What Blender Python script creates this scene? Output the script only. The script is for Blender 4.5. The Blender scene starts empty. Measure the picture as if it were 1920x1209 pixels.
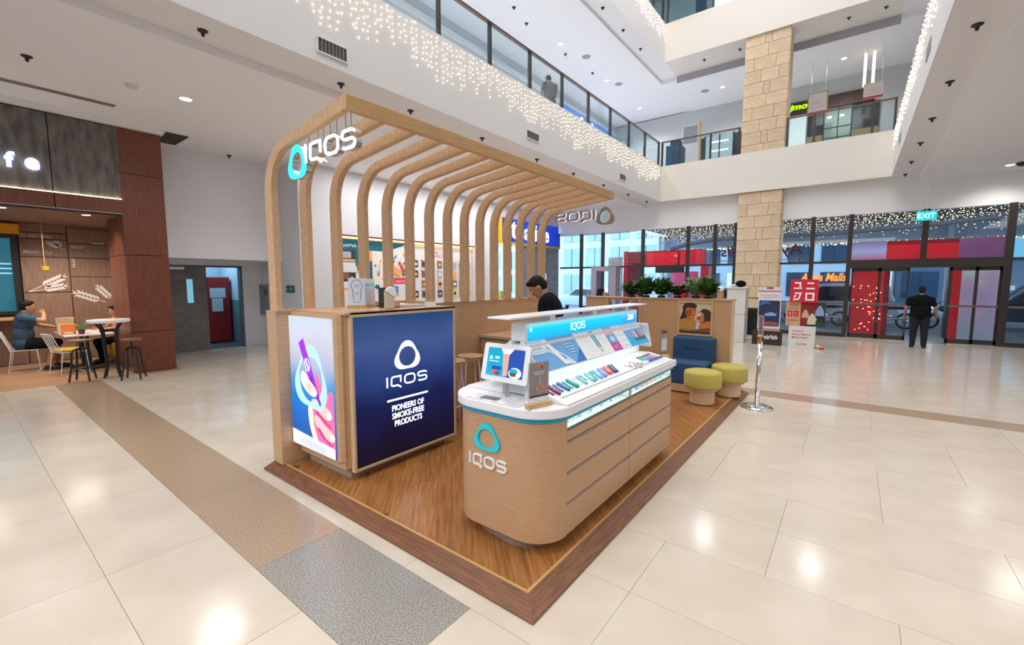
import bpy, bmesh, math, random
from mathutils import Vector, Matrix
random.seed(7)
SC = bpy.context.scene
COL = SC.collection
PI = math.pi

# ------------------------------------------------------------------ camera, world, exposure, lights
CAM_H, YAW, PITCH, FPX = 1.8, 0.6583, 0.0937, 825.5
cd = bpy.data.cameras.new('camera'); cam = bpy.data.objects.new('camera', cd); COL.objects.link(cam)
cd.sensor_width = 36.0; cd.sensor_fit = 'HORIZONTAL'; cd.lens = FPX / 1920 * 36.0
cd.clip_start = 0.05; cd.clip_end = 400
_f = Vector((math.cos(YAW) * math.cos(PITCH), math.sin(YAW) * math.cos(PITCH), -math.sin(PITCH)))
_r = _f.cross(Vector((0, 0, 1))).normalized(); _u = _r.cross(_f)
cam.matrix_world = Matrix(((_r.x, _u.x, -_f.x, 0), (_r.y, _u.y, -_f.y, 0), (_r.z, _u.z, -_f.z, CAM_H), (0, 0, 0, 1)))
SC.camera = cam

w = bpy.data.worlds.new('dusk_sky'); SC.world = w; w.use_nodes = True
bg = w.node_tree.nodes['Background']; bg.inputs[0].default_value = (0.52, 0.76, 1.0, 1); bg.inputs[1].default_value = 3.4

SC.view_settings.view_transform = 'Standard'; SC.view_settings.look = 'None'
SC.view_settings.gamma = 1.0; SC.view_settings.use_curve_mapping = False
SC.view_settings.exposure = 0.12

def area_light(name, loc, sx, sy, power, col=(1, .96, .9), rot=(0, 0, 0)):
    l = bpy.data.lights.new(name, 'AREA'); l.shape = 'RECTANGLE'; l.size = sx; l.size_y = sy
    l.energy = power; l.color = col
    o = bpy.data.objects.new(name, l); o.location = loc; o.rotation_euler = rot; COL.objects.link(o); return o
def spot_light(name, loc, power, angle=2.3, col=(1, .96, .91), rad=.32, blend=.6):
    l = bpy.data.lights.new(name, 'SPOT'); l.energy = power; l.spot_size = angle; l.spot_blend = blend
    l.shadow_soft_size = rad; l.color = col
    o = bpy.data.objects.new(name, l); o.location = loc; COL.objects.link(o); return o
# unseen fill lights added high above the opening; ground and first floor ceiling downlights
area_light('atrium_fill_light', (8.0, 2.7, 15.6), 15, 5.5, 1000, (1, .985, .97))
area_light('atrium_fill_light', (-4.0, 2.7, 15.6), 6, 5.5, 520, (1, .985, .97))
LEFT_DL = [(2.667, 8.79), (6.3, 8.79), (9.9, 8.79), (13.5, 8.79), (-1.0, 8.79)]
RIGHT_DL = [(16.963, -2.99), (13.3, -2.99), (9.7, -2.99), (6.1, -2.99), (2.5, -2.99), (-1.1, -2.99)]
L2_DL = [(13.697, 8.477), (17.246, 8.465), (20.876, 8.5), (24.511, 8.497), (20.629, 4.814), (20.773, 0.749), (10.1, 8.48), (6.5, 8.48), (2.9, 8.48)]
for (x, y) in LEFT_DL: spot_light('downlight_lamp', (x, y, 4.72), 120, 2.6, (1, .98, .96))
for (x, y) in RIGHT_DL: spot_light('downlight_lamp', (x, y, 4.72), 120, 2.6, (1, .96, .92))
for (x, y) in L2_DL: spot_light('downlight_lamp', (x, y, 9.88), 300, 2.6, (.95, .95, 1))
area_light('hall_fill_light', (-3.5, 2.0, 4.6), 3, 8, 340, (1, .98, .95))  # area lights added under the ceilings to brighten the hall, no fittings modelled
area_light('hall_fill_light', (7, -6.0, 4.7), 14, 1.2, 230, (1, .97, .94))
area_light('hall_fill_light', (10.3, 9.9, 4.7), 8, .5, 160, (.96, .96, 1))
for (x, y, p) in [(18.7, 6.8, 120), (18.7, -1.5, 120)]:
    area_light('arch_fill_light', (x, y, 5.2), .6, 3, p, (1, .96, .95), (0, .5, 0))  # added lights, no fittings, that brighten the red arches
for (x, y, p) in [(30, 12, 500), (30, 0, 160), (30, -12, 120)]:
    area_light('street_fill_light', (x, y, 5.3), 3, 6, p, (.6, .8, 1))  # added fill lights that brighten the street and the buildings opposite

# ------------------------------------------------------------------ materials
MATS = {}
def mat(name, col, rough=.5, metal=0, emis=None, estr=0, spec=.5, alpha=1, coat=0, rnd=0, bump=0, bscale=60):
    if name in MATS: return MATS[name]
    m = bpy.data.materials.new(name); m.use_nodes = True; nt = m.node_tree; b = nt.nodes['Principled BSDF']
    b.inputs['Base Color'].default_value = (*col, 1); b.inputs['Roughness'].default_value = rough
    b.inputs['Metallic'].default_value = metal; b.inputs['Specular IOR Level'].default_value = spec
    b.inputs['Coat Weight'].default_value = coat
    if emis: b.inputs['Emission Color'].default_value = (*emis, 1); b.inputs['Emission Strength'].default_value = estr
    b.inputs['Alpha'].default_value = alpha
    tc = None
    if rnd:
        oi = nt.nodes.new('ShaderNodeObjectInfo'); hs = nt.nodes.new('ShaderNodeHueSaturation')
        mr = nt.nodes.new('ShaderNodeMapRange'); mr.inputs[3].default_value = 1 - rnd; mr.inputs[4].default_value = 1 + rnd
        nt.links.new(oi.outputs['Random'], mr.inputs[0]); nt.links.new(mr.outputs[0], hs.inputs['Value'])
        hs.inputs['Color'].default_value = (*col, 1); nt.links.new(hs.outputs[0], b.inputs['Base Color'])
    if bump:
        tc = nt.nodes.new('ShaderNodeTexCoord'); nz = nt.nodes.new('ShaderNodeTexNoise'); nz.inputs['Scale'].default_value = bscale
        bp = nt.nodes.new('ShaderNodeBump'); bp.inputs['Strength'].default_value = bump; bp.inputs['Distance'].default_value = .01
        nt.links.new(tc.outputs['Object'], nz.inputs['Vector']); nt.links.new(nz.outputs[0], bp.inputs['Height']); nt.links.new(bp.outputs[0], b.inputs['Normal'])
    MATS[name] = m; return m
def grain(name, c1, c2, stretch=(1, 1, 12), scale=6, rough=.45, rnd=0, detail=6, coat=0, rot=None, lo=.35, hi=.65):
    """wood grain / mottled stone: noise stretched along one axis mixes two tones"""
    if name in MATS: return MATS[name]
    m = bpy.data.materials.new(name); m.use_nodes = True; nt = m.node_tree; b = nt.nodes['Principled BSDF']
    b.inputs['Roughness'].default_value = rough; b.inputs['Coat Weight'].default_value = coat
    tc = nt.nodes.new('ShaderNodeTexCoord'); mp = nt.nodes.new('ShaderNodeMapping'); nz = nt.nodes.new('ShaderNodeTexNoise')
    mp.inputs['Scale'].default_value = stretch
    nt.links.new(tc.outputs['Object'], mp.inputs['Vector'])
    if rot is not None:
        mp2 = nt.nodes.new('ShaderNodeMapping'); mp2.inputs['Rotation'].default_value = (0, 0, rot)
        nt.links.new(tc.outputs['Object'], mp2.inputs['Vector']); nt.links.new(mp2.outputs[0], mp.inputs['Vector'])
    nz.inputs['Scale'].default_value = scale; nz.inputs['Detail'].default_value = detail
    cr = nt.nodes.new('ShaderNodeValToRGB'); cr.color_ramp.elements[0].position = lo; cr.color_ramp.elements[1].position = hi
    cr.color_ramp.elements[0].color = (*c1, 1); cr.color_ramp.elements[1].color = (*c2, 1)
    nt.links.new(mp.outputs[0], nz.inputs['Vector']); nt.links.new(nz.outputs[0], cr.inputs[0])
    out = cr.outputs[0]
    if rnd:
        oi = nt.nodes.new('ShaderNodeObjectInfo'); hs = nt.nodes.new('ShaderNodeHueSaturation')
        mr = nt.nodes.new('ShaderNodeMapRange'); mr.inputs[3].default_value = 1 - rnd; mr.inputs[4].default_value = 1 + rnd
        nt.links.new(oi.outputs['Random'], mr.inputs[0]); nt.links.new(mr.outputs[0], hs.inputs['Value'])
        nt.links.new(out, hs.inputs['Color']); out = hs.outputs[0]
    nt.links.new(out, b.inputs['Base Color'])
    MATS[name] = m; return m
def glass(name, tint=(1, 1, 1), refl=.1, through=.9):
    """thin pane: mostly transparent, mirror-like by Fresnel"""
    if name in MATS: return MATS[name]
    m = bpy.data.materials.new(name); m.use_nodes = True; nt = m.node_tree
    for n in list(nt.nodes): nt.nodes.remove(n)
    o = nt.nodes.new('ShaderNodeOutputMaterial'); t = nt.nodes.new('ShaderNodeBsdfTransparent'); g = nt.nodes.new('ShaderNodeBsdfGlossy')
    t.inputs[0].default_value = (*[c * through for c in tint], 1); g.inputs[0].default_value = (1, 1, 1, 1); g.inputs['Roughness'].default_value = .01
    fr = nt.nodes.new('ShaderNodeFresnel'); fr.inputs[0].default_value = 1.45
    ge = nt.nodes.new('ShaderNodeNewGeometry'); iv = nt.nodes.new('ShaderNodeMath'); iv.operation = 'SUBTRACT'; iv.inputs[0].default_value = 1; nt.links.new(ge.outputs['Backfacing'], iv.inputs[1])
    ml = nt.nodes.new('ShaderNodeMath'); ml.operation = 'MULTIPLY'; nt.links.new(fr.outputs[0], ml.inputs[0]); nt.links.new(iv.outputs[0], ml.inputs[1])
    mx = nt.nodes.new('ShaderNodeMixShader'); nt.links.new(ml.outputs[0], mx.inputs[0]); nt.links.new(t.outputs[0], mx.inputs[1]); nt.links.new(g.outputs[0], mx.inputs[2])
    nt.links.new(mx.outputs[0], o.inputs[0]); MATS[name] = m; return m
def emit(name, col, s): return mat(name, [c * .5 for c in col], .5, 0, col, s)
def emit_ramp(name, axis, p0, p1, cols, s, noise=0, nscale=3):
    """backlit print: colour blend along an object axis between p0 and p1, as printed on the sheet"""
    if name in MATS: return MATS[name]
    m = bpy.data.materials.new(name); m.use_nodes = True; nt = m.node_tree; b = nt.nodes['Principled BSDF']
    tc = nt.nodes.new('ShaderNodeTexCoord'); sp = nt.nodes.new('ShaderNodeSeparateXYZ'); mr = nt.nodes.new('ShaderNodeMapRange')
    nt.links.new(tc.outputs['Object'], sp.inputs[0]); nt.links.new(sp.outputs[axis], mr.inputs[0])
    mr.inputs[1].default_value = p0; mr.inputs[2].default_value = p1
    fac = mr.outputs[0]
    if noise:
        nz = nt.nodes.new('ShaderNodeTexNoise'); nz.inputs['Scale'].default_value = nscale; nz.inputs['Detail'].default_value = 1
        nt.links.new(tc.outputs['Object'], nz.inputs['Vector'])
        ma = nt.nodes.new('ShaderNodeMath'); ma.operation = 'MULTIPLY_ADD'; ma.inputs[1].default_value = noise; ma.inputs[2].default_value = -noise * .5
        nt.links.new(nz.outputs[0], ma.inputs[0]); ad = nt.nodes.new('ShaderNodeMath'); ad.operation = 'ADD'
        nt.links.new(fac, ad.inputs[0]); nt.links.new(ma.outputs[0], ad.inputs[1]); fac = ad.outputs[0]
    cr = nt.nodes.new('ShaderNodeValToRGB'); nt.links.new(fac, cr.inputs[0])
    els = cr.color_ramp.elements
    while len(els) < len(cols): els.new(.5)
    for i, c in enumerate(cols): els[i].position = i / (len(cols) - 1); els[i].color = (*c, 1)
    nt.links.new(cr.outputs[0], b.inputs['Emission Color']); b.inputs['Emission Strength'].default_value = s
    b.inputs['Base Color'].default_value = (.01, .01, .01, 1); b.inputs['Roughness'].default_value = .35; b.inputs['Specular IOR Level'].default_value = .25
    MATS[name] = m; return m

# ------------------------------------------------------------------ geometry helpers
def world_loc(o):
    v = Vector((0, 0, 0))
    while o: v += o.location; o = o.parent
    return v
class G:
    def __init__(s): s.v = []; s.f = []; s.m = []
    def quad(s, pts, mi=0):
        n = len(s.v); s.v += [tuple(p) for p in pts]; s.f.append(tuple(range(n, n + len(pts)))); s.m.append(mi); return s
    def box(s, x0, x1, y0, y1, z0, z1, mi=0):
        n = len(s.v)
        s.v += [(x0, y0, z0), (x1, y0, z0), (x1, y1, z0), (x0, y1, z0), (x0, y0, z1), (x1, y0, z1), (x1, y1, z1), (x0, y1, z1)]
        for q in ((0, 3, 2, 1), (4, 5, 6, 7), (0, 1, 5, 4), (1, 2, 6, 5), (2, 3, 7, 6), (3, 0, 4, 7)): s.f.append(tuple(n + i for i in q)); s.m.append(mi)
        return s
    def prism(s, pts, a, b, fr, mi=0):
        """2-D outline pts in frame fr=(o,u,v,w) extruded along w from a to b"""
        o, u, v, w_ = [Vector(t) for t in fr]; n = len(s.v); k = len(pts)
        for h in (a, b): s.v += [tuple(o + u * p[0] + v * p[1] + w_ * h) for p in pts]
        s.f.append(tuple(n + i for i in reversed(range(k)))); s.m.append(mi)
        s.f.append(tuple(n + k + i for i in range(k))); s.m.append(mi)
        for i in range(k):
            j = (i + 1) % k; s.f.append((n + i, n + j, n + k + j, n + k + i)); s.m.append(mi)
        return s
    def ring(s, outer, inner, a, b, fr, mi=0):
        o, u, v, w_ = [Vector(t) for t in fr]; n = len(s.v); k = len(outer)
        for h in (a, b):
            for loop in (outer, inner): s.v += [tuple(o + u * p[0] + v * p[1] + w_ * h) for p in loop]
        for i in range(k):
            j = (i + 1) % k
            for q in ((i, j, k + j, k + i), (2 * k + i, 3 * k + i, 3 * k + j, 2 * k + j), (i, 2 * k + i, 2 * k + j, j), (k + i, k + j, 3 * k + j, 3 * k + i)):
                s.f.append(tuple(n + t for t in q)); s.m.append(mi)
        return s
    def stroke(s, pts, wd, a, b, fr, closed=False, mi=0):
        """a ribbon of width wd along a 2-D polyline, extruded"""
        P = [Vector((p[0], p[1])) for p in pts]; k = len(P); L = []; R = []
        for i in range(k):
            if closed: d0 = (P[i] - P[i - 1]).normalized(); d1 = (P[(i + 1) % k] - P[i]).normalized()
            else:
                d0 = (P[i] - P[i - 1]).normalized() if i > 0 else None; d1 = (P[i + 1] - P[i]).normalized() if i < k - 1 else None
                d0 = d0 or d1; d1 = d1 or d0
            t = (d0 + d1).normalized(); nrm = Vector((-t.y, t.x)); c = max(.4, t.dot(d1))
            L.append(P[i] + nrm * wd / 2 / c); R.append(P[i] - nrm * wd / 2 / c)
        if closed: return s.ring(L, R, a, b, fr, mi)
        return s.prism(L + R[::-1], a, b, fr, mi)
    def tube(s, pts, r, n=8, closed=False, mi=0, cap=True):
        P = [Vector(p) for p in pts]; k = len(P); base = len(s.v); up = None
        for i in range(k):
            if closed: t = (P[(i + 1) % k] - P[i - 1]).normalized()
            else: t = (P[min(i + 1, k - 1)] - P[max(i - 1, 0)]).normalized()
            if up is None: up = Vector((0, 0, 1)) if abs(t.z) < .9 else Vector((1, 0, 0))
            a = t.cross(up).normalized(); b = a.cross(t).normalized(); up = b
            rr = r[i] if isinstance(r, (list, tuple)) else r
            for j in range(n):
                th = 2 * PI * j / n; s.v.append(tuple(P[i] + a * (rr * math.cos(th)) + b * (rr * math.sin(th))))
        for i in range(k if closed else k - 1):
            i2 = (i + 1) % k
            for j in range(n):
                j2 = (j + 1) % n; s.f.append((base + i * n + j, base + i * n + j2, base + i2 * n + j2, base + i2 * n + j)); s.m.append(mi)
        if cap and not closed:
            s.f.append(tuple(base + j for j in reversed(range(n)))); s.m.append(mi); s.f.append(tuple(base + (k - 1) * n + j for j in range(n))); s.m.append(mi)
        return s
    def lathe(s, prof, c, n=24, mi=0):
        base = len(s.v); k = len(prof)
        for (r, z) in prof:
            for j in range(n): th = 2 * PI * j / n; s.v.append((c[0] + r * math.cos(th), c[1] + r * math.sin(th), c[2] + z))
        for i in range(k - 1):
            for j in range(n):
                j2 = (j + 1) % n; s.f.append((base + i * n + j, base + i * n + j2, base + (i + 1) * n + j2, base + (i + 1) * n + j)); s.m.append(mi)
        s.f.append(tuple(base + j for j in reversed(range(n)))); s.m.append(mi); s.f.append(tuple(base + (k - 1) * n + j for j in range(n))); s.m.append(mi)
        return s
    def ball(s, c, r, n=10, m=6, mi=0):
        rx, ry, rz = (r, r, r) if not isinstance(r, (tuple, list)) else r; base = len(s.v)
        for i in range(1, m):
            ph = PI * i / m
            for j in range(n): th = 2 * PI * j / n; s.v.append((c[0] + rx * math.sin(ph) * math.cos(th), c[1] + ry * math.sin(ph) * math.sin(th), c[2] - rz * math.cos(ph)))
        lo = len(s.v); s.v.append((c[0], c[1], c[2] - rz)); s.v.append((c[0], c[1], c[2] + rz))
        for i in range(m - 2):
            for j in range(n):
                j2 = (j + 1) % n; s.f.append((base + i * n + j, base + i * n + j2, base + (i + 1) * n + j2, base + (i + 1) * n + j)); s.m.append(mi)
        for j in range(n):
            j2 = (j + 1) % n; s.f.append((lo, base + j2, base + j)); s.m.append(mi)
            t = base + (m - 2) * n; s.f.append((lo + 1, t + j, t + j2)); s.m.append(mi)
        return s
    def add_mesh(s, me, M=None, mi=0):
        n = len(s.v); s.v += [tuple((M @ v.co) if M else v.co) for v in me.vertices]
        for p in me.polygons: s.f.append(tuple(n + i for i in p.vertices)); s.m.append(mi)
        return s
    def mesh(s, name, mats, off=None, smooth=False):
        me = bpy.data.meshes.new(name); vs = s.v if off is None else [(x - off.x, y - off.y, z - off.z) for x, y, z in s.v]
        me.from_pydata(vs, [], s.f)
        for m in (mats if isinstance(mats, (list, tuple)) else [mats]): me.materials.append(m)
        me.polygons.foreach_set('material_index', s.m)
        if smooth: me.polygons.foreach_set('use_smooth', [True] * len(s.f))
        me.update(); return me
    def build(s, name, mats, parent=None, smooth=False, bevel=0, seg=2, autosm=False, label=None):
        off = world_loc(parent) if parent else None
        o = bpy.data.objects.new(name, s.mesh(name, mats, off, smooth)); COL.objects.link(o)
        if parent: o.parent = parent
        if bevel:
            b = o.modifiers.new('bevel', 'BEVEL'); b.width = bevel; b.segments = seg; b.limit_method = 'ANGLE'; b.angle_limit = .6
        if label: o['label'] = label
        return o
def bx(*a): return G().box(*a)
def tag(o, label, cat, group=None, kind=None):
    o['label'] = label; o['category'] = cat
    if group: o['group'] = group
    if kind: o['kind'] = kind
    return o
def thing(name, label, cat, loc=(0, 0, 0), rotz=0, group=None):
    o = bpy.data.objects.new(name, None); o.empty_display_size = .1; COL.objects.link(o)
    o.location = loc; o.rotation_euler = (0, 0, rotz); return tag(o, label, cat, group)
def struct(o): o['kind'] = 'structure'; return o
def dup(root, loc, rotz=0, label=None, group=None):
    def cp(o, p):
        c = o.copy(); COL.objects.link(c); c.parent = p
        for ch in list(o.children): cp(ch, c)
        return c
    r = cp(root, None); r.location = loc; r.rotation_euler = (0, 0, rotz)
    if label: r['label'] = label
    if group: r['group'] = group
    return r
def rot_about(pts, c, ang):
    ca, sa = math.cos(ang), math.sin(ang); return [(c[0] + (x - c[0]) * ca - (y - c[1]) * sa, c[1] + (x - c[0]) * sa + (y - c[1]) * ca) for x, y in pts]
def rrect(x0, y0, x1, y1, r, n=6):
    out = []
    for (cx, cy, a0) in ((x1 - r, y0 + r, -PI / 2), (x1 - r, y1 - r, 0), (x0 + r, y1 - r, PI / 2), (x0 + r, y0 + r, PI)):
        out += [(cx + r * math.cos(a0 + PI / 2 * i / n), cy + r * math.sin(a0 + PI / 2 * i / n)) for i in range(n + 1)]
    return out
def arc(cx, cy, r, a0, a1, n=6): return [(cx + r * math.cos(a0 + (a1 - a0) * i / n), cy + r * math.sin(a0 + (a1 - a0) * i / n)) for i in range(n + 1)]
def ell(cx, cy, rx, ry, n=20, rot=0):
    p = [(cx + rx * math.cos(2 * PI * i / n), cy + ry * math.sin(2 * PI * i / n)) for i in range(n)]
    return rot_about(p, (cx, cy), rot) if rot else p
def smooth(P, n=4):
    k = len(P); out = []
    for i in range(k):
        p0, p1, p2, p3 = P[i - 1], P[i], P[(i + 1) % k], P[(i + 2) % k]
        for j in range(n):
            t = j / n; out.append(tuple(.5 * (2 * p1[c] + (p2[c] - p0[c]) * t + (2 * p0[c] - 5 * p1[c] + 4 * p2[c] - p3[c]) * t * t + (3 * p1[c] - p0[c] - 3 * p2[c] + p3[c]) * t ** 3) for c in (0, 1)))
    return out
_tc = {}
def text_mesh(txt, depth=0.0, bold=0.0):
    key = (txt, depth, bold)
    if key in _tc: return _tc[key]
    cu = bpy.data.curves.new('lettering', 'FONT'); cu.body = txt; cu.size = 1; cu.extrude = depth / 2; cu.offset = bold; cu.resolution_u = 3
    cu.align_x = 'LEFT'; ob = bpy.data.objects.new('lettering', cu); COL.objects.link(ob)
    dg = bpy.context.evaluated_depsgraph_get(); me = bpy.data.meshes.new_from_object(ob.evaluated_get(dg))
    bpy.data.objects.remove(ob); bpy.data.curves.remove(cu)
    xs = [v.co.x for v in me.vertices] or [0, 1]; ys = [v.co.y for v in me.vertices] or [0, 1]
    _tc[key] = (me, min(xs), max(xs), min(ys), max(ys)); return _tc[key]
def put_text(g, txt, fr, x, y, w_=None, h=None, depth=.002, mi=0, bold=0.0, slant=0, align='L'):
    """lettering into builder g, in frame fr, lower-left at (x,y); fitted to width w_ and / or height h"""
    me, x0, x1, y0, y1 = text_mesh(txt, 1.0, bold); o, u, v, n = [Vector(t) for t in fr]
    sx = w_ / (x1 - x0) if w_ else None; sy = h / (y1 - y0) if h else None
    sx = sx or sy; sy = sy or sx
    if align == 'C': x -= (x1 - x0) * sx / 2
    k = len(g.v)
    for q in me.vertices:
        a = (q.co.x - x0) * sx + x; b = (q.co.y - y0) * sy + y
        g.v.append(tuple(o + u * (a + slant * (b - y)) + v * b + n * ((q.co.z + .5) * depth)))
    for p in me.polygons: g.f.append(tuple(k + i for i in p.vertices)); g.m.append(mi)
    return g
def poster(name, parent, fr, w_, h, mats, shapes, thick=.004, base=0):
    """printed sheet: a thin board with flat inks laid on it; shapes = (ink index, outline in 0..1)"""
    g = G(); g.prism([(0, 0), (w_, 0), (w_, h), (0, h)], 0, thick, fr, base)
    o, u, v, n = [Vector(t) for t in fr]
    for i, sh in enumerate(shapes):
        d = thick + .0006 + .0004 * i
        if sh[1] == 'T': put_text(g, sh[2], (o + n * (thick + .0006 + .0004 * i), u, v, n), sh[3] * w_, sh[4] * h, sh[5] * w_ if sh[5] else None, sh[6] * h if sh[6] else None, .0008, sh[0], .01)
        else: g.prism([(min(1, max(0, a)) * w_, min(1, max(0, b)) * h) for a, b in sh[1]], d - .0004, d, fr, sh[0])
    return g.build(name, mats, parent)
def R4(x0, y0, x1, y1): return [(x0, y0), (x1, y0), (x1, y1), (x0, y1)]
EGG_O = [((1 + .13 * math.cos(3 * (t - PI / 2))) * math.cos(t), (1 + .13 * math.cos(3 * (t - PI / 2))) * math.sin(t) - .13) for t in [2 * PI * i / 48 for i in range(48)]]
EGG_I = [(.69 * math.cos(t), .70 * math.sin(t) - .12) for t in [2 * PI * i / 48 for i in range(48)]]
def egg(g, fr, cx, cy, hw, hh, a, b, mi=0):
    g.ring([(cx + p[0] * hw, cy + p[1] * hh) for p in EGG_O], [(cx + p[0] * hw, cy + p[1] * hh) for p in EGG_I], a, b, fr, mi)
def wordmark(g, fr, x, y, w_, h, a, b, mi=0, th=.15):
    """four squared letters with rounded corners"""
    k = w_ / 3.9
    def T(pts): return [(x + p[0] * k, y + p[1] * h) for p in pts]
    t = th * h
    g.stroke(T([(.08, 0), (.08, 1)]), t, a, b, fr, mi=mi)
    q = [(1.28, .32), (1.28, .93)] + [(.72, .93)] + arc(.62, .78, .15, PI / 2, PI, 4) + arc(.62, .25, .18, PI, 1.5 * PI, 4) + [(1.02, .07), (1.32, -.18)]
    g.stroke(T(q), t, a, b, fr, mi=mi)
    g.stroke(T(rrect(1.65, .07, 2.6, .93, .3, 5)), t, a, b, fr, closed=True, mi=mi)
    s_ = [(3.78, .80)] + arc(3.55, .72, .21, PI / 3, PI / 2, 2) + arc(3.12, .72, .21, PI / 2, 1.5 * PI, 6) + arc(3.56, .29, .22, PI / 2, -PI / 2, 6) + arc(3.12, .28, .21, 1.5 * PI, 1.2 * PI, 2)
    g.stroke(T(s_), t, a, b, fr, mi=mi)
# ------------------------------------------------------------------ palette
WHITE = mat('wall_paint', (.85, .845, .85), .6)
CEILM = mat('ceiling_paint', (.90, .90, .92), .7)
CREAM = mat('cream_paint', (.80, .76, .70), .6)
COOLW = mat('cool_wall_paint', (.80, .81, .86), .6)
GROUT = mat('grout', (.20, .18, .17), .8)
TILE = grain('polished_stone_tile', (.575, .50, .415), (.64, .565, .475), (1, 1, 1), 2.2, .14, .025, 4)
TILE.node_tree.nodes['Principled BSDF'].inputs['Specular IOR Level'].default_value = .55
TAN = grain('tan_granite', (.30, .215, .14), (.46, .35, .25), (1, 1, 1), 90, .16, .03, 3)
GREYG = grain('grey_granite', (.19, .18, .165), (.42, .395, .36), (1, 1, 1), 110, .14, 0, 4, 0, None, .36, .64)
OAK = grain('oak_laminate', (.54, .33, .18), (.64, .41, .24), (3, 3, 60), 2.2, .42)
OAKX = grain('oak_laminate_long', (.54, .33, .18), (.64, .41, .24), (3, 60, 60), 1.6, .42)
OAKR = grain('oak_rib', (.60, .37, .20), (.71, .46, .26), (18, 6, 6), 3, .45)
PALEOAK = mat('pale_oak_edge', (.68, .50, .31), .4)
PLANK = grain('teak_plank', (.27, .105, .03), (.42, .185, .058), (1.5, 22, 10), 2.0, .24, .10, 7, 0, -PI / 4)
TRIMW = grain('walnut_trim', (.135, .055, .024), (.235, .10, .045), (3, 40, 40), 2, .38)
TRIMWY = grain('walnut_trim_across', (.135, .055, .024), (.235, .10, .045), (40, 3, 40), 2, .38)
BLACK = mat('black_metal', (.012, .012, .013), .4)
BLACKP = mat('black_plastic', (.015, .015, .017), .35)
CHROME = mat('chrome', (.82, .82, .84), .12, 1)
STEEL = mat('brushed_steel', (.55, .55, .57), .3, 1)
DARKFR = mat('dark_bronze_frame', (.045, .036, .034), .35, .3)
WHITEG = mat('white_gloss', (.86, .86, .88), .18)
WHITEP = mat('white_print', (.86, .86, .86), .5)
TEALB = mat('turquoise_band', (.0, .32, .56), .35)
GLASSC = glass('clear_glass')
GLASSG = glass('green_glass', (.93, .985, 1.0), .1, .96)
GLASSB = glass('facade_glass', (.94, .98, 1.0), .1, .96)
BULB = emit('bulb_glow', (1, .74, .36), 6)
LENS = emit('lamp_lens', (1, .96, .9), 6)

def seen(x, y, z, mx=60):
    d = Vector((x, y, z - CAM_H)); dp = d.dot(_f)
    if dp < .15: return False
    u_ = 960 + FPX * d.dot(_r) / dp; v_ = 604.5 - FPX * d.dot(_u) / dp
    return -mx < u_ < 1920 + mx and -mx < v_ < 1209 + mx

# ------------------------------------------------------------------ floor: slab of grout with tiles laid on it
floor = struct(bx(-10, 18.0, -10, 14.4, -.12, -.004).build('floor', GROUT))
tiles = []
def lay(x0, x1, off, L, y0, y1, m):
    k = math.floor((y0 - off) / L)
    while off + k * L < y1 - .01:
        a, b = max(y0, off + k * L), min(y1, off + (k + 1) * L); k += 1
        if b - a < .02: continue
        if x0 > 1.7 and x1 < 7.85 and a > 1.2 and b < 4.4: continue     # under the kiosk deck
        if any(seen(x, y, 0) for x in (x0, (x0 + x1) / 2, x1) for y in (a, (a + b) / 2, b)): tiles.append((math.hypot((x0 + x1) / 2, (a + b) / 2), x0, x1, a, b, m))
YW = 10.86
for i in range(-6, 2):
    lay(.485 - .6 * (1 - i) if i < 1 else .485, .485 - .6 * (-i) if i < 1 else 1.08, 3.53 - 1.24 * 20, 1.24, -6, YW, 0)
lay(1.08, 1.66, 1.575 - 1.29 * 12, 1.29, -6, 1.575, 0)
lay(1.08, 1.66, 1.575, 1.29, 1.575, 2.865, 2)
lay(1.08, 1.66, 2.865, 1.3, 2.865, YW, 1)
xr = [1.66, 2.32, 2.95] + [2.95 + .6075 * i for i in range(1, 8)] + [7.78]
for i in range(len(xr) - 1):
    if xr[i + 1] - xr[i] > .02: lay(xr[i], xr[i + 1], (-.29 if i < 2 else (.33 if ((i - 2) // 2) % 2 == 0 else .945)) - 12.2, 1.22, -9, YW, 0)
lay(7.78, 8.22, .4 - 12.2, 1.22, -9, YW, 1)
xx = 8.22; i = 0
while xx < 17.7:
    x2 = min(17.78, xx + .6075); lay(xx, x2, (.33 if (i // 2) % 2 else .945) - 12.2, 1.22, -9, YW + (2.4 if xx > 20 else 0), 0); xx = x2; i += 1
tiles.sort()
tmesh = {}
rest = G()
for n_, (d, x0, x1, a, b, m) in enumerate(tiles):
    if n_ < 290:
        sx, sy = round(x1 - x0, 3), round(b - a, 3); key = (sx, sy, m)
        if key not in tmesh:
            tmesh[key] = bx(-sx / 2 + .0012, sx / 2 - .0012, -sy / 2 + .0012, sy / 2 - .0012, -.012, 0).mesh('tile', (TILE, TAN, GREYG)[m])
        o = bpy.data.objects.new('tile', tmesh[key]); COL.objects.link(o); o.parent = floor; o.location = ((x0 + x1) / 2, (a + b) / 2, 0)
    else: rest.box(x0 + .001, x1 - .001, a + .001, b - .001, -.012, 0, m)
o = rest.build('tiles_beyond', (TILE, TAN, GREYG), floor); o['kind'] = 'stuff'
# behind / beside the café the tiles run on into the corridor
g = G()
for i in range(5):
    for j in range(2): g.box(2.9 + i * .62, 2.9 + i * .62 + .617, YW + j * 1.22, YW + j * 1.22 + 1.217, -.012, 0)
o = g.build('corridor_tiles', TILE, floor); o['kind'] = 'stuff'
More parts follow.
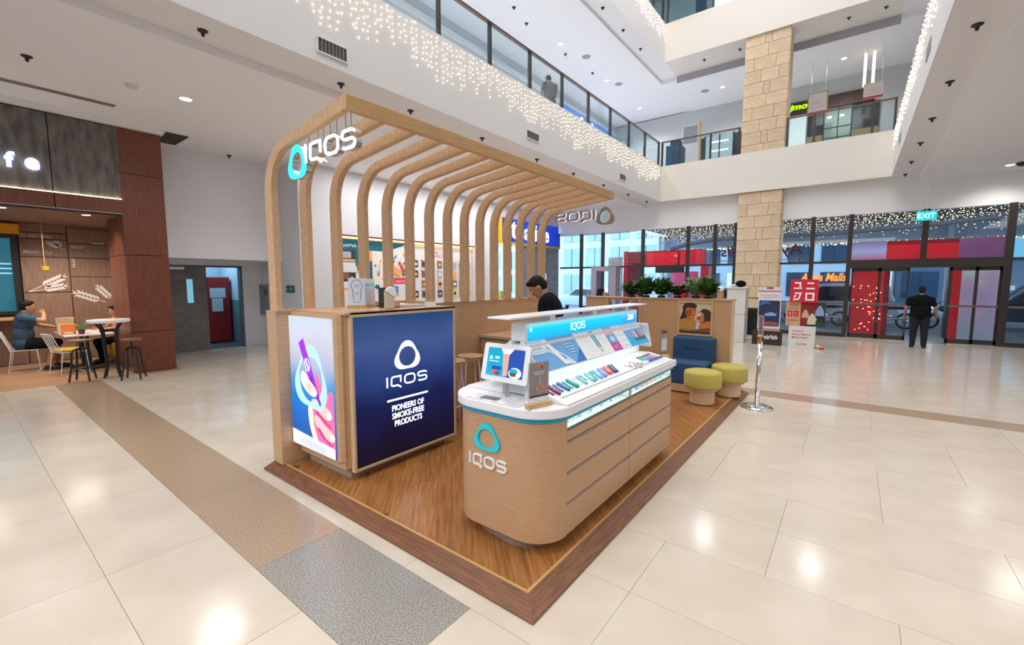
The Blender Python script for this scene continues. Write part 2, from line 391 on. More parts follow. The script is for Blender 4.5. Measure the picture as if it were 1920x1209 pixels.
# café wood floor planks
CAFEW = grain('cafe_floor_plank', (.36, .20, .11), (.50, .30, .17), (3, 30, 10), 2, .35, .10)
pm = bx(-.6, .6, -.088, .088, -.012, .0).mesh('plank', CAFEW)
for j in range(18):
    for i in range(5):
        o = bpy.data.objects.new('plank', pm); COL.objects.link(o); o.parent = floor; o.location = (1.6 - i * 1.203 + (j % 3) * .36 - .5, YW + .095 + j * .1785, 0)
g = bx(2.2, 2.86, YW, 12.2, -.012, 0); g.build('threshold_slab', CAFEW, floor)

# ------------------------------------------------------------------ ground-floor ceilings, slab edges, first-floor slabs
ZS, ZC, YL, YR, XF = 4.88, 4.76, 6.15, -.70, 17.4
def ceil_piece(name, *a, m=CEILM): return struct(bx(*a).build(name, m))
ceil_piece('ceiling', -10, 17.8, 6.85, 11.0, ZC, 6.2)
ceil_piece('ceiling', -10, 5.57, 11.0, 14.4, ZC, 6.2)
ceil_piece('ceiling', 5.57, 26, 11.0, 14.4, ZC, 6.2)
ceil_piece('ceiling', -10, 17.8, -10, -1.33, ZC, 6.2)
ceil_piece('ceiling', -10, -6, -1.33, 6.85, ZC, 6.2)
struct(bx(-6, 18.2, YL, 6.85, ZS, 6.21).build('trim_1', WHITE))        # left slab edge
struct(bx(-6, 18.2, -1.33, YR, ZS, 6.21).build('trim_2', WHITE))       # right slab edge
struct(bx(XF, 18.3, YR, YL, ZS, 6.21).build('trim_3', CREAM))          # far slab edge
struct(bx(17.8, 18.05, -10, 10.95, 3.88, ZC + .12).build('wall_far', WHITE))   # bulkhead over the glass front
ceil_piece('ceiling', 18.05, 26, -10, 11, 6.0, 6.2)
# second-floor ceiling and slab edges
Z3, Z2C = 10.05, 9.95
ceil_piece('ceiling', -10, 26, 6.8, 14.4, Z2C, 11.3)
ceil_piece('ceiling', 18.9, 26, -10, 6.8, Z2C - .06, 11.3)
ceil_piece('ceiling', -10, 18.9, -10, -1.33, Z2C, 11.3)
struct(bx(-6, 18.9, YL, 6.8, Z3, 11.42).build('trim_4', WHITE))
struct(bx(-6, 18.9, -1.33, YR, Z3, 11.42).build('trim_5', WHITE))
struct(bx(XF, 18.9, YR, YL, Z3, 11.42).build('trim_6', CREAM))
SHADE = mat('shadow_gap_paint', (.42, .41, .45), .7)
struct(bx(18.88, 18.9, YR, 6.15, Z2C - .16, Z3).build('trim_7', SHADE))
struct(bx(18.9, 19.2, 1.2, 1.6, Z2C - .5, Z2C).build('trim_8', SHADE)) if False else None
# roof and outer walls of the mall (mostly out of sight)
ceil_piece('ceiling', -10, 26, -10, 14.4, 16.0, 16.2)
struct(bx(-10.2, -10, -10, 14.4, 0, 16).build('wall_back', WHITE))
struct(bx(-10, 18.05, -10.2, -10, 0, 16).build('wall_right', WHITE))
struct(bx(-10, 26, 14.4, 14.6, 6.2, 16).build('wall_left', WHITE))
struct(bx(18.05, 26, -10.2, -10, 6.0, 16).build('wall_right', WHITE))
struct(bx(26, 26.2, -10, 14.4, 6.0, 16).build('wall_far', WHITE))
# ------------------------------------------------------------------ white walls along the shops on the left
struct(bx(2.86, 5.57, 12.0, 12.2, 2.32, ZC).build('wall_left', COOLW))          # over the service doors
struct(bx(2.86, 5.57, 12.2, 13.4, 2.32, 2.5).build('ceiling', COOLW))
struct(bx(2.86, 2.96, 12.2, 14.4, 0, 3.1).build('wall_left', COOLW))
g = G().box(2.96, 3.42, 13.3, 13.45, 0, 2.32).box(5.05, 5.57, 13.3, 13.45, 0, 2.32).box(3.42, 5.05, 13.3, 13.45, 2.17, 2.32)
struct(g.build('wall_left', COOLW))
struct(bx(5.57, 5.72, 11.0, 13.45, 0, ZC).build('wall_left', COOLW))            # side wall with the exit sign
SHOPW = mat('shop_wall_paint', (.68, .68, .71), .6)
for a in ((5.72, 6.62, 11, 11.2, 0, ZC), (12.0, 13.3, 11, 11.2, 0, ZC), (6.62, 12.0, 11, 11.2, 3.062, ZC), (6.62, 12.0, 11, 11.2, 0, .75), (6.62, 12.0, 11.142, 11.2, .75, 3.062)): struct(bx(*a).build('wall_left', SHOPW))
struct(bx(13.3, 17.8, 11.0, 11.2, 4.28, ZC).build('wall_left', SHOPW))
struct(bx(5.565, 5.58, 11, 12, 0, .1).build('baseboard_left', mat('grey_skirting', (.5, .5, .52), .5)))
# room behind the service doors
BLUEP = mat('service_room_paint', (.45, .62, .72), .6); BLUEL = mat('service_room_dado', (.16, .25, .29), .6)
g = G().box(2.6, 5.9, 15.6, 15.7, 1.25, 3, 0).box(2.6, 5.9, 15.6, 15.7, 0, 1.25, 1).box(5.3, 5.4, 13.45, 15.6, 1.25, 3, 0).box(5.3, 5.4, 13.45, 15.6, 0, 1.25, 1).box(2.6, 2.7, 14.45, 15.6, 0, 3, 0).box(2.6, 5.9, 13.5, 15.7, 2.9, 3, 0)
struct(g.build('wall_left', [BLUEP, BLUEL]))
struct(bx(2.6, 5.4, 13.45, 15.6, -.12, -.002).build('floor', mat('service_floor', (.06, .09, .13), .5)))
area_light('service_room_lamp', (4.5, 14.6, 2.85), .8, .8, 26, (.55, .82, 1))
g = bx(3.45, 4.24, 13.33, 13.38, .01, 2.16)
dr = struct(g.build('door_1', grain('scuffed_door_paint', (.13, .125, .125), (.19, .18, .17), (1, 1, 2), 3, .5)))
bx(3.80, 3.93, 13.325, 13.335, 1.25, 1.85).build('vision_panel', emit('lit_door_window', (.25, .65, .85), .6), dr)
bx(3.45, 3.75, 13.26, 13.33, 2.09, 2.15).build('door_closer', STEEL, dr)
struct(G().box(3.40, 3.45, 13.27, 13.45, 0, 2.2).box(5.02, 5.07, 13.27, 13.45, 0, 2.2).box(3.4, 5.07, 13.27, 13.45, 2.16, 2.2).build('trim_9', mat('door_frame_paint', (.10, .13, .17), .5)))

# ------------------------------------------------------------------ stone column: courses of blocks
STONE = grain('limestone', (.66, .50, .33), (.76, .60, .42), (1, 1, 1), 5, .75, .06, 6)
col_ = thing('stone_column', 'beige limestone block column standing in the glass front, rising through both floors', 'column', (17.9, 2.74, 0))
core = bx(17.52, 18.25, 2.10, 3.38, 0, 16).build('core', mat('stone_joint', (.40, .31, .21), .9), col_)
bh = .405; cm = {}
for k in range(26):
    z0 = k * bh
    if z0 > 10.2: break
    for (y0, y1) in (((2.08, 2.36), (2.36, 2.87), (2.87, 3.40)) if k % 2 else ((2.08, 2.60), (2.60, 2.80), (2.80, 3.40))) if k % 4 < 2 else (((2.08, 2.7), (2.7, 3.40)) if k % 2 else ((2.08, 2.46), (2.46, 3.1), (3.1, 3.40))):
        key = (round(y1 - y0, 3),)
        if key not in cm:
            hw = (y1 - y0) / 2; gg = bx(-.02, .06, -hw + .006, hw - .006, .006, bh - .006); cm[key] = gg.mesh('block', STONE)
        o = bpy.data.objects.new('block', cm[key]); COL.objects.link(o); o.parent = col_; o.location = (17.5 - 17.9, (y0 + y1) / 2 - 2.74, z0)
    o = bpy.data.objects.new('block', cm.setdefault('side', bx(-.36, .36, -.03, .03, .006, bh - .006).mesh('block', STONE))); COL.objects.link(o); o.parent = col_; o.location = (-.03 + .02, 2.09 - 2.74, z0)
# ------------------------------------------------------------------ kiosk deck
HP = .06
def clip_poly(P, x0, x1, y0, y1):
    for ax, lim, sg in ((0, x0, 1), (0, x1, -1), (1, y0, 1), (1, y1, -1)):
        out = []
        for i in range(len(P)):
            a, b = P[i - 1], P[i]; da, db = sg * (a[ax] - lim), sg * (b[ax] - lim)
            if (da >= 0) != (db >= 0): t = da / (da - db); out.append((a[0] + (b[0] - a[0]) * t, a[1] + (b[1] - a[1]) * t))
            if db >= 0: out.append(b)
        P = out
        if not P: return P
    return P
ZF = (Vector((0, 0, 0)), Vector((1, 0, 0)), Vector((0, 1, 0)), Vector((0, 0, 1)))
deck = thing('kiosk_deck', 'low wooden deck with diagonal planks and dark sloped edging under the whole kiosk', 'platform', (4.8, 2.8, 0))
bx(1.87, 7.76, 1.34, 4.38, .003, HP - .012).build('base', mat('plywood_core', (.12, .06, .03), .7), deck)
c45 = math.cos(PI / 4)
npl = 0
for r in range(-23, 13):
    t = r * .19
    for k in range(-3, 6):
        s0 = k * 1.5 + (r % 3) * .5; s1 = s0 + 1.4985; t1 = t + .1885
        # along (1,1), across (-1,1)
        P = [(1.9 + (s - tt) * c45, 1.3 + (s + tt) * c45) for s, tt in ((s0, t), (s1, t), (s1, t1), (s0, t1))]
        P = clip_poly(P, 1.906, 7.77, 1.366, 4.37)
        if len(P) < 3: continue
        A = abs(sum(P[i - 1][0] * P[i][1] - P[i][0] * P[i - 1][1] for i in range(len(P)))) / 2
        if A < .006: continue
        npl += 1
        G().prism(P, HP - .012, HP, ZF).build('plank', PLANK, deck)
def ramp(x0, y0, x1, y1, ix0, iy0, ix1, iy1, m):   # outer edge on the floor, inner edge at deck height
    g = G(); z = HP
    g.v = [(x0, y0, .003), (x1, y1, .003), (ix1, iy1, .003), (ix0, iy0, .003), (x0, y0, .016), (x1, y1, .016), (ix1, iy1, z), (ix0, iy0, z)]
    g.f = [(0, 1, 2, 3), (4, 7, 6, 5), (0, 4, 5, 1), (1, 5, 6, 2), (2, 6, 7, 3), (3, 7, 4, 0)]; g.m = [0] * 6
    g.build('edging', m, deck)
ramp(1.768, 1.228, 7.79, 1.228, 1.885, 1.345, 7.79, 1.345, TRIMW)
ramp(1.768, 4.38, 1.768, 1.228, 1.885, 4.38, 1.885, 1.345, TRIMWY)
GOLDW = mat('light_oak_bead', (.56, .33, .12), .35)
bx(1.885, 7.78, 1.345, 1.365, HP - .01, HP).build('bead', GOLDW, deck)
bx(1.885, 1.905, 1.365, 4.2, HP - .01, HP).build('bead', GOLDW, deck)

# ------------------------------------------------------------------ back partition
part = thing('back_partition', 'long low oak partition wall at the back of the kiosk carrying the arched ribs', 'partition', (4.3, 4.28, HP))
xs = [1.86, 3.3, 4.3, 5.3, 6.35]
for a, b in zip(xs[:-1], xs[1:]): bx(a + .001, b - .001, 4.19, 4.37, HP, 1.50).build('panel', OAKX, part, bevel=.002, seg=1)
bx(1.86, 6.35, 4.185, 4.375, 1.50, 1.525).build('cap', OAKX, part)

# ------------------------------------------------------------------ canopy of 15 arched ribs
canopy = thing('kiosk_canopy', 'canopy of fifteen bent oak ribs arching from partition to front beam', 'canopy', (4.05, 4.2, 1.525))
outer = [(4.27, 1.526), (4.27, 2.52)] + [(3.86 + .41 * math.cos(a), 2.57 + .44 * math.sin(a)) for a in [i * 1.40 / 9 for i in range(10)]] + [(2.98, 3.122)]
inner = [(2.98, 3.022)] + [(3.83 + .312 * math.cos(a), 2.585 + .345 * math.sin(a)) for a in [1.42 - i * 1.42 / 9 for i in range(10)]] + [(4.142, 2.52), (4.142, 1.526)]
prof = outer + inner
rib = G().prism(prof, 0, .056, ((0, 0, 0), (0, 1, 0), (0, 0, 1), (1, 0, 0))).mesh('rib', OAKR, Vector((0, 4.2, 1.525)))
for i in range(15):
    o = bpy.data.objects.new('rib', rib); COL.objects.link(o); o.parent = canopy; o.location = (1.855 + .3125 * i - 4.05, 0, 0)
    b = o.modifiers.new('bevel', 'BEVEL'); b.width = .003; b.segments = 1; b.limit_method = 'ANGLE'; b.angle_limit = .9
g = bx(1.855, 6.286, 2.925, 2.985, 3.026, 3.130); g.build('front_beam', grain('oak_beam', (.60, .35, .15), (.70, .43, .20), (2, 40, 40), 2, .42), canopy, bevel=.003, seg=1)

# ------------------------------------------------------------------ hanging illuminated signs under both canopy ends
LITW = emit('sign_white_glow', (1.0, .98, 1.0), 2.6); LITT = emit('sign_turquoise_glow', (.03, .70, .85), 1.5)
SIDE = mat('sign_return_metal', (.55, .55, .58), .25, .9); DIMB = mat('sign_back_bronze', (.36, .29, .25), .4, .3)
def hang_sign(x, facing, label, lit):
    t = thing('hanging_sign', label, 'sign', (x, 3.3, 2.8))
    fr = ((x, 3.86, 2.66), (0, -1, 0), (0, 0, 1), (-1, 0, 0)) if True else None
    m1, m2 = (LITT, LITW) if lit else (DIMB, DIMB)
    if facing < 0:
        g = G(); egg(g, fr, .135, .13, .135, .135, 0, .012); g.build('emblem', m1, t)
        g = G(); egg(g, fr, .135, .13, .13, .13, -.05, 0); g.build('emblem_return', SIDE, t)
        g = G(); wordmark(g, fr, .27, .095, .73, .145, 0, .012, th=.13); g.build('wordmark', m2, t)
        g = G(); wordmark(g, fr, .27, .095, .73, .145, -.05, 0, th=.12); g.build('wordmark_return', SIDE, t)
        rods = (.30, .44, .52, .62, .71, .83, .90)
    else:       # seen from behind: its face is turned away from us
        fr = ((x, 2.91, 2.66), (0, 1, 0), (0, 0, 1), (1, 0, 0))
        g = G(); egg(g, fr, .135, .13, .135, .13, 0, .05); g.build('emblem_return', DIMB, t)
        g = G(); wordmark(g, fr, .31, .095, .72, .145, 0, .05, th=.14); g.build('wordmark_return', DIMB, t)
        g = G(); egg(g, fr, .135, .13, .13, .125, .05, .06); g.build('emblem', LITT, t)
        g = G(); wordmark(g, fr, .31, .095, .72, .145, .05, .06); g.build('wordmark', LITW, t)
        rods = (.135, .325, .44, .52, .66, .74, .88, .95)
    o, u = Vector(fr[0]), Vector(fr[1])
    for r in rods:
        p = o + u * r; n = Vector(fr[3]) * (-.02 if facing < 0 else .02)
        G().tube([(p.x + n.x, p.y, 2.66 + (.235 if r > .2 else .25)), (p.x + n.x, p.y, 3.035 if abs(p.y) < 3.5 else 2.99)], .004, 6).build('rod', STEEL, t)
    return t
hang_sign(1.895, -1, 'lit white wordmark sign with turquoise emblem hanging under near canopy end', True)
hang_sign(6.235, 1, 'unlit back of the wordmark sign hanging under the far canopy end', False)

# ------------------------------------------------------------------ lightbox cabinet
cab = thing('lightbox_cabinet', 'tall oak cabinet with a dark blue backlit panel and a pink photo lightbox', 'cabinet', (2.67, 3.8, HP))
bx(2.10, 3.22, 3.42, 4.13, HP, .165).build('plinth', mat('grey_oak_plinth', (.40, .31, .25), .5), cab)
bx(2.06, 3.28, 3.385, 4.185, .165, 1.515).build('body', OAK, cab, bevel=.004)
bx(2.035, 3.325, 3.335, 4.185, 1.515, 1.535).build('top', OAKX, cab, bevel=.002, seg=1)
g = G()
g.box(2.085, 3.325, 3.335, 3.388, 1.492, 1.535).box(2.085, 3.325, 3.335, 3.388, .132, .158).box(2.085, 2.112, 3.335, 3.388, .158, 1.492).box(3.298, 3.325, 3.335, 3.388, .158, 1.492)
g.build('panel_frame', PALEOAK, cab, bevel=.003, seg=1)
NAVY = emit_ramp('navy_backlit_print', 2, .05, 1.43, [(.002, .001, .010), (.003, .003, .028), (.004, .010, .075), (.018, .045, .19), (.045, .085, .25), (.01, .05, .17)], 1.0, .22, 2.2)
pn = bx(2.112, 3.298, 3.345, 3.36, .158, 1.492).build('blue_panel', NAVY, cab)
FRN = ((2.112, 3.345, .158), (1, 0, 0), (0, 0, 1), (0, -1, 0))
LITP = emit('print_white_glow', (.85, .93, 1.0), 1.7); LITB = emit('print_pale_blue_glow', (.78, .88, 1.0), 1.25)
cx = .575
g = G(); egg(g, FRN, cx, .945, .145, .135, 0, .002); g.build('emblem', LITB, pn)
g = G(); wordmark(g, FRN, cx - .25, .66, .50, .098, 0, .002, th=.16); g.build('wordmark', LITP, pn)
G().prism(R4(cx - .245, .525, cx + .245, .543), 0, .002, FRN).build('rule', LITP, pn)
g = G(); put_text(g, 'PIONEERS OF', FRN, cx, .425, .385, .058, .002, 0, .02, 0, 'C'); put_text(g, 'SMOKE-FREE', FRN, cx, .350, .385, .058, .002, 0, .02, 0, 'C'); put_text(g, 'PRODUCTS', FRN, cx, .275, .33, .058, .002, 0, .02, 0, 'C')
g.build('slogan', LITP, pn)
# photo lightbox on the side that faces the café
g = G().prism([(2.06, 3.395), (2.06, 4.183), (1.985, 4.183), (1.985, 3.44), (2.0, 3.405), (2.03, 3.385)], .245, 1.515, ZF)
lb = g.build('lightbox', OAK, cab)
bx(2.03, 2.06, 3.39, 4.16, .165, .245).build('lower_rail', OAK, cab)
G().lathe([(.008, 0), (.008, .004)], (2.028, 4.08, .2), 10).build('keyhole', STEEL, cab) if False else None
PHOTO = emit_ramp('blurred_photo_print', 2, .20, 1.42, [(.0, .10, .50), (.0, .14, .62), (.0, .20, .80), (.0, .26, .85), (.10, .40, .85), (.55, .62, .86), (.74, .74, .88), (.80, .83, .98), (.72, .84, 1.0)], .85, .30, 1.7)
AW, AH = .738, 1.215
ad = bx(1.972, 1.985, 3.44, 4.178, .265, 1.48).build('photo_screen', PHOTO, lb)
FRA = ((1.972, 4.178, .265), (0, -1, 0), (0, 0, 1), (-1, 0, 0))
sk1 = emit('print_skin_light', (1.0, .55, .50), .85); sk2 = emit('print_skin_pink', (.92, .14, .36), .95); sk3 = emit('print_skin_deep', (.62, .03, .22), .9); skw = emit('print_skin_glow', (1, .80, .66), .9)
pur = emit('print_purple', (.30, .015, .62), 1.0); pur2 = emit('print_violet', (.20, .01, .42), .9); ringm = emit('print_ring', (.42, .70, 1.0), .95); wht = emit('print_white', (.86, .90, .97), .9); dkb = emit('print_dark_text', (.25, .35, .50), .7)
def P(*pts): return [(a * AW, b * AH) for a, b in pts]
g = G()
e1 = [(.50 * AW + p[0] * .40 * AW * .9, .565 * AH + p[1] * .235 * AH) for p in EGG_O]; e2 = [(.50 * AW + p[0] * .43 * AW * .9, .57 * AH + p[1] * .245 * AH) for p in EGG_I]
e1 = rot_about(e1, (.5 * AW, .565 * AH), -.10); e2 = rot_about(e2, (.5 * AW, .565 * AH), -.10)
def SP(*pts): return [(min(1, max(0, a)) * AW, min(1, max(0, b)) * AH) for a, b in smooth(list(pts))]
g.prism(SP((.56, .0), (1, -.02), (1.02, .22), (1, .46), (.90, .475), (.82, .41), (.70, .35), (.52, .37), (.42, .34), (.41, .26), (.44, .18), (.50, .08)), 0, .001, FRA, 1)      # palm
g.prism(SP((.41, .32), (.47, .355), (.52, .30), (.53, .20), (.62, .08), (.56, .06), (.47, .13), (.42, .22)), .001, .0016, FRA, 3)             # bright edge of the palm
g.prism(SP((.62, .56), (.66, .60), (.70, .55), (.80, .43), (.76, .38), (.66, .43), (.60, .50)), .001, .0014, FRA, 1)                      # finger behind the stick
g.ring(e1, e2, .0016, .0022, FRA, 5)
g.prism(SP((.50, .33), (.62, .315), (.78, .275), (.90, .275), (.95, .305), (.90, .345), (.76, .375), (.60, .40), (.50, .385)), .001, .0016, FRA, 0)
g.prism(SP((.84, .28), (.90, .275), (.945, .305), (.90, .335), (.86, .32)), .0023, .0026, FRA, 3)
g.prism(SP((.56, .22), (.66, .17), (.82, .125), (.95, .12), (1.0, .155), (.92, .195), (.78, .225), (.64, .275), (.55, .27)), .001, .0016, FRA, 0)
g.prism(SP((.90, .125), (.96, .122), (1.0, .155), (.94, .18), (.89, .155)), .0023, .0026, FRA, 3)
g.prism(SP((.60, .295), (.74, .255), (.90, .215), (.92, .23), (.78, .27), (.62, .32)), .0016, .002, FRA, 2)
g.prism(SP((.62, .17), (.76, .115), (.92, .085), (.94, .098), (.80, .13), (.66, .19)), .0016, .002, FRA, 2)
g.prism(P((.24, .80), (.355, .842), (.50, .66), (.66, .46), (.72, .36), (.64, .40), (.44, .56)), .0022, .0028, FRA, 4)
g.prism(P((.46, .545), (.52, .57), (.72, .38), (.70, .35)), .0028, .003, FRA, 9)
g.prism([(p[0], p[1]) for p in ell(.43 * AW, .645 * AH, .042, .062, 20, .35)], .003, .0034, FRA, 7)
g.prism([(p[0], p[1]) for p in ell(.43 * AW, .645 * AH, .034, .053, 20, .35)], .0034, .0037, FRA, 4)
for q in (-1, 0, 1): g.prism(ell((.43 + .022 * q) * AW, (.645 - .022 * q) * AH, .014, .016, 12), .0037, .004, FRA, 7)
g.prism(SP((.26, .55), (.30, .59), (.37, .585), (.48, .53), (.60, .485), (.64, .445), (.58, .415), (.46, .425), (.34, .465), (.27, .505)), .0034, .004, FRA, 3)      # thumb with its light nail side
g.prism(SP((.40, .505), (.50, .505), (.61, .475), (.635, .445), (.57, .42), (.47, .435), (.40, .465)), .004, .0043, FRA, 0)
g.prism(ell(.565 * AW, .452 * AH, .042, .036, 18), .0043, .0047, FRA, 7)
g.prism(P((0, 0), (1, 0), (1, .075), (0, .115)), .0047, .005, FRA, 6)
for i in range(5): g.prism(P((.2 + .02 * (i % 2), .066 - .0105 * i), (.8 - .02 * (i % 2), .050 - .0105 * i), (.8 - .02 * (i % 2), .046 - .0105 * i), (.2 + .02 * (i % 2), .062 - .0105 * i)), .005, .0052, FRA, 8)
g.build('printed_image', [sk1, sk2, sk3, skw, pur, ringm, wht, LITP, dkb, pur2], lb) if False else None
o = g.build('printed_image', [sk1, sk2, sk3, skw, pur, ringm, wht, LITP, dkb, pur2], lb)

# ------------------------------------------------------------------ main counter
ctr = thing('display_counter', 'rounded oak sales counter with white top, turquoise band and three rows of drawers', 'counter', (3.27, 1.8, HP))
YF, YB2, XA, XB, RC = 1.39, 2.22, 2.14, 4.41, .235
def cshape(d, xb=XB):
    r = RC + d
    return [(xb + d, YF - d), (xb + d, YB2 + d)] + [(XA + RC + r * math.cos(a), YB2 - RC + r * math.sin(a)) for a in [PI / 2 + i * PI / 20 for i in range(11)]] + [(XA + RC + r * math.cos(a), YF + RC + r * math.sin(a)) for a in [PI + i * PI / 20 for i in range(11)]]
# body with a pocket for drawers on the customer side
RX = 2.372
bodyshape = [(p[0], p[1]) for p in cshape(0, XB) if not (abs(p[1] - YF) < 1e-6)]
bs = [(XB, YF + .04), (XB, YB2)] + [(XA + RC + RC * math.cos(a), YB2 - RC + RC * math.sin(a)) for a in [PI / 2 + i * PI / 20 for i in range(11)]] + [(XA + RC + RC * math.cos(a), YF + RC + RC * math.sin(a)) for a in [PI + i * PI / 20 for i in range(11)]] + [(RX, YF), (RX, YF + .04)]
bs = [p for i, p in enumerate(bs) if i == 0 or (Vector(p) - Vector(bs[i - 1])).length > 1e-4]
CTW = grain('counter_oak_skin', (.50, .285, .15), (.57, .34, .19), (4, 4, 70), 2.5, .42)
g = G().prism(bs, .145, .78, ZF).prism([(XB, YF + .25)] + [p for p in bs if p[1] > YF + .3] + [p for p in bs if p[1] <= YF + .3 and p[0] < RX + .001 and not (abs(p[0] - RX) < 1e-6 and p[1] > YF + .001)] + [(RX, YF + .25)], .78, .93, ZF)
g.build('body', CTW, ctr)
g = G().prism([(p[0] if p[0] > 2.6 else p[0], p[1]) for p in [(4.33, 1.50), (4.33, 2.12)] + arc(2.42, 1.92, .20, PI / 2, PI, 8) + arc(2.42, 1.73, .23, PI, 1.5 * PI, 8)], HP, .15, ZF)
g.build('plinth', mat('taupe_plinth', (.30, .21, .165), .5), ctr)
G().prism(cshape(.012, 4.41), .93, .957, ZF).build('turquoise_band', TEALB, ctr)
G().prism(cshape(.035, 4.405), .957, 1.022, ZF).build('worktop', WHITEG, ctr, bevel=.012, seg=3)
GROOVE = mat('recess_pull', (.10, .09, .11), .4, .4)
HANDLE = mat('grey_profile_handle', (.32, .31, .35), .35, .6)
g = G().box(RX + .001, 4.41, YF + .018, YF + .034, .30, .84); g.build('shadow_gap', GROOVE, ctr)
lev = [(.148, .345), (.365, .553), (.573, .762), (.782, .850)]
for k, (x0, x1) in enumerate(((RX + .003, 3.383), (3.389, 4.405))):
    for j, (z0, z1) in enumerate(lev):
        d = bx(x0, x1, YF, YF + .035, z0, z1).build('drawer', CTW, ctr, bevel=.002, seg=1)
        if j < 3: bx(x0, x1 - .012, YF + .004, YF + .03, z1 + .002, z1 + .012).build('pull', HANDLE, d)
        if j == 2: G().prism(ell((3.335 if k == 0 else 3.43), .715, .007, .007, 10), 0, .003, ((0, YF, 0), (1, 0, 0), (0, 0, 1), (0, -1, 0))).build('lock', STEEL, d)
# lit display cases behind glass
CASE = emit('case_lining_glow', (.86, 1.0, .93), 1.15)
for k, (x0, x1) in enumerate(((RX + .002, 3.375), (3.397, 4.40))):
    g = G().box(x0, x1, YF + .24, YF + .25, .852, .93).box(x0, x1, YF + .02, YF + .25, .852, .858).box(x0, x0 + .004, YF + .01, YF + .25, .858, .93).box(x1 - .004, x1, YF + .01, YF + .25, .858, .93)
    cs = g.build('display_case', mat('case_lining', (.84, .88, .80), .5), ctr)
    bx(x0, x1, YF + .025, YF + .045, .924, .929).build('light_strip', emit('case_strip', (.88, 1, .92), 8), cs)
    bx(x0, x1, YF + .004, YF + .008, .858, .93).build('glass_front', GLASSC, cs)
    bx(x0, x1, YF - .001, YF + .012, .850, .858).build('black_rail', BLACKP, cs)
bx(3.375, 3.397, YF + .002, YF + .05, .85, .93).build('post', CTW, ctr)
# logo on the curved front
def wrapped(name, fn, m):
    g = G(); fn(g)
    o = g.build(name, m, ctr); return o
FRC = ((XA, 2.03, .53), (0, -1, 0), (0, 0, 1), (-1, 0, 0))
def logo1(g): egg(g, FRC, .17, .245, .105, .092, 0, .014)
def logo2(g): wordmark(g, FRC, .015, .035, .325, .078, 0, .014, th=.155)
LITC = mat('acrylic_turquoise', (.01, .62, .74), .25)
wrapped('emblem', logo1, LITC); wrapped('wordmark', logo2, mat('acrylic_white', (.88, .88, .90), .25))

# ------------------------------------------------------------------ product display standing on the counter
dsp = thing('product_display', 'white two-sided product display with lit turquoise header on the counter', 'display stand', (3.37, 1.795, 1.022))
X0, X1 = 2.335, 4.36
FY = ((0, 0, 0), (0, 1, 0), (0, 0, 1), (1, 0, 0))
WHP = mat('display_white', (.86, .87, .90), .3); LITSURF = mat('lit_tray', (.82, .84, .85), .4)
for sgn in (1, -1):
    def yy(v): return 1.795 + (v - 1.795) * sgn
    pts = [(yy(1.365), 1.0225), (yy(1.365), 1.034), (yy(1.61), 1.086), (yy(1.70), 1.086), (yy(1.70), 1.0225)]
    G().prism(pts if sgn > 0 else pts[::-1], X0, X1, FY).build('tray', LITSURF if sgn > 0 else WHP, dsp, bevel=.003, seg=1)
    pts = [(yy(1.60), 1.185), (yy(1.592), 1.196), (yy(1.735), 1.392), (yy(1.76), 1.392), (yy(1.76), 1.36)]
    G().prism(pts if sgn > 0 else pts[::-1], X0 + .03, X1 - .03, FY).build('poster_panel', WHP, dsp)
    pts = [(yy(1.44), 1.052), (yy(1.44), 1.058), (yy(1.455), 1.060), (yy(1.455), 1.054)]
    G().prism(pts if sgn > 0 else pts[::-1], X0 + .05, X1 - .02, FY).build('rib_stop', mat('stop_grey', (.70, .72, .74), .4), dsp)
bx(X0 + .04, X1 - .04, 1.70, 1.89, 1.03, 1.37).build('core', LITSURF, dsp)
bx(X0 + .06, X1 - .06, 1.62, 1.635, 1.178, 1.186).build('light_strip', emit('tray_strip', (.92, 1, .98), 6), dsp)
hd = G().prism(rrect(2.39, 1.385, 4.33, 1.515, .02, 4), 1.735, 1.855, ((0, 0, 0), (1, 0, 0), (0, 0, 1), (0, 1, 0))).build('header', WHP, dsp)
TURQ = emit_ramp('header_turquoise', 2, 1.39 - 1.022, 1.51 - 1.022, [(.0, .42, .80), (.0, .55, .92), (.0, .62, .95), (.25, .80, .98)], 1.05)
TURQ2 = emit_ramp('header_blue', 2, 1.39 - 1.022, 1.51 - 1.022, [(.0, .38, .92), (.02, .42, .95), (.12, .55, .95), (.35, .70, .98)], 1.0)
FH = ((2.39, 1.735, 1.385), (1, 0, 0), (0, 0, 1), (0, -1, 0))
G().prism(rrect(.025, .004, 1.55, .118, .012, 3), 0, .003, FH).build('lit_face', TURQ, hd)
G().prism(R4(1.55, .004, 1.925, .118), 0, .003, FH).build('lit_face', TURQ2, hd)
FH2 = ((2.39, 1.732, 1.385), (1, 0, 0), (0, 0, 1), (0, -1, 0))
g = G(); wordmark(g, FH2, .60, .035, .235, .056, 0, .002, th=.13); put_text(g, 'ZYN', FH2, 1.70, .037, .135, .052, .002, 0, .02); egg(g, FH2, .06, .085, .012, .014, 0, .002)
o = g.build('lettering', emit('header_letter_glow', (1, 1, 1), 1.5), hd); o['kind'] = 'stuff'
g = G().box(2.19, 4.52, 1.71, 1.90, 1.553, 1.566); g.build('top_shelf', WHP, dsp, bevel=.004, seg=2)
for x in (2.75, 3.42, 4.1): bx(x - .035, x + .035, 1.745, 1.845, 1.515, 1.553).build('shelf_support', WHP, dsp)
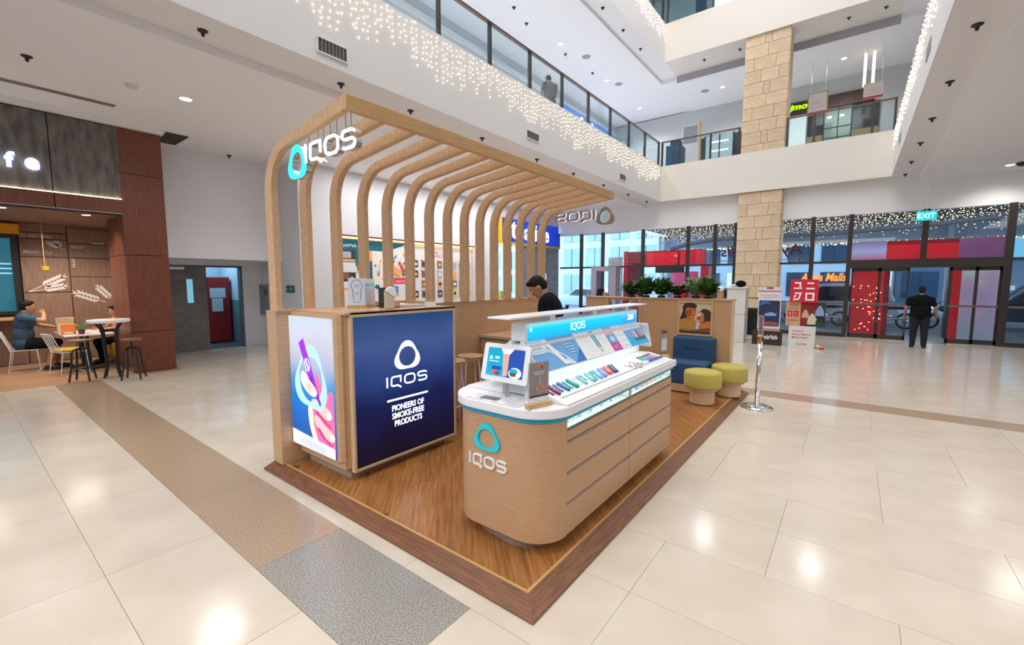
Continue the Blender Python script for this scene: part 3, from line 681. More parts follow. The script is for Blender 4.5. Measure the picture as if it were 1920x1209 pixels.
# printed panels on the slope
slope = Vector((0, .143, .196)).normalized(); FP = ((X0 + .035, 1.5915, 1.1965), (1, 0, 0), tuple(slope), (0, -slope.z, slope.y)); PH = .238
skyb = mat('print_sky_blue', (.16, .42, .78), .4); dpb = mat('print_deep_blue', (.03, .20, .58), .4); plb = mat('print_pale_blue', (.55, .76, .93), .4); pwh = mat('print_paper_white', (.86, .88, .90), .4); tealp = mat('print_teal', (.03, .35, .44), .4); greyp = mat('print_grey', (.55, .58, .62), .4); pinkp = mat('print_pink', (.74, .45, .58), .4); magp = mat('print_magenta', (.62, .06, .42), .4); midb = mat('print_mid_blue', (.10, .42, .66), .4); cyanp = mat('print_cyan', (.0, .46, .86), .4); salm = mat('print_salmon', (.86, .42, .34), .4); brownp = mat('print_brown', (.20, .07, .05), .4)
inks = [pwh, skyb, dpb, plb, tealp, greyp, pinkp, magp, midb, cyanp, salm, brownp]
def fr_at(fr, dx, dy=0): o, u, v, n = [Vector(t) for t in fr]; return (o + u * dx + v * dy, u, v, n)
poster('printed_panel', dsp, fr_at(FP, .01), .62, PH, inks, [(3, R4(0, .55, .35, 1)), (2, [(.75, 0), (1, 0), (1, .5)]), (0, ell(.48, .42, .07, .52, 20, .5)), (3, ell(.50, .42, .05, .42, 20, .5)), (2, ell(.455, .46, .035, .30, 16, .5)), (0, [(.28, .93), (.36, .98), (.58, .12), (.66, .02), (.5, .05)]), (5, R4(.05, .70, .22, .735)), (0, R4(.05, .62, .24, .65)), (0, R4(.05, .54, .2, .57)), (10, R4(.62, .80, .67, .86)), (0, R4(.69, .81, .82, .85)), (3, R4(.65, .66, .86, .69)), (3, R4(.67, .56, .88, .59)), (3, R4(.70, .46, .86, .49)), (3, R4(.72, .36, .84, .39))], .003, 1)
poster('printed_panel', dsp, fr_at(FP, .632), .50, PH, inks, [(4, [(.50, .95), (.55, .95), (.585, .30), (.545, .28)]), (4, [(.58, .95), (.63, .95), (.665, .30), (.625, .28)]), (3, [(.555, .9), (.575, .9), (.61, .35), (.59, .35)]), (5, [(.555, .25), (.66, .25), (.66, .12), (.57, .12)]), (5, R4(.05, .965, .9, .98))] + [(5, R4(.2 + .03 * i, .75 - .17 * i, .34 + .03 * i, .76 - .17 * i)) for i in range(4)] + [(5, R4(.74 + .02 * i, .7 - .14 * i, .86 + .02 * i, .71 - .14 * i)) for i in range(3)], .003)
poster('printed_panel', dsp, fr_at(FP, 1.135), .17, PH, inks, [(6, R4(0, .67, 1, 1)), (8, R4(0, .34, 1, .67)), (3, ell(.55, .5, .25, .13, 14)), (7, R4(0, 0, 1, .34)), (0, R4(.2, .82, .6, .84)), (0, R4(.2, .76, .5, .78)), (0, R4(.2, .46, .55, .50)), (6, R4(.2, .12, .6, .16)), (6, R4(.25, .2, .7, .23))], .003)
poster('printed_panel', dsp, fr_at(FP, 1.308), .20, PH, inks, [(5, R4(.1 + .28 * i, .8 - .25 * j, .28 + .28 * i, .83 - .25 * j)) for i in range(3) for j in range(3)] + [(5, R4(.3, .1, .9, .12))], .003)
poster('printed_panel', dsp, fr_at(FP, 1.511), .43, PH, inks, [(9, R4(0, 0, 1, .4)), (3, R4(0, .7, 1, 1)), (0, R4(.08, .86, .5, .9)), (0, R4(.08, .72, .4, .75))] + [((10, 0, 7, 10, 6)[i], [(.33 + .12 * i, .62), (.40 + .12 * i, .62), (.44 + .12 * i, .22), (.37 + .12 * i, .22)]) for i in range(5)] + [(11, [(.36 + .12 * i, .32), (.43 + .12 * i, .32), (.44 + .12 * i, .18), (.38 + .12 * i, .18)]) for i in range(5)], .003, 1)

# slim devices lying on the lit tray (each one a thing)
tr0 = Vector((0, .245, .052)).normalized()
def on_tray(x, y): return Vector((x, y, 1.034 + (y - 1.365) * .052 / .245))
DEVC = {'maroon': (.22, .015, .10), 'steel blue': (.05, .17, .33), 'navy': (.02, .05, .16), 'green': (.0, .30, .25), 'turquoise': (.03, .40, .44), 'pale turquoise': (.22, .52, .56), 'periwinkle': (.22, .26, .72), 'coral red': (.75, .11, .06), 'white': (.75, .78, .8)}
devs = [(2.377, 1.495, 2.405, 1.60, 'maroon', .012), (2.422, 1.477, 2.462, 1.60, 'maroon', .03), (2.489, 1.492, 2.524, 1.60, 'steel blue', .012), (2.548, 1.48, 2.578, 1.60, 'steel blue', .03), (2.608, 1.489, 2.642, 1.60, 'turquoise', .012), (2.665, 1.479, 2.705, 1.60, 'green', .032), (2.733, 1.493, 2.78, 1.60, 'white', .012), (2.79, 1.478, 2.85, 1.60, 'pale turquoise', .024), (2.865, 1.52, 2.895, 1.60, 'turquoise', .012), (2.905, 1.476, 2.985, 1.602, 'pale turquoise', .036), (2.955, 1.483, 3.06, 1.602, 'turquoise', .018), (3.025, 1.477, 3.115, 1.602, 'pale turquoise', .030), (3.092, 1.477, 3.205, 1.602, 'periwinkle', .026), (3.141, 1.485, 3.26, 1.602, 'periwinkle', .014), (3.192, 1.485, 3.305, 1.602, 'coral red', .024), (3.238, 1.488, 3.355, 1.602, 'coral red', .016), (3.285, 1.485, 3.395, 1.602, 'navy', .022), (3.325, 1.482, 3.445, 1.602, 'navy', .018)]
cnt = {}
ORD = ['first', 'second', 'third', 'fourth', 'fifth']
for (xa, ya, xb, yb, cn, wd) in devs:
    i = cnt.get(cn, 0); cnt[cn] = i + 1
    g = G(); a = on_tray(xa, ya); b = on_tray(xb, yb); L = (b - a).length; v = (b - a).normalized(); n = Vector((0, -tr0.z, tr0.y)); u = v.cross(n)
    fr = (a, u, v, n); hh = min(.016, wd * .7)
    g.prism([(p[0] - wd / 2, p[1]) for p in rrect(0, 0, wd, L, wd * .42, 4)], .002, .002 + hh, fr, 0)
    g.prism([(p[0] - wd * .18, p[1]) for p in rrect(0, L * .55, wd * .36, L * .9, wd * .15, 3)], .002 + hh, .004 + hh, fr, 1)
    m = mat('device_' + cn.replace(' ', '_'), DEVC[cn], .3, .3); m2 = mat('device_dark_' + cn.replace(' ', '_'), [c * .35 for c in DEVC[cn]], .25, .3)
    o = bpy.data.objects.new('heating_device', g.mesh('heating_device', [m, m2], a)); o.location = a; COL.objects.link(o)
    tag(o, '%s slim device on the lit tray, %s of its colour from the near end' % (cn, ORD[i]), 'device', 'slim devices on the lit tray')
# small packs and the right-hand pouch row on the tray
packs = [((3.60, 1.46), 'pale pink'), ((3.66, 1.50), 'pale lilac'), ((3.60, 1.52), 'pale grey'), ((3.72, 1.53), 'sage green'), ((3.70, 1.45), 'mustard'), ((3.78, 1.48), 'lavender')]
PC = {'pale pink': (.72, .50, .48), 'pale lilac': (.66, .62, .78), 'pale grey': (.70, .72, .78), 'sage green': (.30, .52, .48), 'mustard': (.55, .38, .12), 'lavender': (.36, .36, .60)}
for (x, y), cn in packs:
    a = on_tray(x, y); n = Vector((0, -tr0.z, tr0.y)); fr = (a, Vector((1, 0, 0)), tr0, n)
    g = G().prism(R4(-.025, -.022, .025, .022), .001, .013, fr, 0).prism(R4(-.018, -.006, .018, .014), .013, .0135, fr, 1)
    o = bpy.data.objects.new('tobacco_pack', g.mesh('tobacco_pack', [mat('pack_' + cn.replace(' ', '_'), PC[cn], .4), pwh], a)); o.location = a; COL.objects.link(o)
    tag(o, '%s small pack on the lit tray beside the navy devices' % cn, 'pack', 'small packs on the lit tray')
pods = [(3.95, 'green'), (4.02, 'turquoise'), (4.09, 'magenta'), (4.16, 'sky blue'), (4.23, 'peach')]
PC2 = {'green': (.05, .45, .35), 'turquoise': (.10, .55, .62), 'magenta': (.75, .12, .38), 'sky blue': (.15, .52, .80), 'peach': (.85, .45, .32)}
for x, cn in pods:
    a = on_tray(x, 1.53); n = Vector((0, -tr0.z, tr0.y)); fr = (a, Vector((1, 0, 0)), tr0, n)
    g = G().prism([(p[0] - .02, p[1] - .045) for p in rrect(0, 0, .04, .06, .008, 3)], .001, .014, fr, 0).prism([(p[0] - .008, p[1]) for p in rrect(0, .015, .016, .05, .006, 3)], .001, .012, fr, 1)
    o = bpy.data.objects.new('vape_pod', g.mesh('vape_pod', [mat('pod_' + cn.replace(' ', '_'), PC2[cn], .35), mat('pod_tip', (.16, .05, .06), .3)], a)); o.location = a; COL.objects.link(o)
    tag(o, '%s pod with dark tip at far end of the lit tray' % cn, 'pod', 'pods at the far end of the tray')
a = on_tray(4.12, 1.455); n = Vector((0, -tr0.z, tr0.y))
o = G().prism(R4(-.17, -.008, .17, .008), .003, .02, (a, Vector((1, 0, 0)), tr0, n)).build('price_rail', mat('royal_blue_strip', (.04, .06, .42), .35)); tag(o, 'royal blue price strip in front of the coloured pods', 'strip')
a = on_tray(3.88, 1.462)
o = G().prism(R4(-.05, -.02, .06, .03), .003, .012, (a, Vector((1, 0, 0)), tr0, n)).build('card', mat('pale_cyan_card', (.55, .80, .86), .4)); tag(o, 'pale cyan card lying on the lit tray before the pods', 'card')
# goods in the lit drawer cases
case_goods = [(3.56, 'white and red', (.80, .76, .76), .05), (3.70, 'violet', (.40, .36, .75), .06), (3.82, 'orange', (.90, .28, .05), .07), (3.93, 'pink', (.85, .45, .52), .05), (4.04, 'amber', (.85, .52, .16), .05), (4.15, 'pale blue', (.55, .68, .86), .05), (4.25, 'slate', (.48, .52, .66), .04)]
for x, cn, c, hw in case_goods:
    g = G().box(-hw, hw, -.05, .05, 0, .022, 0).box(-hw * .7, hw * .7, -.0505, -.05, .005, .018, 1)
    o = bpy.data.objects.new('refill_pack', g.mesh('refill_pack', [mat('case_pack_' + cn.replace(' ', '_'), c, .4), pwh])); o.location = (x, YF + .10, .859); COL.objects.link(o)
    tag(o, '%s flat pack inside the right lit drawer case' % cn, 'pack', 'flat packs in the right lit case')
for i, x in enumerate((2.55, 2.72, 2.89, 3.06, 3.22)):
    g = G().prism([(-.05, 0), (.05, 0), (.05, .006), (-.05, .028)], -.06, .06, ((0, 0, 0), (0, 1, 0), (0, 0, 1), (1, 0, 0)))
    o = bpy.data.objects.new('clear_tray', g.mesh('clear_tray', mat('frosted_acrylic', (.70, .80, .80), .3))); o.location = (x, YF + .11, .859); COL.objects.link(o)
    tag(o, '%s frosted wedge tray from the near end inside the left lit drawer case' % ORD[i], 'tray', 'frosted trays in the left lit case')

# ------------------------------------------------------------------ tablets, signs on the counter
def tablet(name, x, sgn, label):
    t = thing(name, label, 'tablet', (x, 1.80, 1.022))
    up = Vector((.08 * sgn, .02, .24)).normalized(); u = Vector((0, -1, 0)) * (1 if sgn > 0 else -1); n = u.cross(up); w_ = .39; h = .255
    o = Vector((x, 1.80, 1.135)) - u * (w_ / 2); fr = (o, u, up, n)
    G().prism(rrect(0, 0, w_, h, .02, 4), -.02, 0, fr).build('frame', WHP, t)
    if sgn > 0:
        sc = mat('tablet_teal', (.0, .25, .40), .2, 0, (.0, .36, .58), .55); nv = mat('tablet_navy', (.01, .05, .28), .2, 0, (.005, .05, .33), .6); cy = mat('tablet_cyan', (.0, .35, .7), .2, 0, (.0, .3, .75), .5); pk = mat('tablet_pink', (.6, .3, .25), .3, 0, (.6, .33, .28), .5); lil = mat('tablet_lilac', (.6, .58, .8), .3, 0, (.65, .62, .85), .6); rd = mat('tablet_red', (.6, .05, .05), .3, 0, (.7, .08, .08), .5)
        poster('screen', t, fr_at(fr, .04, .035), w_ - .08, h - .065, [sc, nv, cy, pk, lil, rd, LITP, brownp], [(1, [(.62, 1), (1, 1), (1, 0), (.55, 0), (.55, .7)]), (2, R4(.0, 0, .5, .12)), (4, [(.36, 1), (.72, 1), (.60, .78), (.44, .78)]), (3, [(.42, .82), (.60, .80), (.60, .03), (.48, .03)]), (1, R4(.16, .22, .42, .34)), (5, R4(.16, .05, .32, .2)), (7, ell(.33, .10, .07, .07, 12)), (6, ell(.80, .17, .17, .19, 18)), (2, ell(.76, .24, .12, .09, 14)), (7, [(.64, .18), (.86, .20), (.82, .05), (.70, .05)]), (6, R4(.23, .62, .34, .68)), (6, [(.07, .58), (.16, .58), (.115, .72)]), (6, R4(.06, .50, .34, .515))], .002)
    else:
        G().prism(rrect(.03, .03, w_ - .03, h - .03, .01, 3), 0, .003, fr).build('screen', mat('tablet_dark', (.02, .05, .2), .2, 0, (0, .05, .3), .5), t)
    G().tube([(x + .05 * sgn, 1.80, 1.022), (x + .05 * sgn, 1.80, 1.17)], .016, 10).build('stem', STEEL, t)
    bx(x - .03 + .05 * sgn, x + .03 + .05 * sgn, 1.70, 1.90, 1.0225, 1.0258).build('foot', WHP, t)
    return t
tablet('tablet_stand', 2.225, 1, 'white tablet on a stem showing a blue product screen, near end of counter')
t2 = tablet('tablet_stand', 4.43, -1, 'back of the white tablet at the far end of the counter')
GREENG = glass('stand_glass', (.85, .96, .92), .1, .85)
def sign_holder(x0, y0, x1, y1, label, shapes, base_ink):
    t = thing('acrylic_sign', label, 'sign holder', (x0, y0, 1.022))
    u = Vector((x1 - x0, y1 - y0, 0)); L = u.length; u.normalize(); v = Vector((0, 0, 1)); n = u.cross(v); o = Vector((x0, y0, 1.022)); fr = (o, u, v, n)
    G().prism(R4(-.01, 0, L + .012, .030), -.02, .022, fr).build('wooden_base', GOLDW if False else mat('beech', (.62, .40, .20), .45), t, bevel=.002, seg=1)
    G().prism(R4(0, .0305, L, .285), -.003, .003, fr).build('acrylic_sheet', GLASSC, t)
    poster('printed_card', t, fr_at((o + n * .0035, u, v, n), .008, .065), L - .016, .215, inks + [mat('print_dark_photo', (.10, .06, .06), .4), mat('print_skin', (.55, .24, .15), .4), mat('print_grey_photo', (.30, .27, .26), .4)], shapes, .0015, base_ink)
    return t
sign_holder(2.135, 1.53, 2.30, 1.485, 'clear sign holder with brown photo card in beech base, near end of counter', [(13, [(.35, 1), (.8, 1), (.75, .85), (.5, .8), (.38, .9)]), (12, [(.55, .9), (.7, .9), (.65, .8)]), (14, R4(0, .0, 1, .12)), (12, R4(.0, .0, 1, .07)), (0, R4(.2, .72, .8, .74)), (0, R4(.28, .66, .7, .68)), (13, ell(.68, .32, .13, .1, 12)), (13, ell(.38, .25, .12, .08, 12)), (5, R4(.50, .36, .55, .58))], 14)
sign_holder(4.42, 1.52, 4.50, 1.47, 'clear sign holder with grey photo card at the far end of the counter', [(13, ell(.5, .75, .2, .1, 12)), (12, R4(.1, .85, .9, 1)), (5, R4(.1, .05, .9, .6))], 14)
# glass plate and leaflet on the near end
o = bx(2.115, 2.24, 1.60, 2.02, 1.0225, 1.026).build('glass_plate', mat('clouded_acrylic', (.72, .74, .76), .15)); tag(o, 'thin clouded acrylic plate lying on the rounded counter end', 'plate')
o = G().prism(rot_about(R4(2.15, 1.80, 2.21, 1.93), (2.18, 1.86), .1), 1.0262, 1.03, ZF).build('leaflet', mat('grey_leaflet', (.12, .13, .15), .4)); tag(o, 'dark grey leaflet on the clear plate under the tablet', 'leaflet')
o = bx(2.43, 2.53, 2.24, 2.25, 1.023, 1.03).build('pen', mat('maroon_pen', (.2, .02, .06), .4)) if False else None

# ------------------------------------------------------------------ things standing on the lightbox cabinet
def leaning(x0, y0, x1, y1, z, h, label, inkl, shapes, base):
    t = thing('leaflet_stand', label, 'stand', (x0, y0, z))
    u = Vector((x1 - x0, y1 - y0, 0)); L = u.length; u.normalize(); v = Vector((0, 0, 1)); n = u.cross(v); fr = (Vector((x0, y0, z)), u, v, n)
    G().prism(R4(-.01, 0, L + .01, .028), -.035, .02, fr).build('wooden_base', mat('beech', (.62, .40, .20), .45), t)
    poster('printed_card', t, fr_at((Vector((x0, y0, z)), u, v, n), 0, .0285), L, h, inkl, shapes, .004, base)
    return t
CZ = 1.5355
pc = [mat('card_ice_blue', (.74, .82, .92), .4), mat('card_periwinkle', (.30, .40, .72), .4), mat('card_cyan', (.25, .68, .78), .4), mat('card_blush', (.78, .72, .78), .4), mat('card_mist', (.62, .82, .88), .4), mat('card_grey', (.55, .58, .65), .4)]
eo = [(.5 + p[0] * .40, .62 + p[1] * .36) for p in EGG_O]
leaning(2.43, 3.90, 2.57, 3.83, CZ, .265, 'pale blue info card with a ring drawing on cabinet top', pc, [(1, ell(.5, .72, .36, .23, 22)), (0, ell(.5, .72, .30, .195, 22)), (1, [(.22, .55), (.78, .55), (.72, .18), (.28, .18)]), (0, [(.28, .56), (.72, .56), (.66, .2), (.34, .2)]), (2, ell(.5, .15, .26, .06, 16)), (0, ell(.5, .18, .24, .05, 16)), (1, R4(.33, .74, .66, .76)), (1, R4(.36, .66, .64, .68)), (5, R4(.42, .4, .58, .48))], 0)
leaning(2.59, 3.93, 2.71, 3.87, CZ, .26, 'pink and mist blue card leaning beside the ring card', pc, [(4, R4(0, .3, 1, .75)), (2, [(0, .74), (.5, .82), (1, .80), (1, .72), (.5, .74), (0, .66)]), (3, R4(.75, .1, 1, .68)), (5, R4(.1, .5, .8, .515)), (5, R4(.1, .42, .7, .435))], 3)
t = thing('menu_stand', 'black triangular table stand on the cabinet top', 'stand', (2.70, 3.73, CZ))
G().prism([(0, 0), (.085, 0), (.03, .19), (0, .20)], -.05, .05, ((2.69, 3.73, CZ), (1, 0, 0), (0, 0, 1), (0, 1, 0))).build('body', BLACKP, t)
G().prism([(.005, .0), (.08, .0), (.03, .17), (.005, .18)], .051, .053, ((2.69, 3.73, CZ), (1, 0, 0), (0, 0, 1), (0, 1, 0))).build('card', mat('dark_card', (.04, .035, .035), .5), t)
t = thing('wood_speaker', 'slanted pale wooden holder with a white cover on the cabinet top', 'holder', (2.60, 3.49, CZ))
u = Vector((.866, -.5, 0)); FW = (Vector((2.56, 3.51, CZ)), u, Vector((0, 0, 1)), u.cross(Vector((0, 0, 1))))
G().prism([(0, 0), (.095, 0), (.095, .10), (.0, .175)], -.03, .03, FW).build('body', mat('pale_beech', (.62, .52, .38), .5), t, bevel=.012, seg=3)
G().prism([(.0, .178), (.098, .103), (.12, .135), (.10, .20), (.05, .215)], -.032, .032, FW).build('cover', WHP, t, bevel=.012, seg=3)
t = thing('leaflet_tray', 'low oak tray with paper slips on the cabinet top', 'tray', (2.95, 3.72, CZ))
g = G().box(2.79, 3.22, 3.98, 4.0, CZ, CZ + .05).box(2.79, 2.81, 3.6, 3.98, CZ, CZ + .05).box(3.20, 3.22, 3.6, 3.98, CZ, CZ + .05).box(2.79, 3.22, 3.6, 4.0, CZ, CZ + .008)
g.build('frame', OAK, t); bx(2.83, 3.0, 3.62, 3.80, CZ + .009, CZ + .03).build('paper_stack', pwh, t)
bx(3.04, 3.16, 3.62, 3.76, CZ + .009, CZ + .02).build('blue_slip', plb, t)
o = G().prism(R4(0, 0, .12, .05), 0, .005, ((3.05, 3.50, CZ), (.93, -.37, 0), (0, 0, 1), (-.37, -.93, 0))).build('name_card', pwh); tag(o, 'small white place card at the far corner of cabinet top', 'card')

# ------------------------------------------------------------------ back counter, bar stools
bc = thing('back_counter', 'oak back counter with turquoise edge in front of the partition', 'counter', (5.5, 3.78, HP))
bx(4.68, 6.3, 3.42, 4.182, HP, .985).build('body', OAK, bc); bx(4.66, 6.32, 3.40, 4.184, .985, 1.005).build('turquoise_band', TEALB, bc); bx(4.65, 6.33, 3.39, 4.186, 1.005, 1.04).build('worktop', OAKX, bc)
pos = thing('card_terminal', 'black card terminal lying on the oak back counter', 'terminal', (4.95, 3.72, 1.041))
bx(4.88, 5.08, 3.62, 3.80, 1.041, 1.075).build('body', mat('grey_plastic', (.55, .55, .58), .4), pos, bevel=.008); bx(4.90, 5.10, 3.60, 3.78, 1.077, 1.125).build('cover', BLACKP, pos, bevel=.01); bx(4.86, 5.02, 3.70, 3.82, 1.0415, 1.05).build('cable_tray', BLACKP, pos) if False else None
def bar_stool(x, y, z, label):
    t = thing('bar_stool', label, 'stool', (x, y, HP))
    G().lathe([(.16, z - .03 - HP), (.168, z - .02 - HP), (.168, z - .006 - HP), (.16, z - HP)], (x, y, HP), 28).build('seat', OAK, t)
    G().lathe([(.14, z - .05 - HP), (.14, z - .03 - HP)], (x, y, HP), 24).build('seat_ring', WHP, t)
    for a in range(4):
        th = a * PI / 2 + .3; G().tube([(x + .12 * math.cos(th), y + .12 * math.sin(th), z - .045), (x + .19 * math.cos(th), y + .19 * math.sin(th), HP)], .012, 8).build('leg', WHP, t)
    G().tube([(x + .165 * math.cos(i * PI / 10), y + .165 * math.sin(i * PI / 10), HP + .25) for i in range(20)], .008, 6, True).build('foot_ring', WHP, t)
bar_stool(4.12, 3.87, .85, 'round oak bar stool with white legs, in front of the partition')
bar_stool(3.72, 3.80, .85, 'oak bar stool half hidden behind the blue panel cabinet')

# ------------------------------------------------------------------ right-hand partition, bench, pouffes
rp = thing('right_partition', 'oak end partition with a framed photo, window slot and plants on top', 'partition', (7.64, 2.78, HP))
g = G().box(7.6, 7.68, 1.50, 2.99, HP, 1.49).box(7.6, 7.68, 3.62, 4.07, HP, 1.49).box(7.6, 7.68, 2.99, 3.62, HP, 1.02).box(7.6, 7.68, 2.99, 3.62, 1.462, 1.49)
g.build('panel', OAKX if False else grain('oak_panel_weave', (.50, .30, .155), (.58, .36, .20), (10, 10, 40), 5, .45), rp)
bx(7.585, 7.88, 1.49, 4.08, 1.49, 1.512).build('cap', OAK, rp); bx(7.80, 7.88, 1.5, 4.07, HP, 1.49).build('rear_panel', OAK, rp) if False else None
bx(7.59, 7.70, 1.475, 1.50, HP, 1.49).build('end_post', PALEOAK, rp)
g = G().box(7.575, 7.6, 1.765, 1.80, .90, 1.475).box(7.575, 7.6, 2.29, 2.325, .90, 1.475).box(7.575, 7.6, 1.80, 2.29, .90, .935).box(7.575, 7.6, 1.80, 2.29, 1.44, 1.475)
g.build('picture_frame', OAK, rp, bevel=.003, seg=1)
for y in (2.99, 3.62): bx(7.585, 7.60, y - .02, y + .02, 1.02, 1.49).build('slot_trim', OAK, rp)
pinks = [mat('photo_sand', (.66, .56, .36), .4), mat('photo_orange_skin', (.62, .20, .035), .4), mat('photo_dark_hair', (.05, .025, .022), .4), mat('photo_mustard_shirt', (.48, .28, .06), .4), mat('photo_black', (.015, .015, .03), .4), mat('photo_brown', (.20, .09, .04), .4), mat('photo_lilac_glare', (.60, .62, .90), .4), mat('photo_deep_skin', (.38, .09, .015), .4)]
couple = [(4, [(0, .45), (.1, .75), (.3, .7), (.3, .4)]), (3, [(0, .0), (0, .38), (.2, .5), (.45, .48), (.62, .3), (.7, .0)]), (2, ell(.30, .84, .22, .19, 20, .1)), (1, ell(.36, .70, .17, .24, 20, -.12)), (7, ell(.30, .62, .10, .16, 16)), (1, [(.25, .55), (.42, .42), (.50, .50), (.45, .62)]), (2, ell(.36, .92, .20, .09, 16, -.2)), (2, ell(.36, .76, .05, .015, 8)), (2, ell(.48, .77, .04, .014, 8)), (7, ell(.45, .60, .05, .015, 8)), (2, ell(.82, .56, .24, .25, 20)), (1, ell(.68, .55, .13, .19, 18, .25)), (7, ell(.62, .52, .05, .1, 12)), (2, [(.72, .8), (.9, .8), (1, .6), (1, .35), (.82, .38), (.78, .65)]), (1, [(.5, .12), (.75, .36), (1, .42), (1, .2), (.7, .1)]), (5, [(0, 0), (1, 0), (1, .2), (.7, .16), (.3, .1), (0, .12)]), (4, R4(0, 0, 1, .05)), (6, [(.56, .66), (.68, .70), (.70, .60), (.56, .54)]), (6, [(.56, .42), (.66, .46), (.66, .44), (.56, .40)]), (6, [(.56, .36), (.66, .40), (.62, .16), (.52, .14)])]  # lilac quads are glare painted onto the print
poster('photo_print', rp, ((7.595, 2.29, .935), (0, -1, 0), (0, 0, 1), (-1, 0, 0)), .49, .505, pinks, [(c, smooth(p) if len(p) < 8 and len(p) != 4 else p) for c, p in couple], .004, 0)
BLUEF = grain('blue_wool', (.012, .055, .14), (.022, .085, .20), (1, 1, 1), 160, .85)
YELF = grain('chartreuse_wool', (.43, .36, .075), (.55, .46, .12), (1, 1, 1), 140, .9)
bn = thing('bench_seat', 'blue upholstered single bench with a backrest under the framed photo', 'bench', (7.3, 2.0, HP))
bx(6.98, 7.58, 1.70, 2.32, HP + .02, .20).build('base', OAK, bn); bx(7.0, 7.56, 1.72, 2.30, HP, HP + .03).build('plinth', BLACKP, bn)
bx(6.97, 7.42, 1.70, 2.33, .20, .535).build('seat', BLUEF, bn, bevel=.03, seg=3); bx(7.38, 7.585, 1.69, 2.33, .50, .89).build('backrest', BLUEF, bn, bevel=.035, seg=3)
bx(7.375, 7.385, 1.90, 2.13, .70, .712).build('stitched_crease', mat('crease_navy', (.006, .02, .06), .9), bn)
def pouffe(x, y, label):
    t = thing('pouffe', label, 'stool', (x, y, HP))
    G().lathe([(.158, 0), (.158, .012)], (x, y, HP), 28).build('foot', BLACKP, t)
    G().lathe([(.165, .012), (.165, .20), (.205, .205), (.21, .232)], (x, y, HP), 32).build('base', grain('ash_veneer', (.60, .41, .25), (.68, .48, .31), (2, 2, 30), 3, .5), t)
    G().lathe([(.225, .232), (.247, .245), (.252, .27), (.252, .435), (.24, .462), (.20, .474), (.0, .478)], (x, y, HP), 36).build('cushion', YELF, t, True)
pouffe(6.56, 1.63, 'round chartreuse pouffe on a pale wood base, nearest the deck edge')
pouffe(7.24, 1.42, 'round chartreuse pouffe on a pale wood base, behind the nearer one')
ORDN = ['first', 'second', 'third', 'fourth', 'fifth', 'sixth', 'seventh', 'eighth', 'ninth', 'tenth', 'eleventh', 'twelfth']
# ------------------------------------------------------------------ café front on the left
GREYP = grain('grey_stone_panel', (.085, .08, .078), (.20, .185, .165), (5, 5, 1.2), 2.2, .5, .06)
REDW = grain('mahogany_panel', (.115, .032, .018), (.20, .058, .030), (26, 26, 1.6), 2.5, .38, .06)
WALN = grain('walnut_wall_panel', (.20, .115, .08), (.31, .19, .135), (24, 24, 1.2), 2.5, .45, .08)
SEAM = mat('panel_seam', (.02, .015, .013), .7)
caf = struct(bx(-5, 2.2, 11.04, 11.3, 3.05, 4.66).build('wall_left', SEAM))
for x0, x1 in ((-2.9, -1.502), (-1.49, -.102), (-.09, 1.298), (1.312, 2.2)):
    bx(x0, x1, 11.0, 11.04, 3.33, 4.64).build('stone_panel', GREYP, caf)
    bx(x0, x1, 10.96, 11.04, 3.06, 3.32).build('wood_panel', REDW, caf)
bx(-3, 2.2, 10.955, 10.965, 3.052, 3.062).build('metal_edge', STEEL, caf)
bx(-3, 2.2, 10.97, 10.99, 3.322, 3.334).build('cove_strip', emit('cove_glow', (1, .82, .55), 9), caf)
struct(bx(-5, 2.84, 11.3, 14.4, 3.05, 3.12).build('ceiling', mat('cafe_ceiling', (.24, .13, .09), .6)))
pier = struct(bx(2.215, 2.85, 11.02, 12.28, 0, 4.64).build('wall_left', SEAM))
zs = [0, .805, 2.30, 3.83, 4.66]
for a, b in zip(zs[:-1], zs[1:]):
    bx(2.2, 2.865, 11.0, 11.02, a + .006, b - .006).build('wood_panel', REDW, pier)
    for (y0, y1) in ((11.02, 11.42), (11.435, 12.3)): bx(2.195, 2.215, y0, y1, a + .006, b - .006).build('wood_panel', REDW, pier)
    bx(2.85, 2.865, 11.02, 12.3, a + .006, b - .006).build('wood_panel', REDW, pier)
struct(bx(-5, 2.9, 10.9, 11.3, 4.66, ZC).build('trim_10', WHITE))
cback = struct(bx(-5, 3.2, 14.24, 14.4, 0, 3.05).build('wall_left', SEAM))
def wp(x0, x1, z0, z1): bx(x0 + .008, x1 - .008, 14.2, 14.24, z0 + .008, z1 - .008).build('wall_panel', WALN, cback)
zz = [.0, .95, 1.61, 2.28, 3.05]
zl = [.0, 1.55, 2.33, 2.72, 2.86, 3.05]
for a, b in zip(zl[:-1], zl[1:]): wp(1.08, 1.83, a, b)
for a, b in zip((.0, 1.9, 2.33, 2.66, 3.0), (1.9, 2.33, 2.66, 3.0, 3.05)): wp(1.83, 2.62, a, b)
wp(-3, 1.08, 0, .55); wp(-3, 1.08, .55, 1.02); wp(-3, 1.08, 2.95, 3.05); wp(2.62, 3.2, 0, 1.5); wp(2.62, 3.2, 1.5, 3.05)
FB = ((0, 14.2, 0), (1, 0, 0), (0, 0, 1), (0, -1, 0)); WT = mat('white_wall_graphic', (.78, .76, .74), .6)
g = G(); put_text(g, 'SO NATURAL', FB, 1.10, 2.745, .50, .07, .002); put_text(g, 'BREAD', FB, 1.14, 2.40, .24, .065, .002)
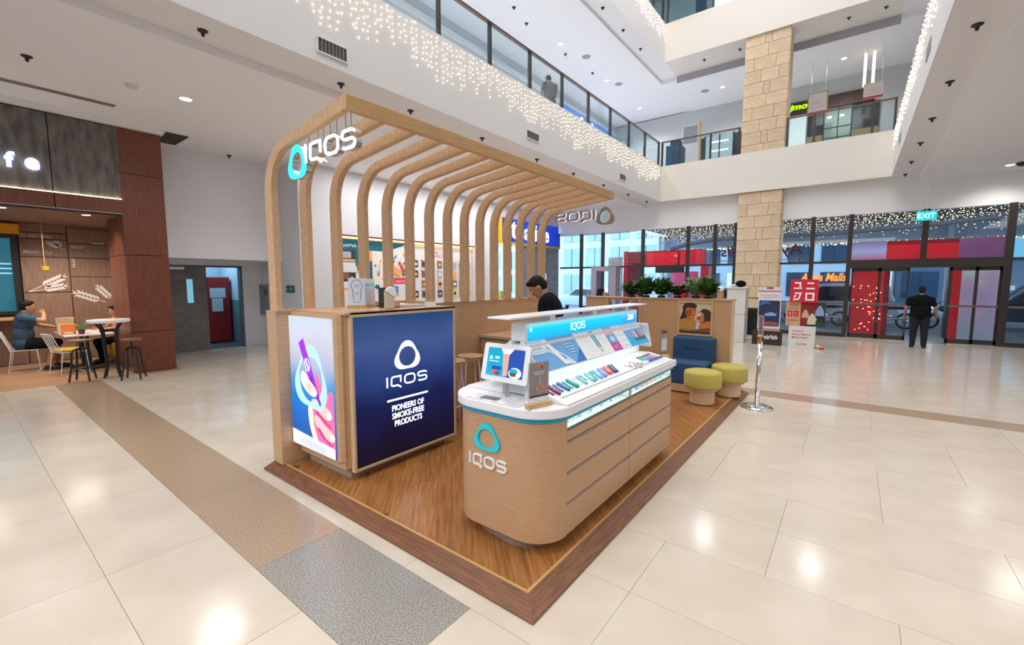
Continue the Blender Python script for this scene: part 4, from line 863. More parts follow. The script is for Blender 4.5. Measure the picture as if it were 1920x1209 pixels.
for k, ch in enumerate(('pa', 'n')):      # two katakana drawn as strokes
    x = 1.43 + .085 * k
    if ch == 'pa': g.stroke([(x + .02, 2.455), (x + .0, 2.40)], .009, 0, .002, FB); g.stroke([(x + .04, 2.455), (x + .06, 2.40)], .009, 0, .002, FB); g.ring(ell(x + .062, 2.46, .011, .011, 10), ell(x + .062, 2.46, .006, .006, 10), 0, .002, FB)
    else: g.stroke([(x + .005, 2.455), (x + .022, 2.44)], .009, 0, .002, FB); g.stroke([(x + .005, 2.40), (x + .035, 2.415), (x + .06, 2.45)], .009, 0, .002, FB)
for i in range(2): g.stroke([(1.87, 2.60 - .04 * i), (2.10, 2.60 - .04 * i)], .012, 0, .001, FB)
g.stroke([(2.24, 2.68), (2.46, 2.68)], .02, 0, .001, FB)
for i in range(4): g.stroke([(1.88, 2.28 - .05 * i), (1.93, 2.285 - .05 * i)], .02, 0, .001, FB)
g.build('wall_lettering', WT, cback)
def wheat(x0, z0, ang, L, n, sc, stem):
    g = G(); d = Vector((math.cos(ang), math.sin(ang))); q = Vector((-d.y, d.x)); o = Vector((x0, z0))
    g.stroke([tuple(o), tuple(o + d * stem)], .014 * sc, 0, .002, FB)
    for i in range(n):
        c = o + d * (stem + L * i / n)
        for sg in (1, -1):
            a = c + d * (.055 * sc) + q * (sg * .042 * sc); g.prism(ell(a.x, a.y, .055 * sc, .021 * sc, 10, math.atan2(d.y + sg * q.y * .75, d.x + sg * q.x * .75)), 0, .002, FB)
    e = o + d * (stem + L); g.prism(ell(e.x + d.x * .04, e.y + d.y * .04, .05 * sc, .018 * sc, 10, ang), 0, .002, FB)
    for sg in (-.35, .35): dd = Vector((math.cos(ang + sg), math.sin(ang + sg))); g.stroke([tuple(e), tuple(e + dd * .12 * sc)], .010 * sc, 0, .002, FB)
    g.build('wheat_graphic', WT, cback)
wheat(1.16, 1.57, .53, .34, 6, 1.0, .26); wheat(1.18, 1.57, .22, .30, 6, .9, .22)
wheat(2.40, 1.30, 2.72, .40, 6, 1.0, .12); wheat(2.50, 1.38, 2.22, .30, 6, .9, .02)
wheat(1.80, 2.50, 2.65, .16, 5, .62, .12); wheat(1.74, 2.58, 2.40, .10, 4, .62, .0)
# serving window with yellow valance and a ledge
win = struct(G().box(-3, 1.06, 14.12, 14.2, 1.08, 1.16).box(-3, 1.06, 14.12, 14.2, 2.70, 2.78).box(.96, 1.06, 14.12, 14.2, 1.16, 2.70).build('window_1', BLACKP))
bx(-3, .96, 14.185, 14.19, 1.16, 2.70).build('pane', mat('kitchen_glass', (.012, .05, .07), .08, 0, (.02, .19, .28), .55), win)
for z in (1.95, 2.05, 2.15): bx(.4, .95, 14.175, 14.185, z, z + .03).build('blind_slat', emit('blind_glow', (.25, .55, .75), .9), win)
for x in (.15, .52, .84): bx(x, x + .05, 14.175, 14.185, 1.16, 1.85).build('lit_reflection', emit('kitchen_lamp', (.18, .45, .58), .8), win) if False else None
bx(-3, 1.09, 13.95, 14.22, 2.79, 2.99).build('valance', mat('yellow_valance', (.78, .36, .015), .5), win)
bx(-3, 1.05, 13.55, 14.2, 1.00, 1.045).build('ledge', GOLDW, win)
o = thing('corner_poster_strip', 'narrow colourful collage strip in the cafe corner beside the mahogany pier', 'poster', (2.66, 14.0, 1.5)); random.seed(3)
pal = [mat('collage_' + n_, c, .5) for n_, c in (('white', (.75, .75, .78)), ('orange', (.80, .30, .06)), ('navy', (.03, .04, .09)), ('sand', (.62, .45, .30)), ('rose', (.62, .22, .2)))]
sh = [(random.choice([0, 1, 2, 3, 4]), [(a, b), (a + .5, b + .02), (a + .45, b + .07), (a - .05, b + .05)]) for a, b in [(random.random() * .7, i / 22) for i in range(22)]]
poster('collage', o, ((2.585, 14.19, 1.35), (1, 0, 0), (0, 0, 1), (0, -1, 0)), .12, 1.65, pal, sh, .01, 0)
# lettering of the café sign
t = thing('shop_sign', 'glowing white letters f and e with blue halo on the grey stone front', 'sign', (.95, 11.0, 3.7))
LF = emit('cafe_letter_glow', (.95, .97, 1), 4); LH = emit('cafe_halo', (.05, .12, 1.0), 2.6)
FS = ((0, 10.99, 0), (1, 0, 0), (0, 0, 1), (0, -1, 0))
for ch, x, h in (('f', .78, .245), ('e', 1.0, .19), ('a', .55, .19), ('c', .32, .19)):
    g = G(); put_text(g, ch, FS, x, 3.655, None, h, .03, 0, .03); g.build('letter', LF, t)
    g = G(); put_text(g, ch, ((0, 10.998, 0), (1, 0, 0), (0, 0, 1), (0, -1, 0)), x - .008, 3.648, None, h + .014, .004, 0, .06); g.build('halo', LH, t)
# café pendant and downlights
t = thing('pendant_lamp', 'small mustard drum pendant on a thin cord before the wheat graphics', 'lamp', (1.36, 13.4, 2.2))
G().lathe([(.055, 0), (.06, .01), (.06, .085), (.055, .09)], (1.36, 13.4, 2.02), 20).build('shade', mat('mustard_shade', (.62, .36, .02), .4), t); G().tube([(1.36, 13.4, 2.11), (1.36, 13.4, 3.05)], .006, 6).build('cord', mat('mustard_cord', (.5, .30, .06), .5), t)
for i, (x, y) in enumerate(((1.78, 11.55), (.72, 11.5))):
    t = thing('downlight', 'round white downlight under the cafe front, ' + ('beside the mahogany pier' if i == 0 else 'at the left picture edge'), 'light', (x, y, 3.045))
    G().lathe([(.075, 0), (.075, .006)], (x, y, 3.041), 20).build('trim_ring', WHITE, t); G().lathe([(.06, 0), (.06, .002)], (x, y, 3.038), 20).build('lens', LENS, t)
    spot_light('cafe_lamp', (x, y, 3.02), 110, 2.4, (1, .85, .68))
spot_light('cafe_lamp', (1.6, 13.0, 3.02), 230, 2.6, (1, .86, .72)); spot_light('cafe_lamp', (.2, 12.6, 3.02), 140, 2.6, (1, .86, .72))

# ------------------------------------------------------------------ directory wall
dirb = thing('directory_board', 'long recessed mall directory wall with map and photo grid behind the ribs', 'directory board', (9.3, 11.1, .8))
bx(6.62, 12.0, 11.0, 11.14, 3.02, 3.06).build('copper_header', mat('copper_edge', (.22, .06, .03), .4, .5), dirb)
bx(6.64, 11.98, 11.05, 11.12, 2.995, 3.018).build('cove_strip', emit('warm_cove', (1, .55, .22), 4.5), dirb)
ik = [mat('board_white', (.74, .74, .76), .5), mat('board_teal', (.0, .14, .22), .5), mat('board_orange', (.88, .40, .13), .5), mat('board_red', (.76, .05, .04), .5), mat('board_dark', (.03, .035, .04), .5), mat('board_ivory', (.84, .78, .70), .5), mat('board_brown', (.25, .11, .06), .5), mat('board_blue', (.10, .30, .60), .5), mat('board_yellow', (.85, .62, .05), .5), mat('board_rose', (.62, .30, .28), .5), mat('board_grey', (.45, .45, .48), .5), mat('board_cyan', (.35, .62, .85), .5)]
FD = ((6.66, 11.135, 1.0), (1, 0, 0), (0, 0, 1), (0, -1, 0))
sq = [(0, 'T', 'AyalaMalls', .14, .895, .17 * 4, None)]
random.seed(11)
sh1 = [(1, R4(0, .62, 1, 1)), (0, [(0, .0), (0, .55), (1, .62), (1, 0)]), (4, R4(.02, .72, .66, .84)), (10, R4(.1, .73, .5, .82)), (2, R4(.02, .68, .66, .715)), (0, R4(.02, .30, .66, .67)), (4, R4(.02, .40, .66, .53)), (6, ell(.25, .48, .16, .05, 10)), (8, ell(.5, .44, .08, .03, 8)), (6, R4(.72, .55, 1, .68)), (2, R4(.70, .52, 1, .56)), (4, R4(.74, .43, .95, .44)), (10, R4(.74, .36, .95, .365)), (2, R4(.02, .28, .66, .31))]
p1 = poster('directory_panel', dirb, FD, .80, 1.97, ik, sh1 + [(0, 'T', 'AyalaMalls', .10, .875, .62, None)], .006, 0)
sh2 = [(1, R4(0, .85, 1, 1)), (0, [(.45, .84), (1, 1), (1, .84)]), (2, R4(0, .70, .16, .85)), (1, R4(0, .30, .16, .70)), (10, R4(.05, .42, .10, .62)), (5, R4(.17, .25, 1, .85))]
for i in range(70):
    a, b = .19 + random.random() * .76, .27 + random.random() * .54; s_ = .012 + random.random() * .03; q = random.choice([1, 1, 3, 3, 3, 2, 11, 4]); sh2.append((q, rot_about(R4(a, b, a + s_ * 1.6, b + s_), (a, b), random.random() * 1.5)))
sh2 += [(2, rot_about(R4(.55, .52, .80, .62), (.65, .57), -.4)), (3, rot_about(R4(.80, .5, .84, .72), (.8, .6), .6)), (0, R4(.55, 0, 1, .47)), (3, R4(.62, .36, .97, .46)), (0, 'T', 'DIRECTORY', .66, .385, .28, None), (7, R4(.55, .17, .72, .33)), (2, R4(.55, .17, .72, .22)), (6, ell(.63, .24, .07, .03, 8))]
p2 = poster('directory_panel', dirb, fr_at(FD, .82), 1.60, 1.97, ik, sh2, .006, 0)
sh3 = [(9, 'T', 'WELCOME TO OUR', .22, .86, .40, None), (3, 'T', 'DIRECTORY', .36, .80, .25, None), (8, ell(.68, .885, .012, .012, 8)), (4, ell(.90, .875, .012, .016, 8))]
for i in range(8):
    for j in range(4):
        a, b = .05 + .119 * i, .63 - .165 * j
        if i == 0 and j == 2: sh3.append((3, ell(a, b + .12, .009, .012, 8))); continue
        c = random.choice([4, 6, 9, 2, 7, 10, 4, 6]) if not (i == 5 and j == 3) else 8
        sh3 += [(c, R4(a, b, a + .07, b + .115)), (random.choice([5, 6, 9, 4, 2]), ell(a + .035, b + .055, .024, .03, 8)), (3, ell(a, b + .12, .009, .012, 8)), (10, R4(a + .01, b - .018, a + .06, b - .013))]
p3 = poster('directory_panel', dirb, fr_at(FD, 2.44), 2.88, 1.97, ik, sh3, .006, 0)
area_light('directory_lamp', (9.3, 10.9, 3.0), 5, .1, 30, (1, .62, .32), (-.35, 0, 0)) if False else None

# ------------------------------------------------------------------ tea shop at the far left corner
BLUES = emit_ramp('shop_sign_blue', 0, -2.0, 2.2, [(.0, .035, .62), (.0, .10, .95), (.0, .06, .80), (.0, .03, .60)], .75)
tea = thing('tea_shop_sign', 'bright blue shop sign with white letters and a yellow edge by the glass front', 'sign', (15.5, 11.0, 3.8))
bx(13.55, 17.65, 10.93, 11.0, 3.36, 4.27).build('blue_box', BLUES, tea); bx(17.65, 17.79, 10.93, 11.0, 3.36, 4.0).build('blue_return', mat('sign_blue_dark', (.0, .06, .35), .4), tea)
bx(13.26, 13.5, 10.92, 11.0, 3.27, 4.28).build('yellow_post', mat('sign_yellow', (.80, .48, .0), .4), tea); bx(13.5, 17.79, 10.915, 11.0, 3.27, 3.36).build('yellow_strip', mat('sign_yellow', (.80, .48, .0), .4), tea); bx(13.5, 13.55, 10.92, 11.0, 3.36, 4.27).build('purple_post', mat('sign_purple', (.12, .05, .3), .4), tea)
LWT = emit('tea_letter_glow', (1, 1, 1), 1.6)
for ch, x, h in zip('tealive', (14.05, 14.50, 14.98, 15.46, 15.70, 15.95, 16.40), (.68, .46, .46, .70, .68, .46, .46)):
    g = G(); put_text(g, ch, ((0, 10.93, 0), (1, 0, 0), (0, 0, 1), (0, -1, 0)), x, 3.50, None, h, .03, 0, .02); g.build('letter', LWT, tea)
G().prism(ell(15.28, 3.92, .05, .05, 10), 0, .03, ((0, 10.93, 0), (1, 0, 0), (0, 0, 1), (0, -1, 0))).build('yellow_dot', emit('yellow_dot', (1, .8, .1), 1.5), tea)
CONC = grain('blue_grey_concrete', (.20, .235, .31), (.30, .34, .42), (1, 1, 1), 3, .7)
struct(G().box(15.0, 16.3, 11.0, 11.2, 0, 3.27).box(16.32, 17.8, 11.0, 11.2, 0, 3.27).build('wall_left', CONC))
bx(15.35, 15.75, 10.985, 11.0, .02, 2.9).build('door_2', mat('dark_shop_door', (.03, .04, .06), .4)); bpy.data.objects['door_2']['kind'] = 'structure'
t = thing('round_shop_sign', 'round white shop sign with a blue rim on the concrete wall', 'sign', (16.45, 10.97, 1.98))
FR_ = ((16.45, 10.97, 1.98), (1, 0, 0), (0, 0, 1), (0, -1, 0))
G().prism(ell(0, 0, .33, .33, 28), -.03, 0, FR_).build('disc', mat('round_sign_white', (.7, .7, .85), .4, 0, (.8, .82, 1), .5), t); G().ring(ell(0, 0, .345, .345, 28), ell(0, 0, .29, .29, 28), 0, .012, FR_).build('rim', mat('rim_blue', (.02, .05, .4), .4), t)
g = G(); egg(g, FR_, 0, .03, .12, .14, 0, .006); g.build('emblem', mat('emblem_violet', (.15, .12, .7), .4), t)
struct(G().box(13.3, 13.36, 11.0, 11.06, 0, 3.27).box(14.94, 15.0, 11.0, 11.06, 0, 3.27).box(13.3, 15, 11.0, 11.06, 1.0, 1.05).build('window_2', mat('pale_shop_frame', (.6, .65, .7), .4)))
shop = thing('tea_shop_counter', 'bright menu wall and counter inside the tea shop window', 'shop counter', (14.2, 13.0, 0))
bx(13.3, 15.0, 13.2, 13.3, 0, 3.2).build('menu_wall', mat('menu_wall', (.7, .8, .85), .5, 0, (.72, .93, 1.0), .8), shop); bx(13.3, 15.0, 11.7, 12.3, 0, 1.05).build('counter', mat('tea_counter', (.25, .28, .38), .4), shop)
random.seed(5)
for i in range(12): x, z = 13.4 + random.random() * 1.4, 1.2 + random.random() * 1.7; bx(x, x + .16, 13.17, 13.195, z, z + .14).build('menu_card', mat(*random.choice([('menu_teal', (.0, .35, .45), .5), ('menu_white', (.85, .9, .92), .5), ('menu_dark', (.03, .08, .14), .5)])), shop)
for i, x in enumerate((13.55, 14.1, 14.6)): bx(x, x + .22, 11.9, 12.1, 1.055, 1.38).build(('tea_urn', 'till', 'blender')[i], mat('shop_gear_%d' % i, ((.03, .05, .10), (.05, .22, .35), (.5, .35, .05))[i], .3), shop)
area_light('tea_shop_lamp', (14.2, 12.2, 3.2), 1.2, 1.2, 60, (.8, .93, 1))

# ------------------------------------------------------------------ small wall fittings by the service doors
t = thing('exit_wall_sign', 'small green running-man exit sign on the grey side wall', 'sign', (5.56, 11.6, 1.6)); FE = ((5.565, 11.82, 1.50), (0, -1, 0), (0, 0, 1), (-1, 0, 0))
poster('plate', t, FE, .44, .185, [mat('exit_green', (.0, .12, .06), .4), mat('exit_mint', (.35, .75, .55), .4)], [(1, R4(.06, .42, .3, .55)), (1, [(.06, .48), (.16, .7), (.16, .28)]), (1, R4(.5, .2, .64, .8)), (1, R4(.74, .62, .9, .7)), (1, R4(.72, .3, .92, .38))], .008)
t = thing('extinguisher_cabinet', 'steel wall cabinet with a fire hose beside the service doors', 'cabinet', (5.56, 13.0, 1.3))
g = G().box(5.50, 5.568, 12.72, 12.76, .84, 1.72).box(5.50, 5.568, 13.28, 13.3, .84, 1.72).box(5.50, 5.568, 12.76, 13.28, 1.69, 1.72).box(5.50, 5.568, 12.76, 13.28, .84, .87); g.build('frame', STEEL, t)
bx(5.55, 5.568, 12.76, 13.28, .87, 1.69).build('back', mat('cabinet_inside', (.30, .34, .42), .5), t); G().ball((5.54, 13.0, 1.5), (.02, .12, .10), 12, 8).build('hose_reel', mat('dark_hose', (.05, .03, .05), .5), t); bx(5.50, 5.51, 12.78, 13.27, .88, 1.68).build('glass_door', GLASSC, t)
t = thing('red_fire_cabinet', 'tall red glazed cabinet with paper notices seen through the service door', 'cabinet', (4.85, 14.9, 0))
RED = mat('fire_red', (.30, .012, .018), .4); bx(4.66, 5.25, 14.65, 15.1, .02, 1.92).build('body', RED, t, bevel=.03); bx(4.55, 4.66, 14.66, 15.1, .08, 1.78).build('door', RED, t)
for z0, z1 in ((.2, .85), (.95, 1.68)): bx(4.545, 4.55, 14.72, 15.04, z0, z1).build('pane', mat('dark_pane', (.05, .06, .10), .1), t)
bx(4.72, 5.12, 14.635, 14.648, 1.32, 1.60).build('notice', mat('notice_paper', (.55, .72, .80), .5), t); bx(4.76, 5.04, 14.635, 14.648, .92, 1.30).build('notice', mat('notice_paper', (.55, .72, .80), .5), t)

# ------------------------------------------------------------------ glass front
XG = 17.8
wn = [2]
def window_bay(y0, y1, mull0=True):
    wn[0] += 1
    w_ = struct(bx(XG - .06, XG + .06, y0, y0 + .12, 0, 3.9).build('window_%d' % wn[0], DARKFR))
    bx(XG - .05, XG + .05, y0 + .12, y1, 2.37, 2.44).build('transom', DARKFR, w_); bx(XG - .05, XG + .05, y0 + .12, y1, 0, .12).build('bottom_rail', DARKFR, w_); bx(XG - .03, XG + .03, y0 + .12, y1, 1.06, 1.12).build('rail', mat('grey_rail', (.16, .15, .17), .4, .4), w_) if y0 < 2 else None
    bx(XG - .006, XG + .006, y0 + .12, y1, .12, 2.37).build('pane', GLASSB, w_); bx(XG - .006, XG + .006, y0 + .12, y1, 2.44, 3.88).build('pane', GLASSB, w_)
ys = [10.9, 9.74, 8.69, 6.89, 5.09, 4.12, 3.42]
for a, b in zip(ys[1:], ys[:-1]): window_bay(a, b)
for a, b in zip((1.10, .11), (2.08, 1.10)): window_bay(a, b)
for a, b in ((-5.3, -3.36), (-7.3, -5.3), (-9.9, -7.3)): window_bay(a, b)
dn = struct(bx(XG - .08, XG + .08, -3.24, .11, 2.2, 2.46).build('door_3', DARKFR))
bx(XG - .06, XG + .06, -3.36, -3.2, 0, 3.9).build('jamb', DARKFR, dn); bx(XG - .05, XG + .05, -1.64, -1.50, 2.46, 3.9).build('mullion', DARKFR, dn)
for a, b in ((-3.2, -1.64), (-1.5, .11)): bx(XG - .006, XG + .006, a, b, 2.46, 3.88).build('pane', GLASSB, dn)
for k, (a, b, dx) in enumerate(((-.62, .08, .05), (-1.30, -.62, -.03), (-2.72, -2.18, -.03), (-3.20, -2.72, .05))):
    lf = G().box(XG + dx - .02, XG + dx + .02, a, a + .04, 0.02, 2.2).box(XG + dx - .02, XG + dx + .02, b - .04, b, .02, 2.2).box(XG + dx - .02, XG + dx + .02, a, b, .02, .14).box(XG + dx - .02, XG + dx + .02, a, b, 2.1, 2.2).build('sliding_leaf', DARKFR, dn)
    bx(XG + dx - .005, XG + dx + .005, a + .04, b - .04, .14, 2.1).build('pane', GLASSB, lf); bx(XG + dx - .03, XG + dx - .005, a, b, 1.06, 1.12).build('push_rail', mat('grey_rail', (.16, .15, .17), .4, .4), lf)
bx(XG - .4, XG + .3, -2.2, -1.3, .001, .006).build('threshold', STEEL, dn)
# lettering on the outside of the glass, mirrored from in here
t = thing('glass_lettering', 'mirrored maroon script lettering on the glass front beside the stone column', 'lettering', (18.28, 2.6, 2.6))
FG = ((18.28, 1.42, 0), (0, 1, 0), (0, 0, 1), (1, 0, 0)); g = G(); put_text(g, 'Ayala Malls', FG, 0, 2.60, 2.62, .50, .02, 0, .015, .12); o = g.build('letters', mat('maroon_vinyl', (.16, .012, .02), .5), t); o['kind'] = 'stuff'; G().tube([(18.3, 1.3, 2.56), (18.3, 4.1, 2.56)], .012, 6).build('mounting_rail', DARKFR, t)
t = thing('exit_sign', 'lit turquoise EXIT sign hanging over the sliding doors', 'sign', (16.5, -1.45, 3.56))
bx(16.48, 16.52, -1.66, -1.25, 3.44, 3.69).build('box', mat('exit_box_glow', (.0, .35, .38), .4, 0, (.03, .62, .62), .8), t)
g = G(); put_text(g, 'EXIT', ((16.475, -1.28, 3.5), (0, -1, 0), (0, 0, 1), (-1, 0, 0)), 0, 0, .35, .13, .004, 0, .0); o = g.build('letters', emit('exit_letter_glow', (1, 1, 1), 1.3), t); o['kind'] = 'stuff'; bx(16.49, 16.51, -1.6, -1.31, 3.69, ZC).build('hanger', WHITE, t) if False else G().tube([(16.5, -1.45, 3.69), (16.5, -1.45, ZC)], .008, 6).build('hanger', WHITE, t)

# ------------------------------------------------------------------ ceiling fittings
def sprinkler(x, y, z, label, up=False):
    t = thing('sprinkler', label, 'sprinkler', (x, y, z), 0, 'ceiling sprinklers')
    G().lathe([(.02, -.03), (.055, -.012), (.06, 0)], (x, y, z - .001), 14).build('rosette', BLACK, t); G().lathe([(.012, -.07), (.02, -.06), (.02, -.03)], (x, y, z - .001), 10).build('head', BLACK, t)
SL = [2.212, 4.072, 5.447, 7.4, 9.49, 11.338, 13.264, 15.215, 17.0]
for i, x in enumerate(SL): sprinkler(x, 6.54, ZS, '%s black sprinkler from the near end under the left slab edge' % ORDN[i])
for i, x in enumerate([7.879, 9.806, 11.755, 13.635, 15.595, 17.3]): sprinkler(x, -1.0, ZS, '%s black sprinkler from the near end under the right slab edge' % ORDN[i])
for (x, y, l) in ((.919, 8.817, 'black sprinkler in the left ceiling above the cafe letters'), (4.394, 11.85, 'black sprinkler in the ceiling above the service doors'), (16.102, -3.4, 'black sprinkler in right ceiling beside the dome camera')): sprinkler(x, y, ZC, l)
for (i, (x, y, l)) in enumerate(((11.1, 8.513, 'nearest'), (12.0, 8.7, 'second nearest'), (14.4, 8.7, 'third nearest'), (16.3, 8.6, 'fourth nearest'))): sprinkler(x, y, Z2C, '%s black sprinkler in the first floor ceiling above the railing' % l)
for i, x in enumerate((12.9, 14.4, 15.9)): sprinkler(x, 6.5, Z3, '%s black sprinkler under the second floor slab edge, left side' % ORDN[i])
for i, y in enumerate((4.9, 3.7, .6, -.3)): sprinkler(18.1, y, Z3, '%s black sprinkler from the left under the far second floor edge' % ORDN[i])
def downlight(x, y, z, label):
    t = thing('downlight', label, 'light', (x, y, z), 0, 'ceiling downlights')
    G().lathe([(.11, -.008), (.11, 0)], (x, y, z - .0005), 22).build('trim_ring', WHITE, t); G().lathe([(.085, -.010), (.085, -.0085)], (x, y, z), 22).build('lens', LENS, t)
for i, (x, y) in enumerate(LEFT_DL[:4]): downlight(x, y, ZC, '%s round downlight from the cafe in the left ground floor ceiling' % ORDN[i])
for i, (x, y) in enumerate(RIGHT_DL[:4]): downlight(x, y, ZC, '%s round downlight from the glass front in the right ceiling' % ORDN[i])
L2L = ['first floor ceiling downlight beside the nearer round speaker, above the railing', 'first floor ceiling downlight beside the second round speaker, above the railing', 'first floor ceiling downlight, second from the far end of the railing row', 'first floor ceiling downlight at the far end of the row along the railing', 'first floor ceiling downlight just left of the stone column', 'first floor ceiling downlight right of the stone column above the brown shop', 'first floor ceiling downlight, third in the row along the railing', 'first floor ceiling downlight, second in the row, near the picture top', 'first floor ceiling downlight at the near end of the railing row']
for i, (x, y) in enumerate(L2_DL): downlight(x, y, Z2C if x < 18.9 or y > 6.8 else Z2C - .06, L2L[i])
t = thing('smoke_detector', 'white smoke detector on the left ceiling beside the first downlight', 'detector', (2.0, 8.84, ZC)); G().lathe([(.03, -.05), (.06, -.045), (.08, -.02), (.09, 0)], (2.0, 8.84, ZC - .001), 20).build('body', mat('detector_white', (.7, .7, .68), .5), t)
t = thing('dome_camera', 'dark dome camera on the right ceiling near the glass front', 'camera', (16.6, -3.12, ZC)); G().lathe([(.02, -.13), (.07, -.11), (.095, -.06), (.1, -.02)], (16.6, -3.12, ZC), 20).build('dome', BLACKP, t); G().lathe([(.12, -.03), (.13, 0)], (16.6, -3.12, ZC - .001), 20).build('housing', WHITE, t)
for i, (x, y, z) in enumerate(((15.03, 8.2, Z2C), (17.845, 8.2, Z2C), (20.6, 5.5, Z2C - .06))):
    t = thing('ceiling_speaker', '%s round grey speaker in the first floor ceiling from the near end' % ORDN[i], 'speaker', (x, y, z)); G().lathe([(.15, -.012), (.16, 0)], (x, y, z - .001), 22).build('grille', mat('speaker_grey', (.35, .36, .42), .6), t)
t = thing('slot_diffuser', 'long dark slot air diffuser in the ceiling above the cafe front', 'vent', (-.2, 10.07, ZC))
bx(-2.6, 2.05, 9.98, 10.16, ZC - .01, ZC - .001).build('frame', WHITE, t)
for k in range(3): bx(-2.58, 2.03, 10.0 + k * .053, 10.036 + k * .053, ZC - .012, ZC - .0095).build('slot', mat('slot_dark', (.06, .06, .065), .6), t)
t = thing('ceiling_hatch', 'open dark ceiling hatch above the mahogany pier', 'hatch', (3.1, 11.3, ZC)); bx(2.95, 3.35, 11.0, 11.9, ZC - .008, ZC - .001).build('opening', mat('hatch_dark', (.05, .045, .04), .8), t)
g = G().box(2.93, 2.96, 11.0, 11.9, ZC - .02, ZC - .001).box(3.35, 3.39, 11.0, 11.9, ZC - .02, ZC - .001); g.build('frame', WHITE, t)
def wall_vent(x0, x1, z0, z1, y, label):
    t = thing('wall_vent', label, 'vent', ((x0 + x1) / 2, y, z0)); bx(x0, x1, y - .012, y - .001, z0, z1).build('backing', mat('vent_dark', (.07, .07, .075), .7), t)
    g = G().box(x0 - .02, x1 + .02, y - .02, y - .001, z0 - .02, z0).box(x0 - .02, x1 + .02, y - .02, y - .001, z1, z1 + .02).box(x0 - .02, x0, y - .02, y - .001, z0, z1).box(x1, x1 + .02, y - .02, y - .001, z0, z1); g.build('frame', WHITE, t)
    n = int((x1 - x0) / .05)
    for i in range(1, n): xx_ = x0 + (x1 - x0) * i / n; bx(xx_ - .006, xx_ + .006, y - .019, y - .012, z0, z1).build('slat', mat('vent_slat', (.28, .28, .29), .5), t)
wall_vent(3.49, 3.93, 5.03, 5.21, YL, 'grey louvred vent in the left slab edge, nearest one')
wall_vent(8.5, 8.98, 5.10, 5.26, YL, 'grey louvred vent in the left slab edge, middle one above the canopy')
wall_vent(13.57, 14.04, 5.08, 5.24, YL, 'grey louvred vent in the left slab edge, farthest one')
for i, (x, z) in enumerate(((9.2, 5.2), (14.5, 5.2))):
    t = thing('wall_vent', '%s narrow grey vent on right slab edge below the string lights' % ORDN[i], 'vent', (x, YR, z)); bx(x, x + .5, YR + .001, YR + .012, z, z + .2).build('grille', mat('vent_slat', (.28, .28, .29), .5), t)

# ------------------------------------------------------------------ string lights draped over the slab edges
def curtain(name, label, x0, x1, zt, y, lo, hi, step, dz, r, seed):
    r *= .8; random.seed(seed); g = G(); x = x0
    while x < x1:
        L = lo + (hi - lo) * (random.random() * .6 + .4 * abs(math.sin(x * 1.3)))
        z = zt - .02 - random.random() * dz
        while z > zt - L:
            n = len(g.v); cx_, cy_ = x + random.uniform(-.025, .025), y
            g.v += [(cx_ - r, cy_, z), (cx_ + r, cy_, z), (cx_, cy_ - r, z), (cx_, cy_ + r, z), (cx_, cy_, z - r), (cx_, cy_, z + r)]
            for q in ((0, 2, 5), (2, 1, 5), (1, 3, 5), (3, 0, 5), (2, 0, 4), (1, 2, 4), (3, 1, 4), (0, 3, 4)): g.f.append(tuple(n + i for i in q)); g.m.append(random.random() < .3)
            z -= dz * random.uniform(.7, 1.3)
        x += step * random.uniform(.75, 1.25)
    o = g.build(name, [BULB, emit('bulb_white', (1, .93, .82), 6)]); tag(o, label, 'string lights', None, 'stuff')
curtain('string_lights', 'warm string lights hanging over the left first floor slab edge', -1, 17.3, 6.2, YL - .02, .35, .88, .115, .10, .0125, 1)
curtain('string_lights', 'warm string lights hanging over the right first floor slab edge', 4.5, 17.2, 6.2, YR + .02, .35, .8, .12, .10, .013, 2)
curtain('string_lights', 'warm string lights hanging over the left second floor slab edge', 9, 17.3, 11.4, YL - .02, .4, .85, .13, .11, .016, 3)

# ------------------------------------------------------------------ glass railings of the upper floors
HR = mat('dark_handrail', (.10, .055, .045), .35, .2); POSTM = mat('dark_green_post', (.045, .05, .045), .4, .3)
def railing(label, pts, axis, fixed, z0, z1, name='glass_railing'):
    t = thing(name, label, 'railing', (pts[0], fixed, z0) if axis == 0 else (fixed, pts[0], z0))
    def B(a, b, c, d, e, f_): return bx(a, b, c, d, e, f_) if axis == 0 else bx(c, d, a, b, e, f_)
    for p in pts: B(p - .03, p + .03, fixed - .02, fixed + .05, z0, z1 - .03).build('post', POSTM, t)
    for a, b in zip(pts[:-1], pts[1:]): B(a + .035, b - .035, fixed - .006, fixed + .006, z0 + .01, z1 - .06).build('glass_panel', GLASSG, t)
    B(pts[0] - .03, pts[-1] + .03, fixed - .03, fixed + .05, z1 - .035, z1).build('handrail', HR, t); return t
railing('glass railing with dark posts along the left first floor edge', [5.877 + 1.427 * k for k in range(-5, 9)], 0, 6.22, 6.21, 7.10)
railing('glass railing along the far first floor edge, left of the stone column', [3.46, 4.4, 5.5, 6.16], 1, 17.46, 6.21, 7.14)
railing('glass railing along the far first floor edge, right of the stone column', [-.68, -.17, 1.28, 2.02], 1, 17.46, 6.21, 7.14)
railing('glass railing along the far second floor edge', [-.5, 1.2, 2.9, 4.5, 6.1], 1, 17.46, 11.42, 12.4)
railing('glass railing along the left second floor edge', [9.5, 11.2, 12.9, 14.6, 16.3, 17.3], 0, 6.22, 11.42, 12.4)

